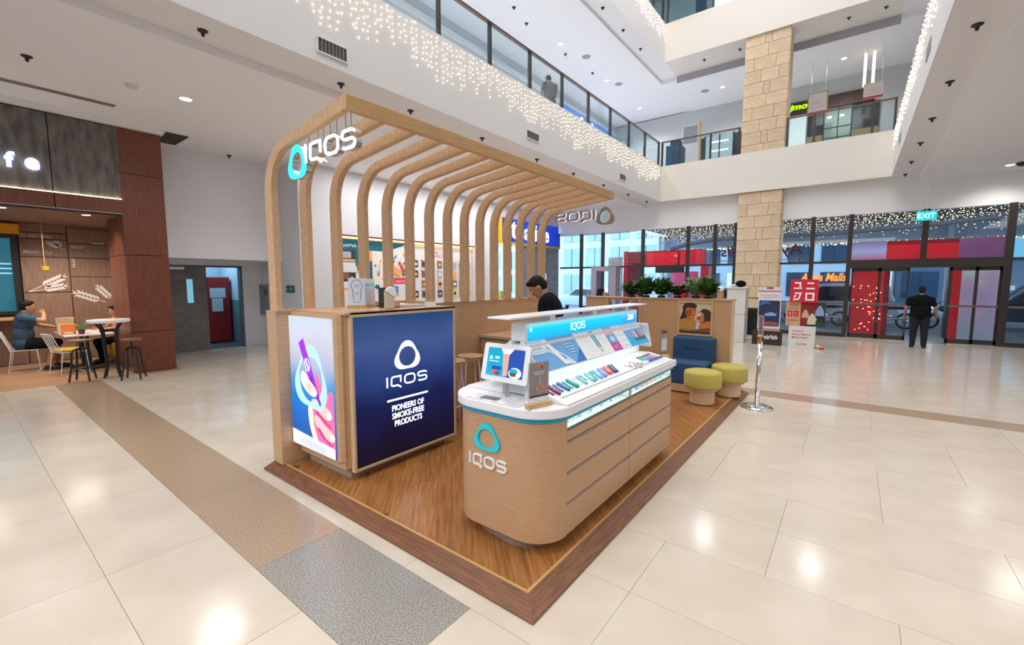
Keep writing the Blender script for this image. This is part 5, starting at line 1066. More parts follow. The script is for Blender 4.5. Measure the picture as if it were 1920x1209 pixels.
# ------------------------------------------------------------------ first-floor shops
struct(G().box(-10, 26, 10.5, 10.6, 6.21, Z2C, 0).build('wall_left', mat('upper_wall_paint', (.62, .70, .74), .6)))
t = thing('upper_shop_sign', 'blue shop sign with glowing white letters behind the first floor railing', 'sign', (19.5, 10.5, 9.2)); bx(17.0, 22.0, 10.38, 10.5, 8.7, 9.44).build('blue_band', mat('upper_sign_blue', (.05, .2, .6), .4, 0, (.08, .25, .8), .55), t)
g = G(); put_text(g, 'the dence', ((0, 10.38, 0), (1, 0, 0), (0, 0, 1), (0, -1, 0)), 18.4, 8.98, 2.6, .34, .02, 0, .05); o = g.build('letters', LITW, t); o['kind'] = 'stuff'
struct(bx(-10, 26, 10.40, 10.5, 9.45, 9.6).build('trim_11', WHITE)); struct(bx(-10, 15.4, 10.42, 10.5, 8.35, 8.5).build('trim_12', mat('upper_grey_band', (.35, .38, .42), .6)))
XS = 22.6
struct(bx(XS, XS + .2, -10, 10.5, 6.21, Z2C - .06).build('wall_far', mat('upper_far_paint', (.58, .60, .60), .6)))
sf = thing('upper_shop', 'first floor shop with brown fascia and green script right of the column', 'shop front', (XS, 1.0, 6.21))
bx(XS - .12, XS, -.22, 2.9, 8.75, 9.25).build('brown_fascia', grain('dark_slat_wood', (.05, .025, .015), (.10, .05, .03), (2, 30, 2), 3, .5), sf)
TANP = mat('tan_dado', (.32, .235, .11), .6); bx(XS - .10, XS, -.4, 1.9, 6.21, 7.75).build('dado', TANP, sf)
bx(XS - .08, XS, -.4, 1.9, 7.75, 8.72).build('dark_window', mat('dark_shop_glass', (.02, .022, .03), .1), sf); bx(XS - .10, XS - .02, 1.95, 2.7, 6.21, 8.7).build('bright_doorway', mat('white_doorway', (.6, .66, .64), .5, 0, (.7, .8, .78), .45), sf)
g = G().box(XS - .14, XS - .1, .42, 1.36, 7.1, 7.14).box(XS - .14, XS - .1, .42, .46, 7.1, 8.72).box(XS - .14, XS - .1, 1.32, 1.36, 7.1, 8.72).box(XS - .14, XS - .1, .42, 1.36, 7.55, 7.58).box(XS - .14, XS - .1, .42, 1.36, 7.95, 7.98).box(XS - .14, XS - .1, .86, .89, 7.1, 8.72); g.build('window_frame', BLACK, sf)
bx(XS - .115, XS - .105, .46, 1.32, 7.14, 8.72).build('shop_window', mat('greenish_shop_window', (.16, .22, .18), .1, 0, (.35, .48, .42), .25), sf)
for y in (.7, 1.1): bx(XS - .13, XS - .12, y, y + .12, 8.35, 8.42).build('lamp_spot', LENS, sf)
g = G(); put_text(g, 'jmo', ((XS - .125, 2.60, 8.86), (0, -1, 0), (0, 0, 1), (-1, 0, 0)), 0, 0, .62, .30, .02, 0, .03, .25); o = g.build('green_script', emit('green_neon', (.35, 1, .0), 1.6), sf); o['kind'] = 'stuff'
def banner(y0, y1, z0, z1, label, frame):
    t = thing('hanging_banner', label, 'banner', (20.4, (y0 + y1) / 2, z0)); poster('sheet', t, ((20.4, y1, z0), (0, -1, 0), (0, 0, 1), (-1, 0, 0)), y1 - y0, z1 - z0, [mat('banner_white', (.72, .70, .66), .6), mat('banner_red', (.6, .02, .04), .5), mat('banner_pink', (.75, .52, .48), .5)], [(1, R4(0, .0, 1, .16)), (2, R4(.1, .28, .9, .42)), (2, R4(.15, .5, .8, .6))], .02)
    if frame: g = G().box(20.38, 20.44, y0 - .04, y0, z0 - .1, z1 + .05).box(20.38, 20.44, y0 - .04, y1 + .04, z1, z1 + .04).box(20.38, 20.44, y1, y1 + .04, z0 - .1, z1 + .05); g.build('frame', GOLDW, t)
    for y in (y0 + .05, y1 - .05): G().tube([(20.41, y, z1), (20.41, y, Z2C - .06)], .006, 6).build('wire', STEEL, t)
banner(1.18, 1.72, 7.95, 8.72, 'framed white banner with a red stripe above the first floor railing', True)
banner(-.42, .12, 8.15, 8.68, 'white banner with a red stripe near the right string lights', False)
for i, y in enumerate((-.12, .12)):
    o = bx(20.8, 20.84, y - .045, y + .045, 8.75, Z2C - .062).build('string_light_panel', emit('panel_bulbs', (1, .85, .55), 1.6)); tag(o, 'glowing narrow string light panel above the white banner, %s one' % ('right' if i == 0 else 'left'), 'light')
sf2 = thing('upper_shop', 'first floor shop with lit shelves left of the stone column', 'shop front', (XS, 5.5, 6.21))
bx(XS - .10, XS, 3.6, 6.6, 6.21, 7.45).build('dado', TANP, sf2); bx(XS - .08, XS, 3.6, 6.6, 7.45, 8.5).build('dark_window', mat('dark_shop_glass', (.02, .022, .03), .1), sf2); bx(XS - .12, XS - .1, 4.7, 5.9, 7.1, 8.5).build('lit_window', mat('lit_shop_window', (.25, .32, .33), .2, 0, (.35, .5, .52), .35), sf2)
for z in (8.2, 7.8, 7.35): bx(XS - .14, XS - .12, 4.9, 5.7, z, z + .05).build('shelf_light', emit('shelf_light', (.8, .95, 1), 2.5), sf2)
g = G().box(XS - .15, XS - .12, 4.66, 4.72, 7.05, 8.55).box(XS - .15, XS - .12, 5.88, 5.94, 7.05, 8.55).box(XS - .15, XS - .12, 5.25, 5.3, 7.05, 8.55); g.build('window_frame', BLACK, sf2)
t = thing('upper_kiosk', 'dark blue box kiosk at the corner of the first floor railing', 'kiosk', (18.6, 6.0, 6.21)); bx(18.3, 19.0, 5.75, 6.3, 6.21, 7.2).build('body', mat('kiosk_blue', (.01, .05, .12), .4), t); bx(18.5, 18.9, 5.85, 6.2, 7.2, 7.45).build('till', BLACKP, t)
t = thing('standing_board', 'grey framed board with wooden edge standing on the first floor', 'board', (19.8, 5.9, 6.21)); bx(19.78, 19.84, 5.45, 6.15, 6.21, 8.35).build('post_panel', mat('board_frame_white', (.66, .64, .62), .5), t); bx(19.765, 19.78, 5.52, 6.08, 7.6, 8.28).build('grey_print', mat('board_print', (.28, .31, .36), .5), t); bx(19.78, 19.86, 5.38, 5.45, 6.21, 8.38).build('wooden_edge', GOLDW, t)
# second floor: pale wall and a big lit screen
struct(bx(23.0, 23.2, -10, 14, 11.42, 16).build('wall_far', mat('second_floor_wall', (.42, .62, .68), .6)))
t = thing('lit_screen', 'white lit screen with blue lines on the second floor', 'screen', (20.5, 4.6, 11.42)); bx(20.5, 20.6, 4.05, 5.3, 11.42, 13.6).build('panel', emit('screen_white', (.86, .93, 1), 1.2), t)
for i, (a, b, z) in enumerate(((4.9, 5.2, 12.7), (4.2, 4.6, 12.7), (4.9, 5.2, 12.45), (4.2, 4.6, 12.45), (4.9, 5.2, 12.3))): bx(20.49, 20.5, a, b, z, z + .06).build('blue_line', emit('screen_blue', (.1, .15, .9), .9), t)
t = thing('dark_pillar_display', 'dark blue display column beside the lit screen on the second floor', 'display', (20.3, 5.9, 11.42)); bx(20.2, 20.4, 5.5, 5.9, 11.42, 13.6).build('body', mat('navy_display', (.01, .06, .12), .3), t)
# ------------------------------------------------------------------ people
def orient(d, up=Vector((0, 0, 1))):
    d = Vector(d).normalized(); x = up.cross(d)
    if x.length < 1e-4: x = Vector((0, 1, 0)).cross(d)
    x.normalize(); y = d.cross(x); return Matrix((x, y, d)).transposed()
def limb(g, a, b, r0, r1, n=12, k=5, bulge=0):
    a, b = Vector(a), Vector(b); pts = [a.lerp(b, i / k) for i in range(k + 1)]
    rs = [r0 + (r1 - r0) * i / k + bulge * math.sin(PI * i / k) for i in range(k + 1)]
    g.tube(pts, rs, n); g.ball(a, r0, n, 8); g.ball(b, r1, n, 8)
def blob(g, c, r, M=None, n=16, m=10):
    t = G().ball((0, 0, 0), r, n, m); k = len(g.v); c = Vector(c)
    g.v += [tuple(c + (M @ Vector(v) if M else Vector(v))) for v in t.v]; g.f += [tuple(k + i for i in f_) for f_ in t.f]; g.m += t.m
def fuse(g, vox, it=6, fac=.5):
    """melt overlapping volumes into one continuous surface"""
    me = g.mesh('skin', []); ob = bpy.data.objects.new('skin', me); COL.objects.link(ob)
    r = ob.modifiers.new('r', 'REMESH'); r.mode = 'VOXEL'; r.voxel_size = vox
    s_ = ob.modifiers.new('s', 'SMOOTH'); s_.iterations = it; s_.factor = fac
    out = bpy.data.meshes.new_from_object(ob.evaluated_get(bpy.context.evaluated_depsgraph_get()))
    bpy.data.objects.remove(ob); bpy.data.meshes.remove(me); return G().add_mesh(out)
STAND = dict(pelvis=(0, 0, .93), belly=(.01, 0, 1.08), chest=(0, 0, 1.27), neck=(-.015, 0, 1.44), head=(.02, 0, 1.585),
             hip=(0, .085, .90), knee=(.015, .095, .49), ankle=(-.02, .10, .085), toe=(.15, .125, .03),
             sh=(-.01, .175, 1.385), el=(-.03, .225, 1.11), wr=(.03, .235, .87), fing=(.06, .23, .76))
def person(label, loc, rotz, sc, pose, skin, shirt, trou, shoe, hair, fat=1.0, pitch=0, hyaw=0, vox=.011, sleeve=.55, long_hair=False, short_trousers=False, group=None, name='person'):
    t = thing(name, label, 'person', loc, rotz, group)
    J = {}
    for k, v in STAND.items():
        if k in ('pelvis', 'belly', 'chest', 'neck', 'head'): J[k] = Vector(pose.get(k, v))
        else:
            for s_, q in (('L', 1), ('R', -1)):
                vv = pose.get(k + s_); J[k + s_] = Vector(vv) if vv else Vector((v[0], v[1] * q * (1 + (fat - 1) * {'sh': .50, 'el': .85, 'wr': .95, 'fing': .95}.get(k, .45)), v[2] - (.03 * max(0, fat - 1.1) / .3 if k == 'sh' else 0)))
    S = lambda v: Vector(v) * sc
    HM = Matrix.Rotation(hyaw, 3, 'Z') @ Matrix.Rotation(pitch, 3, 'Y')
    g = G()
    up = (J['neck'] - J['pelvis']).normalized(); TM = orient(J['neck'] - J['belly'], Vector((0, 1, 0)).cross(up) if False else Vector((0, 1, 0)))
    # orient(): columns x=up×d. With up=+Y the first axis points forward, second sideways
    def torso(g, e, low=True):
        blob(g, J['chest'] + up * .02, (.105 * fat + e, .165 * (1 + (fat - 1) * .8) + e, .20 + e), TM2); blob(g, J['belly'], (.108 * fat + e, .150 * fat + e, .20 + e), TM2)
        if low: blob(g, J['pelvis'], (.115 * fat + e, .160 * fat + e, .14 + e), TM2)
        for q in 'LR': limb(g, J['chest'] + up * .09 + (J['sh' + q] - J['chest'] - up * .09) * .4, J['sh' + q], .075 + e, .058 * (1 + (fat - 1) * .5) + e)
    fwd = Vector((0, 1, 0)).cross(up).normalized(); TM2 = Matrix((fwd, Vector((0, 1, 0)), up)).transposed()
    torso(g, 0)
    limb(g, J['neck'] - up * .06, J['head'] - HM @ Vector((.02, 0, .02)), .058, .052)
    for q in 'LR':
        limb(g, J['sh' + q], J['el' + q], .05, .040, bulge=.006); limb(g, J['el' + q], J['wr' + q], .040, .027, bulge=.004)
        limb(g, J['hip' + q], J['knee' + q], .088 * (1 + (fat - 1) * .7), .056); limb(g, J['knee' + q], J['ankle' + q], .054, .036, bulge=.010)
        limb(g, J['ankle' + q], J['toe' + q], .038, .03)
    h = J['head']; hb = lambda c, r: blob(g, h + HM @ Vector(c), r, HM)
    hb((0, 0, .035), (.093, .074, .088)); hb((.012, 0, -.03), (.076, .062, .075)); hb((.045, 0, -.08), (.036, .038, .028))
    hb((.092, 0, -.012), (.016, .012, .022)); hb((.084, 0, .012), (.012, .010, .025)); hb((.078, 0, -.055), (.016, .026, .010))
    for q in (1, -1): hb((-.005, q * .076, -.005), (.022, .010, .032)); hb((.07, q * .03, .028), (.018, .022, .008))
    body = fuse(g, vox)
    for s_ in 'LR':      # hands: palm, four unequal curled fingers and a thumb, joined to the wrist
        w_, f_ = J['wr' + s_], J['fing' + s_]; d = (f_ - w_).normalized(); qv = 1 if s_ == 'L' else -1
        side = d.cross(Vector((0, qv, 0.15))).normalized()
        if side.length < .5: side = Vector((1, 0, 0))
        nn = d.cross(side).normalized()
        if nn.dot(J['pelvis'] - w_) < 0: nn = -nn                                  # palm faces the body
        blob(body, w_ + d * .045, (.042, .017, .050), Matrix((side, nn, d)).transposed(), 12, 8)
        for i, L in enumerate((.068, .078, .072, .056)):
            b = w_ + d * .085 + side * (.030 - .020 * i); m_ = b + d * (L * .5) + nn * .008; e = m_ + d * (L * .36) + nn * .022
            body.tube([b, m_, e], [.0088, .0082, .0065], 7)
        b = w_ + d * .03 + side * .036; body.tube([b, b + side * .024 + d * .03 + nn * .01, b + side * .026 + d * .058 + nn * .02], [.011, .0095, .0075], 7)
    def fin(name, gg, m, smooth=True):
        gg.v = [tuple(Vector(v) * sc) for v in gg.v]; me = gg.mesh(name, m, None, smooth); o = bpy.data.objects.new(name, me); COL.objects.link(o); o.parent = t; return o
    fin('body', body, skin)
    # clothes follow the body
    g = G(); torso(g, .014, True)
    for q in 'LR': limb(g, J['sh' + q], J['sh' + q].lerp(J['el' + q], sleeve), .066 * (1 + (fat - 1) * .4), .060)
    limb(g, J['neck'] - up * .075, J['neck'] - up * .02, .075, .066)
    fin('shirt', fuse(g, vox, 8), shirt)
    g = G(); blob(g, J['pelvis'] - up * .02, (.122 * fat, .162 * fat, .12), TM2)
    for q in 'LR':
        limb(g, J['hip' + q], J['knee' + q], .10 * (1 + (fat - 1) * .7), .074 * (1 + (fat - 1) * .4))
        if not short_trousers: limb(g, J['knee' + q], J['ankle' + q].lerp(J['knee' + q], .02), .074 * (1 + (fat - 1) * .4), .062)
    fin('trousers', fuse(g, vox, 6), trou)
    for q in 'LR':
        g = G(); a, b = J['ankle' + q], J['toe' + q]; d = Vector((b.x - a.x, b.y - a.y, 0)).normalized(); c = a.lerp(b, .45); M = Matrix((d, Vector((-d.y, d.x, 0)), Vector((0, 0, 1)))).transposed()
        z0 = min(a.z - .085, b.z - .03)
        blob(g, Vector((c.x, c.y, z0 + .045)), (.135, .048, .045), M); blob(g, Vector((a.x, a.y, z0 + .06)) + d * .01, (.06, .045, .055), M); blob(g, Vector((c.x, c.y, z0 + .016)), (.14, .05, .016), M)
        fin('shoe', fuse(g, .008, 3), shoe)
    g = G(); HB = lambda c, r: blob(g, h + HM @ Vector(c), r, HM)
    HB((-.016, 0, .056), (.095, .082, .084)); HB((-.035, 0, .01), (.078, .078, .075)); HB((.035, 0, .105), (.055, .062, .028))
    if long_hair: HB((-.05, 0, -.08), (.062, .085, .15)); HB((-.02, .07, -.05), (.05, .025, .11)); HB((-.02, -.07, -.05), (.05, .025, .11))
    fin('hair', fuse(g, .008, 3), hair)
    wh, dk, lip = mat('eye_white', (.75, .73, .70), .3), mat('eye_dark', (.015, .01, .008), .2), mat('lip', (.36, .13, .10), .5)
    for q in (1, -1):
        g = G(); blob(g, h + HM @ Vector((.076, q * .031, .014)), (.011, .014, .009), HM, 10, 6); k = len(g.f); blob(g, h + HM @ Vector((.084, q * .031, .014)), (.005, .006, .006), HM, 8, 6); g.m = [0] * k + [1] * (len(g.f) - k); fin('eye', g, [wh, dk])
        g = G(); blob(g, h + HM @ Vector((.088, q * .032, .035)), (.006, .020, .005), HM, 8, 6); fin('eyebrow', g, hair)
    g = G(); blob(g, h + HM @ Vector((.090, 0, -.055)), (.006, .022, .006), HM, 10, 6); fin('mouth', g, lip)
    return t
SKN = mat('skin_tan', (.42, .215, .125), .5); SKN2 = mat('skin_brown', (.34, .16, .085), .5); HAIRB = mat('black_hair', (.006, .005, .006), .6, spec=.2)
BLK = mat('black_cloth', (.006, .007, .010), .9, spec=.12); GREYT = mat('charcoal_trousers', (.022, .021, .024), .9, spec=.15); NAVYT = mat('navy_tshirt', (.025, .065, .115), .85); BLKSH = mat('black_shoe', (.01, .01, .012), .5)
person('man in black top with head bowed, standing behind the display counter', (4.42, 2.77, HP), math.radians(124), 1.075,
       dict(belly=(.02, 0, 1.09), chest=(.05, 0, 1.27), neck=(.10, 0, 1.43), head=(.185, 0, 1.545), shL=(.085, .20, 1.40), shR=(.085, -.20, 1.40), elL=(.10, .24, 1.10), elR=(.10, -.24, 1.10), wrL=(.32, .15, 1.06), wrR=(.32, -.12, 1.06), fingL=(.40, .12, 1.05), fingR=(.40, -.08, 1.05)),
       SKN, BLK, BLK, BLKSH, HAIRB, 1.2, math.radians(42), 0, .009, .95)
person('heavy man in black t-shirt and charcoal trousers facing the glass sliding doors', (16.07, -1.46, .001), math.radians(-4), .965, {}, SKN2, BLK, GREYT, BLKSH, HAIRB, 1.42, 0, 0, .012, .62)
SIT = dict(pelvis=(0, 0, .53), belly=(.01, 0, .70), chest=(.03, 0, .90), neck=(.04, 0, 1.07), head=(.09, 0, 1.20), hipL=(.04, .09, .52), hipR=(.04, -.09, .52), kneeL=(.44, .11, .50), kneeR=(.42, -.12, .50), ankleL=(.40, .10, .085), ankleR=(.30, -.12, .085), toeL=(.55, .12, .03), toeR=(.45, -.14, .03), shL=(.02, .18, 1.02), shR=(.02, -.18, 1.02))
ps = dict(SIT); ps.update(elL=(.22, .26, .84), elR=(.30, -.30, .96), wrL=(.42, .20, .80), wrR=(.30, -.10, 1.10), fingL=(.50, .16, .80), fingR=(.25, -.03, 1.13))
person('seated man in dark blue t-shirt raising a hand to his mouth at cafe table', (.93, 13.05, .0), math.radians(-8), 1.06, ps, SKN, NAVYT, BLK, BLKSH, HAIRB, 1.22, .12, .1, .011, .6, False, True)
ps = dict(SIT); ps.update(elL=(.18, .24, .82), elR=(.18, -.24, .82), wrL=(.40, .12, .80), wrR=(.40, -.12, .80), fingL=(.48, .08, .81), fingR=(.48, -.08, .81))
person('seated woman with long black hair and orange top behind the white bar table', (2.42, 13.1, .0), math.radians(188), .94, ps, SKN, mat('orange_top', (.75, .28, .10), .8), BLK, BLKSH, HAIRB, .9, .15, 0, .011, .6, True)
person('man in grey shirt looking down behind the first floor railing', (11.5, 7.48, 6.21), math.radians(62), 1.0, dict(neck=(.03, 0, 1.43), head=(.09, 0, 1.56), elL=(.04, .24, 1.12), elR=(.04, -.24, 1.12), wrL=(.24, .14, 1.08), wrR=(.24, -.10, 1.08), fingL=(.32, .10, 1.08), fingR=(.32, -.06, 1.08)), SKN, mat('slate_shirt', (.10, .12, .13), .8), mat('dark_jeans', (.03, .05, .10), .8), BLKSH, HAIRB, 1.15, .35, 0, .012, .6)
person('woman with black hair, only her head showing over the end partition', (9.6, 4.78, .001), math.radians(-60), .95, {}, SKN, mat('pale_blouse', (.45, .40, .42), .8), BLK, BLKSH, HAIRB, .92, .2, .3, .013, .6, True)
# ------------------------------------------------------------------ plants on the end partition
LEAF = mat('fern_leaf', (.06, .17, .035), .5, rnd=.15); LEAF2 = mat('pale_fern_leaf', (.30, .42, .20), .5); REDL = mat('red_bract', (.72, .02, .03), .5)
def fern(name, label, c, n, L, m, lift=.5, wide=1.0, seed=1):
    random.seed(seed); t = thing(name, label, 'plant', c); g = G()
    for i in range(n):
        th = random.random() * 2 * PI; l = L * random.uniform(.7, 1.1); el = random.uniform(.35, 1.25) * lift + .25; d = Vector((math.cos(th) * wide * .6, math.sin(th) * wide, 0))
        pts = [Vector(c) + Vector((0, 0, .05)) + d * (l * s_ * math.cos(el)) + Vector((0, 0, l * (math.sin(el) * 1.25 * s_ - .45 * s_ * s_))) for s_ in [j / 8 for j in range(9)]]
        g.tube(pts, [.003 * (1 - j / 10) for j in range(9)], 4, mi=0)
        for j in range(1, 9):
            tan = (pts[j] - pts[j - 1]).normalized(); sd = tan.cross(Vector((0, 0, 1))).normalized(); ll = .075 * L / .3 * (1.05 - j / 9)
            for q in (1, -1):
                for o_ in (0, .5):
                    p = pts[j - 1].lerp(pts[j], o_); e = p + sd * (q * ll) + tan * (ll * .5) - Vector((0, 0, ll * .2)); w_ = tan * (.013)
                    g.quad([p - w_, p + w_, e + w_ * .2, e - w_ * .2], 0)
    o = g.build('foliage', m, t); o['kind'] = 'stuff'
    G().lathe([(.05, 0), (.065, .003), (.07, .035), (.06, .03)], c, 14).build('pot', BLACKP, t); return t
Zp = 1.5125
fern('fern', 'bushy green fern at the left end of the partition top', (7.76, 3.22, Zp), 90, .34, LEAF, .75, 1.1, 2)
fern('fern', 'dense dark green fern, second from the left on the partition', (7.78, 2.96, Zp), 100, .42, LEAF, .9, 1.0, 3)
fern('fern', 'dense dark green fern, third from the left on the partition', (7.78, 2.68, Zp), 100, .40, LEAF, .85, 1.1, 7)
fern('fern', 'low sparse green fern behind the red flower on the partition', (7.80, 2.40, Zp), 70, .30, LEAF, .7, 1.1, 4)
fern('fern', 'pale variegated fern at the right end of the partition top', (7.79, 2.10, Zp), 80, .40, LEAF2, .95, 1.0, 5)
fern('fern', 'tall green fern beside the wooden camera block', (7.78, 1.90, Zp), 80, .42, LEAF, .9, .9, 6)
t = thing('poinsettia', 'small red flowering plant between the ferns on the partition', 'plant', (7.70, 2.28, Zp)); random.seed(9); g = G()
for i in range(22):
    th = i * 2.4; r = .03 + .05 * (i / 22); c = Vector((7.70, 2.28, Zp + .10 + .03 * (i % 3) - .01)); d = Vector((math.cos(th), math.sin(th), .25 - .02 * i)).normalized(); sd = d.cross(Vector((0, 0, 1))).normalized()
    g.quad([c, c + d * r * .5 + sd * .02, c + d * r * 1.2, c + d * r * .5 - sd * .02])
g.build('bracts', REDL, t); G().lathe([(.035, 0), (.05, .06), (.045, .075)], (7.70, 2.28, Zp), 12).build('pot', mat('red_foil_pot', (.55, .02, .02), .3, .3), t)
t = thing('camera_block', 'wooden block carrying a round white camera at partition end', 'camera', (7.70, 1.70, Zp)); bx(7.66, 7.78, 1.66, 1.74, Zp, Zp + .11).build('block', GOLDW, t); blobg = G().ball((7.70, 1.70, Zp + .16), .052, 18, 12); blobg.build('housing', WHITEG, t, True); G().lathe([(.0, 0), (.024, .002), (.022, .01)], (0, 0, 0), 14)
g = G().ball((7.652, 1.715, Zp + .165), .02, 12, 8); g.build('lens', BLACKP, t, True)

# ------------------------------------------------------------------ pedestal, bag trolley, standing signs
t = thing('white_pedestal', 'tall white pedestal with a black and white plush on it, right of the ferns', 'pedestal', (14.55, 2.72, 0)); WPD = mat('pedestal_white', (.70, .69, .66), .4)
bx(14.3, 14.8, 2.47, 2.97, 0, .82).build('lower_box', WPD, t, bevel=.01); bx(14.3, 14.8, 2.47, 2.97, .83, 1.58).build('upper_box', WPD, t, bevel=.01); bx(14.26, 14.84, 2.42, 3.02, 1.58, 1.62).build('top', WPD, t, bevel=.008)
t = thing('black_bag', 'small black bag lying on the white pedestal', 'bag', (14.55, 2.68, 1.62)); g = G(); g.ball((14.55, 2.66, 1.72), (.14, .15, .10), 16, 10); g.build('body', BLK, t, True); G().ball((14.5, 2.84, 1.665), (.10, .10, .045), 14, 8).build('white_cloth', WPD, t, True)
t = thing('bag_trolley', 'black wheeled shopping bag with a bent handle by the stone column', 'trolley', (15.2, 2.46, 0))
bx(15.05, 15.4, 2.22, 2.66, .16, .98).build('bag', mat('black_green_fabric', (.01, .016, .015), .7), t, bevel=.05, seg=3); G().tube([(15.25, 2.64, .95), (15.25, 2.62, 1.18), (15.25, 2.66, 1.22)], .012, 8).build('handle_end', BLACK, t)
G().tube([(15.25, 2.28, .95), (15.25, 2.20, 1.18), (15.25, 2.24, 1.27), (15.25, 2.62, 1.29)], .014, 8).build('handle', BLACK, t); bx(15.0, 15.45, 2.2, 2.7, .10, .16).build('white_base', WPD, t)
for y in (2.28, 2.6):
    for x in (15.1, 15.35): G().tube([(x, y - .02, .05), (x, y + .02, .05)], .05, 14).build('wheel', BLACKP, t)
t = thing('standing_poster', 'tall standing poster with car photo on a dark base beside the column', 'sign', (14.3, 1.86, 0)); pk = [mat('poster_white', (.72, .69, .70), .5), mat('poster_maroon', (.35, .03, .06), .5), mat('poster_navy', (.02, .03, .08), .4), mat('poster_blue', (.03, .15, .62), .4), mat('poster_rust', (.35, .08, .05), .5), mat('poster_lilac', (.50, .42, .60), .5), mat('poster_sky', (.22, .42, .85), .4)]
poster('board', t, ((14.3, 2.13, .38), (0, -1, 0), (0, 0, 1), (-1, 0, 0)), .56, 1.25, pk, [(1, R4(.35, .96, .65, 1)), (1, R4(0, .90, 1, .92)), (5, R4(.12, .80, .9, .82)), (5, R4(.2, .76, .8, .775)), (2, rrect(.04, .12, .96, .70, .05)), (3, [(.0, .55), (.15, .68), (.45, .68), (.6, .6), (.4, .64), (.15, .6)]), (6, [(.3, .40), (.6, .44), (.85, .40), (.8, .36), (.35, .35)]), (4, R4(.1, .14, .9, .22)), (1, R4(0, .04, 1, .06))], .03, 0)
DKB = mat('dark_brown_base', (.035, .02, .015), .5); bx(14.22, 14.5, 1.52, 2.24, .001, .40).build('base', DKB, t)
g = G(); put_text(g, 'AyalaMalls', ((14.218, 2.06, .13), (0, -1, 0), (0, 0, 1), (-1, 0, 0)), 0, 0, .44, .16, .003, 0, .02, .2); o = g.build('base_lettering', WHITEP, t); o['kind'] = 'stuff'
t = thing('store_sign', 'red and white standing store sign with katakana on a white box base', 'sign', (14.2, 1.04, 0)); bx(14.12, 14.4, .74, 1.34, .001, .585).build('white_base', WPD, t)
FU = ((14.118, 1.34, 0), (0, -1, 0), (0, 0, 1), (-1, 0, 0)); RDT = mat('sign_red', (.62, .012, .03), .4); g = G()
for i, (s_, wd) in enumerate((('UNIQLO', .26), ('AYALA MALLS', .42), ('MANILA BAY', .36))): put_text(g, s_, FU, .08, .43 - .085 * i, wd, .045, .002, 0, .01)
o = g.build('base_lettering', RDT, t); o['kind'] = 'stuff'
g = G(); put_text(g, 'AyalaMalls', FU, .17, .07, .26, .06, .002, 0, 0, .2); o = g.build('base_lettering', RDT, t); o['kind'] = 'stuff'
cube = bx(14.16, 14.36, .73, 1.36, 1.232, 1.843).build('red_box', RDT, t); FQ = ((14.16, 1.36, 1.232), (0, -1, 0), (0, 0, 1), (-1, 0, 0)); g = G(); sw = .042
for pts, cl in (([(.10, .52), (.225, .52), (.225, .385)], 0), ([(.08, .375), (.27, .375)], 0), ([(.38, .51), (.53, .51)], 0), ([(.36, .37), (.55, .37)], 0), ([(.13, .20), (.10, .12)], 0), ([(.11, .245), (.245, .245), (.20, .085), (.08, .07)], 0), ([(.37, .24), (.53, .24), (.53, .07), (.37, .07)], 1)): G().stroke(pts, sw, 0, .004, FQ, bool(cl)).build('katakana_stroke', mat('sign_white', (.85, .85, .85), .4), cube)
poster('lower_poster', t, ((14.26, 1.44, .585), (0, -1, 0), (0, 0, 1), (-1, 0, 0)), .34, .645, [mat('kraft_board', (.55, .36, .22), .6), RDT, mat('kraft_text', (.42, .16, .10), .6)], [(1, R4(.12, .38, .46, .64)), (1, R4(.54, .38, .88, .64)), (2, R4(.2, .72, .85, .76)), (2, R4(.2, .86, .8, .9)), (2, R4(.15, .2, .9, .26)), (0, R4(.22, .44, .36, .58)), (0, R4(.62, .44, .80, .47)), (0, R4(.62, .53, .80, .56))], .03, 0)
hats = [mat('hat_red', (.24, .012, .015), .6), mat('hat_green', (.01, .05, .035), .6), mat('beanie_sand', (.60, .40, .26), .8), mat('beanie_cream', (.62, .58, .46), .8), mat('beanie_blue', (.28, .33, .62), .8), mat('hat_black', (.012, .012, .015), .7)]
def beanie(cx_, cy_, s_): return [(cx_ - s_, cy_), (cx_ - s_ * .9, cy_ + s_ * 1.1), (cx_ - s_ * .35, cy_ + s_ * 2.1), (cx_, cy_ + s_ * 2.4), (cx_ + s_ * .35, cy_ + s_ * 2.1), (cx_ + s_ * .9, cy_ + s_ * 1.1), (cx_ + s_, cy_)]
poster('lower_poster', t, ((14.27, 1.10, .585), (0, -1, 0), (0, 0, 1), (-1, 0, 0)), .56, .645, hats, [(1, [(.35, 0), (.7, 1), (1, 1), (1, 0)]), (2, beanie(.20, .35, .15)), (4, beanie(.76, .45, .18)), (5, R4(.60, .12, .96, .44)), (3, beanie(.48, .08, .20)), (5, R4(.2, 0, .6, .07)), (1, R4(.62, 0, .92, .25))], .025, 0)
t = thing('gift_ornaments', 'cluster of small red and gold ornament balls beside the white sign base', 'ornament', (14.2, .62, 0)); random.seed(4)
for i in range(7): r = random.uniform(.03, .05); G().ball((14.2 + random.uniform(-.1, .1), .62 + random.uniform(-.1, .1), r), r, 10, 8).build('ball', (mat('gold_ball', (.75, .5, .12), .2, .8), RDT, mat('cream_ball', (.8, .75, .6), .3))[i % 3], t, True)
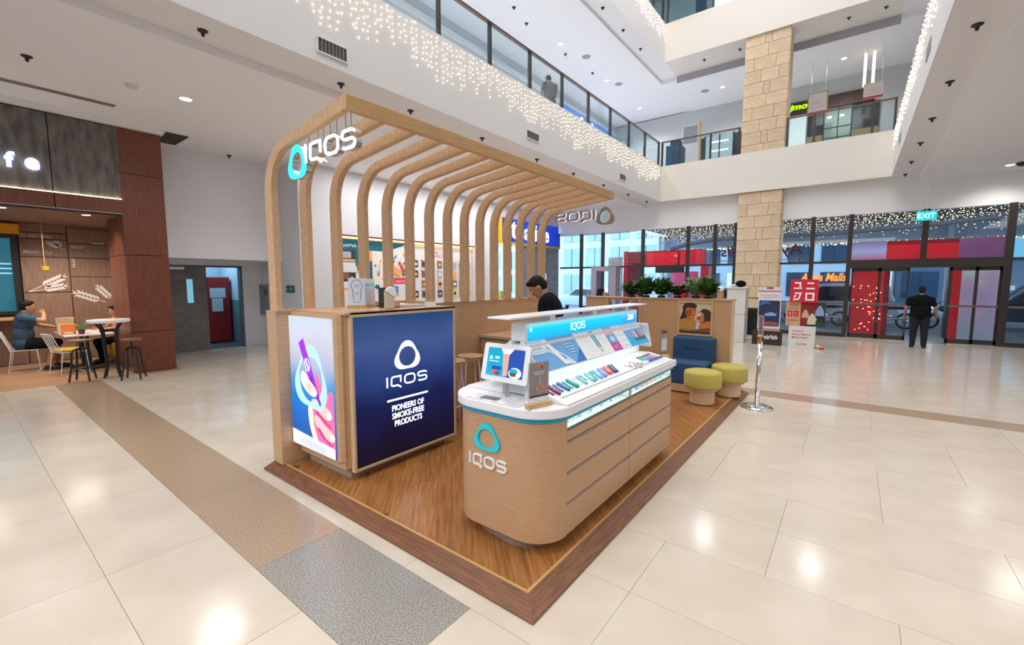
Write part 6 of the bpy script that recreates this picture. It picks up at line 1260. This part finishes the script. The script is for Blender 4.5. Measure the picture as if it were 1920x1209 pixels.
# stanchion with a small upright sign frame
st = thing('stanchion', 'chrome stanchion post with round base and narrow sign frame, by the deck corner', 'stanchion', (7.02, 1.0, 0))
G().lathe([(.205, 0), (.21, .008), (.20, .02), (.10, .032), (.04, .045)], (7.02, 1.0, 0), 36).build('base', CHROME, st, True); G().lathe([(.031, .045), (.031, .95)], (7.02, 1.0, 0), 20).build('pole', CHROME, st, True)
G().lathe([(.035, .95), (.042, .955), (.042, 1.03), (.03, 1.045)], (7.02, 1.0, 0), 20).build('cap', mat('brass_cap', (.62, .36, .14), .25, .8), st); bx(6.99, 7.06, .955, 1.045, .965, 1.01).build('belt_clip', BLACKP, st)
bx(7.0, 7.025, .965, 1.03, 1.045, 1.32).build('sign_frame', mat('sign_frame_tan', (.55, .36, .20), .4, .3), st); bx(6.998, 7.0, .98, 1.015, 1.06, 1.30).build('sign_strip', mat('sign_strip_violet', (.12, .14, .42), .3), st)

# ------------------------------------------------------------------ café furniture
t = thing('bar_table', 'round white bar table on bent black legs in front of the mahogany pier', 'table', (1.87, 10.97, 0))
G().lathe([(.30, 1.035), (.31, 1.045), (.31, 1.085), (.30, 1.09)], (1.87, 10.97, 0), 36).build('tabletop', WHITEG, t)
for a in range(4):
    th = a * PI / 2 + .5; c, s_ = math.cos(th), math.sin(th); P_ = lambda r, z: (1.87 + r * c, 10.97 + r * s_, z)
    G().tube([P_(.24, 1.035), P_(.14, .90), P_(.11, .5), P_(.10, .2), P_(.16, 0)], .019, 8).build('leg', BLACK, t)
G().tube([(1.87 + .135 * math.cos(i * PI / 8), 10.97 + .135 * math.sin(i * PI / 8), .88) for i in range(16)], .016, 6, True).build('ring', BLACK, t)
def cafe_stool(x, y, rz, label):
    t = thing('metal_stool', label, 'stool', (x, y, 0)); SEATW = mat('brown_stool_seat', (.20, .10, .06), .5)
    G().lathe([(.15, .715), (.16, .72), (.16, .745), (.15, .75)], (x, y, 0), 26).build('seat', SEATW, t); G().tube([(x, y, .42), (x, y, .715)], .018, 8).build('screw', BLACK, t)
    for a in range(2):
        th = rz + a * PI / 2; c, s_ = math.cos(th), math.sin(th)
        G().tube([(x - .20 * c, y - .20 * s_, 0), (x - .15 * c, y - .15 * s_, .25), (x - .135 * c, y - .135 * s_, .45)] + [(x + .135 * math.cos(b) * c, y + .135 * math.cos(b) * s_, .50 + .09 * math.sin(b)) for b in [PI - i * PI / 8 for i in range(9)]] + [(x + .135 * c, y + .135 * s_, .45), (x + .15 * c, y + .15 * s_, .25), (x + .20 * c, y + .20 * s_, 0)], .016, 8).build('bent_leg', BLACK, t)
    G().tube([(x + .15 * math.cos(i * PI / 10), y + .15 * math.sin(i * PI / 10), .24) for i in range(20)], .010, 6, True).build('foot_ring', BLACK, t)
cafe_stool(1.46, 11.0, .3, 'black metal stool with brown seat, left of the white bar table')
cafe_stool(2.07, 10.47, .3, 'black metal stool with brown seat, right of bar table against the mahogany pier')
cafe_stool(.30, 12.9, .2, 'black metal stool at the left picture edge below the window ledge')
t = thing('cafe_table', 'white rectangular cafe table with a plant pot and snack bags on it', 'table', (1.75, 12.6, 0))
bx(1.38, 2.12, 12.0, 13.25, .715, .745).build('tabletop', WHITEG, t, bevel=.006); 
for y in (12.35, 12.95): G().tube([(1.75, y, .02), (1.75, y, .715)], .03, 10).build('leg', BLACK, t); bx(1.5, 2.0, y - .05, y + .05, .0, .02).build('foot', BLACK, t)
def cafe_chair(x, y, rz, label, cushion):
    t = thing('wire_chair', label, 'chair', (x, y, 0), rz); WW = mat('white_wire', (.74, .74, .74), .4); W = lambda pts, c=False: G().tube(pts, .009, 6, c)
    def add(g, n, m=WW, **k): o = bpy.data.objects.new(n, g.mesh(n, m, None)); COL.objects.link(o); o.parent = t; return o
    for q in (1, -1):
        add(W([(.18, q * .21, .44), (.21, q * .22, .02), (-.22, q * .22, .02), (-.16, q * .20, .44)]), 'side_frame')
    add(W([(.2, -.21, .44), (.2, .21, .44), (-.18, .2, .44), (-.18, -.2, .44)], True), 'seat_frame')
    add(W([(-.17, -.2, .44), (-.30, -.19, .80), (-.30, .19, .80), (-.17, .2, .44)]), 'back_frame')
    for y_ in (-.1, 0, .1): add(W([(-.18, y_, .45), (-.30, y_ * .95, .80)]), 'back_wire')
    add(W([(.21, -.22, .02), (.21, .22, .02)]), 'foot_bar')
    if cushion:
        g = G(); g.ball((0.01, 0, .475), (.22, .22, .045), 18, 10); o = add(g, 'cushion', grain('mustard_cushion', (.52, .36, .03), (.66, .47, .06), (1, 1, 1), 30, .9)); o.data.polygons.foreach_set('use_smooth', [True] * len(o.data.polygons))
    return t
cafe_chair(1.43, 12.05, .25, 'white wire chair with a mustard cushion in front of the cafe table', True)
cafe_chair(.93, 13.05, -.14, 'white wire chair under the seated man in blue', False)
YB = mat('yellow_booth', (.80, .40, .01), .6)
t = thing('yellow_booth', 'bright yellow booth seat behind the bar table where the woman sits', 'bench', (2.5, 13.1, 0)); bx(2.22, 2.75, 12.75, 13.7, .16, .44).build('seat', YB, t, bevel=.02); bx(2.72, 2.85, 12.75, 13.7, .16, 1.28).build('backrest', YB, t, bevel=.02); bx(2.26, 2.80, 12.8, 13.65, 0, .16).build('plinth', BLACKP, t)
t = thing('potted_plant', 'small green plant in a dark pot on the white cafe table', 'plant', (1.66, 12.2, .746)); G().lathe([(.045, 0), (.06, .09), (.05, .085)], (1.66, 12.2, .746), 14).build('pot', mat('plum_pot', (.06, .02, .035), .4), t)
random.seed(8)
for i in range(9):
    th = i * 2.4; d = Vector((math.cos(th), math.sin(th), .9 + .3 * (i % 3))).normalized(); sd = d.cross(Vector((0, 0, 1))).normalized(); c = Vector((1.66, 12.2, .83)); l = .13 + .02 * (i % 3)
    G().quad([c + d * .03, c + d * l * .6 + sd * .038, c + d * l * 1.25 - Vector((0, 0, .02)), c + d * l * .6 - sd * .038]).build('leaf', mat('bright_leaf', (.10, .42, .12), .4), t)
t = thing('snack_bag', 'orange takeaway bag with white side standing on the cafe table', 'bag', (1.48, 12.35, .746)); bx(1.37, 1.60, 12.3, 12.42, .746, .95).build('bag', mat('orange_bag', (.85, .22, .05), .6), t, bevel=.01); bx(1.365, 1.375, 12.3, 12.42, .748, .95).build('white_side', WHITEP, t); bx(1.42, 1.55, 12.297, 12.3, .765, .79).build('white_label', WHITEP, t)
t = thing('paper_bag', 'brown paper bag behind the orange bag on the cafe table', 'bag', (1.50, 12.75, .746)); g = G(); g.v = [(1.38, 12.7, .746), (1.6, 12.7, .746), (1.6, 12.85, .746), (1.38, 12.85, .746), (1.36, 12.72, 1.06), (1.64, 12.72, 1.05), (1.63, 12.80, 1.06), (1.36, 12.80, 1.045)]; g.f = [(0, 3, 2, 1), (0, 1, 5, 4), (1, 2, 6, 5), (2, 3, 7, 6), (3, 0, 4, 7), (4, 5, 6, 7)]; g.m = [0] * 6; g.build('bag', mat('kraft_paper', (.50, .34, .20), .8), t)

# ------------------------------------------------------------------ brown massage chairs behind the end partition
def recliner(x, y, rz, label):
    t = thing('massage_chair', label, 'chair', (x, y, 0), rz); BL = mat('brown_leather', (.16, .055, .04), .4)
    def add(g, n, sm=True): o = bpy.data.objects.new(n, g.mesh(n, BL, None, sm)); COL.objects.link(o); o.parent = t
    add(G().box(-.35, .35, -.35, .35, .001, .42), 'base', False); add(G().ball((-.30, 0, .9), (.16, .32, .62), 16, 12), 'backrest'); add(G().ball((0.05, .36, .5), (.42, .1, .16), 14, 10), 'armrest'); add(G().ball((.05, -.36, .5), (.42, .1, .16), 14, 10), 'armrest')
recliner(10.4, 5.32, 2.4, 'brown leather massage chair, left of the woman beyond the partition')
recliner(9.0, 3.95, 2.4, 'brown leather massage chair seen through the partition slot')

# ------------------------------------------------------------------ outside: street, red arches, lights, cars, buildings
PAVE = grain('street_paving', (.10, .13, .17), (.16, .20, .25), (1, 1, 1), 1.5, .5); struct(bx(18.0, 70, -40, 60, -.2, -.03).build('floor', PAVE)); struct(bx(17.8, 18.0, -10, 14, -.2, -.002).build('trim_13', DARKFR))
ARCH = mat('arch_red', (.70, .01, .025), .25); ARCHD = mat('arch_dark_red', (.22, .005, .015), .3); FILM = emit_ramp('film_panel_glow', 2, 0, 3, [(.25, .32, .42), (.42, .30, .50), (.50, .36, .55), (.50, .58, .56), (.62, .68, .80)], .55, 1.2, 1.6); PNKF = mat('pink_panel', (.85, .05, .25), .3)  # film glow and streaks paint reflections onto the whitish film panels
PURF = emit_ramp('violet_header_panel', 2, 2.4, 3.2, [(.7, .02, .08), (.55, .58, .95), (.25, .14, .42)], .6)
a1 = thing('entrance_arch', 'large red entrance arch outside the right sliding doors', 'arch', (19.6, -1.5, 0))
bx(19.3, 19.9, -.80, .05, -.03, 2.5).build('pillar', ARCH, a1); bx(19.3, 19.9, -2.62, -2.42, -.03, 2.5).build('pillar', ARCH, a1); bx(19.3, 19.9, -3.6, .1, 2.5, 3.12).build('beam', ARCHD, a1)
bx(19.28, 19.3, -2.5, -.80, 2.5, 2.98).build('red_header', ARCH, a1); bx(19.25, 19.3, -.80, .12, 2.45, 3.12).build('violet_panel', PURF, a1); bx(19.25, 19.3, -3.5, -2.5, 2.5, 3.12).build('violet_panel', mat('plum_panel', (.26, .09, .24), .3), a1)
bx(19.35, 19.4, -3.42, -2.62, -.03, 2.3).build('film_panel', FILM, a1); bx(19.4, 19.9, -.95, -.80, -.03, 2.5).build('inner_wall', ARCHD, a1); bx(19.4, 19.9, -2.42, -2.35, -.03, 2.5).build('inner_wall', BLACKP, a1)
random.seed(12); g = G()
for i in range(46): y, z = random.uniform(-.75, 0), random.uniform(.1, 1.7) ; g.ball((19.29, y, z), .014, 6, 4)
o = g.build('bulbs', BULB, a1); o['kind'] = 'stuff'
a2 = thing('entrance_arch', 'large red entrance arch outside the left sliding doors', 'arch', (19.6, 6.8, 0))
bx(19.3, 19.9, 7.85, 8.4, -.03, 2.5).build('pillar', ARCHD, a2); bx(19.28, 19.3, 8.22, 8.42, -.03, 3.15).build('red_edge', ARCH, a2); bx(19.3, 19.9, 5.0, 8.4, 2.5, 3.12).build('beam', ARCHD, a2); bx(19.27, 19.3, 6.0, 7.35, 2.5, 3.05).build('red_header', mat('arch_bright_red', (.9, .01, .03), .3), a2); bx(19.27, 19.3, 4.9, 5.9, 2.5, 3.08).build('red_header', mat('arch_bright_red', (.9, .01, .03), .3), a2)
bx(19.3, 19.36, 5.15, 6.25, -.03, 2.2).build('pink_panel', PNKF, a2); bx(19.3, 19.9, 4.75, 5.05, -.03, 2.5).build('pillar', ARCH, a2); bx(19.32, 19.36, 8.5, 9.2, -.03, 2.9).build('film_panel', FILM, a2)
# metal detector gate just inside the left doors
t = thing('detector_gate', 'grey walk-through detector gate inside the left doors', 'gate', (16.5, 8.0, 0)); GG = mat('gate_grey', (.30, .30, .38), .4)
bx(16.3, 16.7, 8.28, 8.52, 0, 2.2).build('post', GG, t); bx(16.3, 16.7, 7.44, 7.72, 0, 2.2).build('post', GG, t); bx(16.3, 16.7, 7.44, 8.52, 2.2, 2.37).build('beam', GG, t); bx(16.29, 16.3, 8.0, 8.2, 2.27, 2.32).build('red_display', emit('gate_red', (.9, .05, .1), 1), t)
bx(XG - .25, XG - .1, 5.3, 6.3, 2.14, 2.33).build('door_operator', BLACKP, dn) if False else None
t = thing('door_operator', 'dark door operator box above the left sliding doors', 'box', (17.6, 5.8, 2.2)); bx(17.5, 17.73, 5.25, 6.3, 2.13, 2.36).build('box', BLACKP, t)
for a, b in ((5.3, 6.1), (6.1, 6.85)): pass
# canopy with hanging light strings
lc = thing('street_light_canopy', 'dark street canopy hung with strings of warm lights beyond the glass', 'canopy', (27, 2, 4.6)); CAN = mat('canopy_dark', (.06, .09, .13), .6)
bx(22, 34, -16, 12, 5.4, 5.5).build('roof', CAN, lc); bx(33.9, 34.1, -16, 12, 4.05, 5.4).build('fascia', mat('canopy_fascia', (.20, .26, .33), .6), lc)
random.seed(21); g = G()
for i in range(120):
    y = -15.5 + 27 * i / 120
    for x in (23.5, 26.5, 29.5, 32.5):
        L = random.uniform(.5, 1.0)
        for j in range(7): g.ball((x + random.uniform(-.25, .25), y + random.uniform(-.1, .1), 5.35 - L * j / 6), .02, 4, 3)
for i in range(420): g.ball((33.85, -15.8 + 27.5 * random.random(), 4.0 + .12 * random.random()), .03, 4, 3)
o = g.build('bulbs', emit('street_bulb', (1, .66, .28), 3.5), lc); o['kind'] = 'stuff'
for y in (-14, -4, 5, 11.5): G().tube([(33.5, y, -.03), (33.5, y, 5.4)], .12, 10).build('column', mat('canopy_column', (.3, .34, .38), .5), lc)
t = thing('curved_canopy', 'sweeping grey curved roof edge behind the red arches', 'canopy', (22, 1, 3.4)); G().tube([(22, 7.2, 3.35), (22, 6.4, 3.55), (22, 5.2, 3.7), (22, 3.5, 3.72), (22, 1, 3.70), (22, -2, 3.82), (22, -3.6, 3.95), (22, -4.2, 3.75), (22, -3.9, 3.5)], .09, 10).build('edge', mat('canopy_edge_grey', (.20, .22, .27), .4), t)
for y in (6.4, -3.4): G().tube([(22, y, -.03), (22, y, 3.6)], .05, 8).build('post', mat('canopy_edge_grey', (.20, .22, .27), .4), t)
def building(name, label, x, y0, y1, h, base, n, m, win_m, lit=None):
    t = thing(name, label, 'building', (x, (y0 + y1) / 2, -.03)); bx(x, x + 6, y0, y1, -.03, h).build('wall', base, t); dy = (y1 - y0) / n
    for j in range(m):
        for i in range(n):
            f_ = bx(x - .08, x, y0 + dy * (i + .14), y0 + dy * (i + .86), .6 + j * 2.6, 2.5 + j * 2.6).build('window', lit if (lit and (i * 7 + j * 3) % 4 == 0) else win_m, t); bx(x - .10, x - .08, y0 + dy * (i + .49), y0 + dy * (i + .51), .6 + j * 2.6, 2.5 + j * 2.6).build('glazing_bar', DARKFR, f_)
    return t
WBL = mat('white_facade', (.80, .84, .88), .6); SKW = mat('pale_blue_window', (.45, .62, .75), .2); DKW = mat('dark_office_window', (.03, .06, .10), .1); WRM = emit('warm_shop_window', (.75, .8, .72), .7)
building('office_building', 'bright white building beyond the left glass panes', 40, 14, 40, 16, WBL, 10, 5, SKW)
building('office_building', 'pale blue grey building across the street in the middle', 42, -2, 13.5, 12, mat('greyblue_facade', (.45, .55, .62), .6), 7, 4, DKW, WRM)
building('office_building', 'dark blue building across the street on the right', 44, -40, -2.5, 12, mat('dark_facade', (.06, .10, .15), .6), 14, 4, DKW, mat('teal_lit_window', (.1, .25, .32), .3, 0, (.12, .32, .42), .6))
def car(name, label, x, y, rz, col, suv):
    t = thing(name, label, 'car', (x, y, -.03), rz); PA = mat('paint_' + label.split()[0], col, .2, .1, coat=.6); GL = mat('car_glass', (.02, .035, .05), .05); h = 1.72 if suv else 1.45
    def add(g, n, m, sm=False, bev=0): o = bpy.data.objects.new(n, g.mesh(n, m, None, sm)); COL.objects.link(o); o.parent = t; return o
    F = lambda w_: ((0, -w_ / 2, 0), (1, 0, 0), (0, 0, 1), (0, 1, 0))
    bodyp = [(-2.2, .32), (2.2, .32), (2.25, .55), (2.15, .78), (1.2, .92), (-1.6, .98 if suv else .95), (-2.2, .92), (-2.28, .6)]
    o = add(G().prism(bodyp, 0, 1.78, ((0, -.89, 0), (1, 0, 0), (0, 0, 1), (0, 1, 0))), 'body', PA); b = o.modifiers.new('b', 'BEVEL'); b.width = .08; b.segments = 3; b.limit_method = 'ANGLE'
    cab = [(1.15, .92), (.45, h - .04), (.1, h), (-1.2 if not suv else -1.9, h), (-1.9 if not suv else -2.15, .97)]
    o = add(G().prism(cab, 0, 1.56, ((0, -.78, 0), (1, 0, 0), (0, 0, 1), (0, 1, 0))), 'cabin', PA); b = o.modifiers.new('b', 'BEVEL'); b.width = .07; b.segments = 3; b.limit_method = 'ANGLE'
    wn_ = [(.95, .98), (.38, h - .12), (-1.1 if not suv else -1.75, h - .12), (-1.6 if not suv else -1.95, 1.0)]
    for q in (-.79, .785): add(G().prism(wn_, 0, .006, ((0, q, 0), (1, 0, 0), (0, 0, 1), (0, 1, 0))), 'side_window', GL)
    for xw in (-1.35, 1.4):
        for q in (-.86, .70): add(G().tube([(xw, q, .33), (xw, q + .18, .33)], .33, 20), 'wheel', BLACKP); add(G().tube([(xw, q - .004 if q < 0 else q + .184, .33), (xw, q if q < 0 else q + .188, .33)], .19, 14), 'hubcap', STEEL)
    for q in (-.65, .65): add(G().ball((2.2, q, .68), (.06, .18, .08), 10, 8), 'headlight', emit('headlight', (.9, .95, 1), 1.5)); add(G().ball((-2.24, q, .75), (.05, .15, .08), 10, 8), 'tail_light', mat('tail_red', (.5, .01, .01), .3))
    return t
car('car', 'white saloon car parked outside the far left panes', 24.5, 12.9, 1.25, (.62, .72, .82), False)
car('car', 'silver van parked outside beside the red store sign', 24.6, .75, 1.57, (.42, .50, .58), True)
car('car', 'dark blue car outside beyond the rightmost panes', 25, -5.6, 1.5, (.015, .03, .06), True)
car('car', 'teal saloon car outside left of the stone column', 26.5, 6.4, 1.57, (.05, .20, .28), False)
def motorbike(x, y, rz, label, col):
    t = thing('motorbike', label, 'motorbike', (x, y, -.03), rz); PA = mat('bike_' + label.split()[0], col, .3)
    def add(g, n, m, sm=True): o = bpy.data.objects.new(n, g.mesh(n, m, None, sm)); COL.objects.link(o); o.parent = t
    for xw in (-.65, .65): add(G().tube([(xw + .27 * math.cos(i * PI / 10), 0, .30 + .27 * math.sin(i * PI / 10)) for i in range(20)], .045, 8, True), 'wheel', BLACKP); add(G().tube([(xw, -.06, .3), (xw, .06, .3)], .09, 12), 'hub', STEEL)
    add(G().ball((.12, 0, .78), (.30, .14, .14), 14, 10), 'tank', PA); add(G().ball((-.38, 0, .80), (.40, .13, .07), 14, 8), 'seat', BLACKP); add(G().ball((0, 0, .45), (.28, .14, .18), 12, 8), 'engine', STEEL)
    add(G().tube([(.65, 0, .3), (.42, 0, .95)], .035, 8), 'fork', STEEL); add(G().tube([(.38, -.35, 1.02), (.44, -.12, .98), (.44, .12, .98), (.38, .35, 1.02)], .016, 8), 'handlebar', BLACK); add(G().ball((.56, 0, .86), .09, 12, 8), 'headlamp', emit('headlight', (.9, .95, 1), 1.5)); add(G().tube([(-.1, .12, .35), (-.8, .14, .42)], .04, 8), 'exhaust', STEEL)
motorbike(22.6, -1.0, 1.4, 'blue motorbike parked outside the open sliding doors', (.03, .12, .5)); motorbike(22.2, 1.0, 1.9, 'dark motorbike parked outside behind the red store sign', (.03, .05, .09)); motorbike(23.3, -3.0, 1.2, 'black motorbike farther out beyond the open sliding doors', (.02, .02, .025))
t = thing('orange_street_sign', 'glowing orange script sign across the street', 'sign', (38, 1.5, 2)); g = G(); put_text(g, 'Ayala Malls', ((38, 3.1, 0), (0, -1, 0), (0, 0, 1), (-1, 0, 0)), 0, 1.62, 2.6, .75, .05, 0, .02, .2); o = g.build('letters', emit('orange_neon', (1, .22, .02), 1.8), t); o['kind'] = 'stuff'; bx(38, 38.1, .3, 3.2, 1.3, 1.55).build('blue_strip', emit('blue_strip', (.1, .4, 1), 1.2), t); 
for y in (.5, 3.0): G().tube([(38.05, y, -.03), (38.05, y, 1.3)], .05, 8).build('post', STEEL, t)
t = thing('orange_street_sign', 'glowing orange letter sign beyond the rightmost panes', 'sign', (36, -6.6, 2)); g = G(); put_text(g, 'B', ((36, -6.2, 0), (0, -1, 0), (0, 0, 1), (-1, 0, 0)), 0, 1.8, .5, .75, .05, 0, .05); g.build('letter', emit('orange_neon', (1, .22, .02), 1.8), t); bx(36, 36.1, -7.0, -6.0, 1.3, 1.55).build('panel', STEEL, t); G().tube([(36.05, -6.5, -.03), (36.05, -6.5, 1.8)], .05, 8).build('post', STEEL, t)
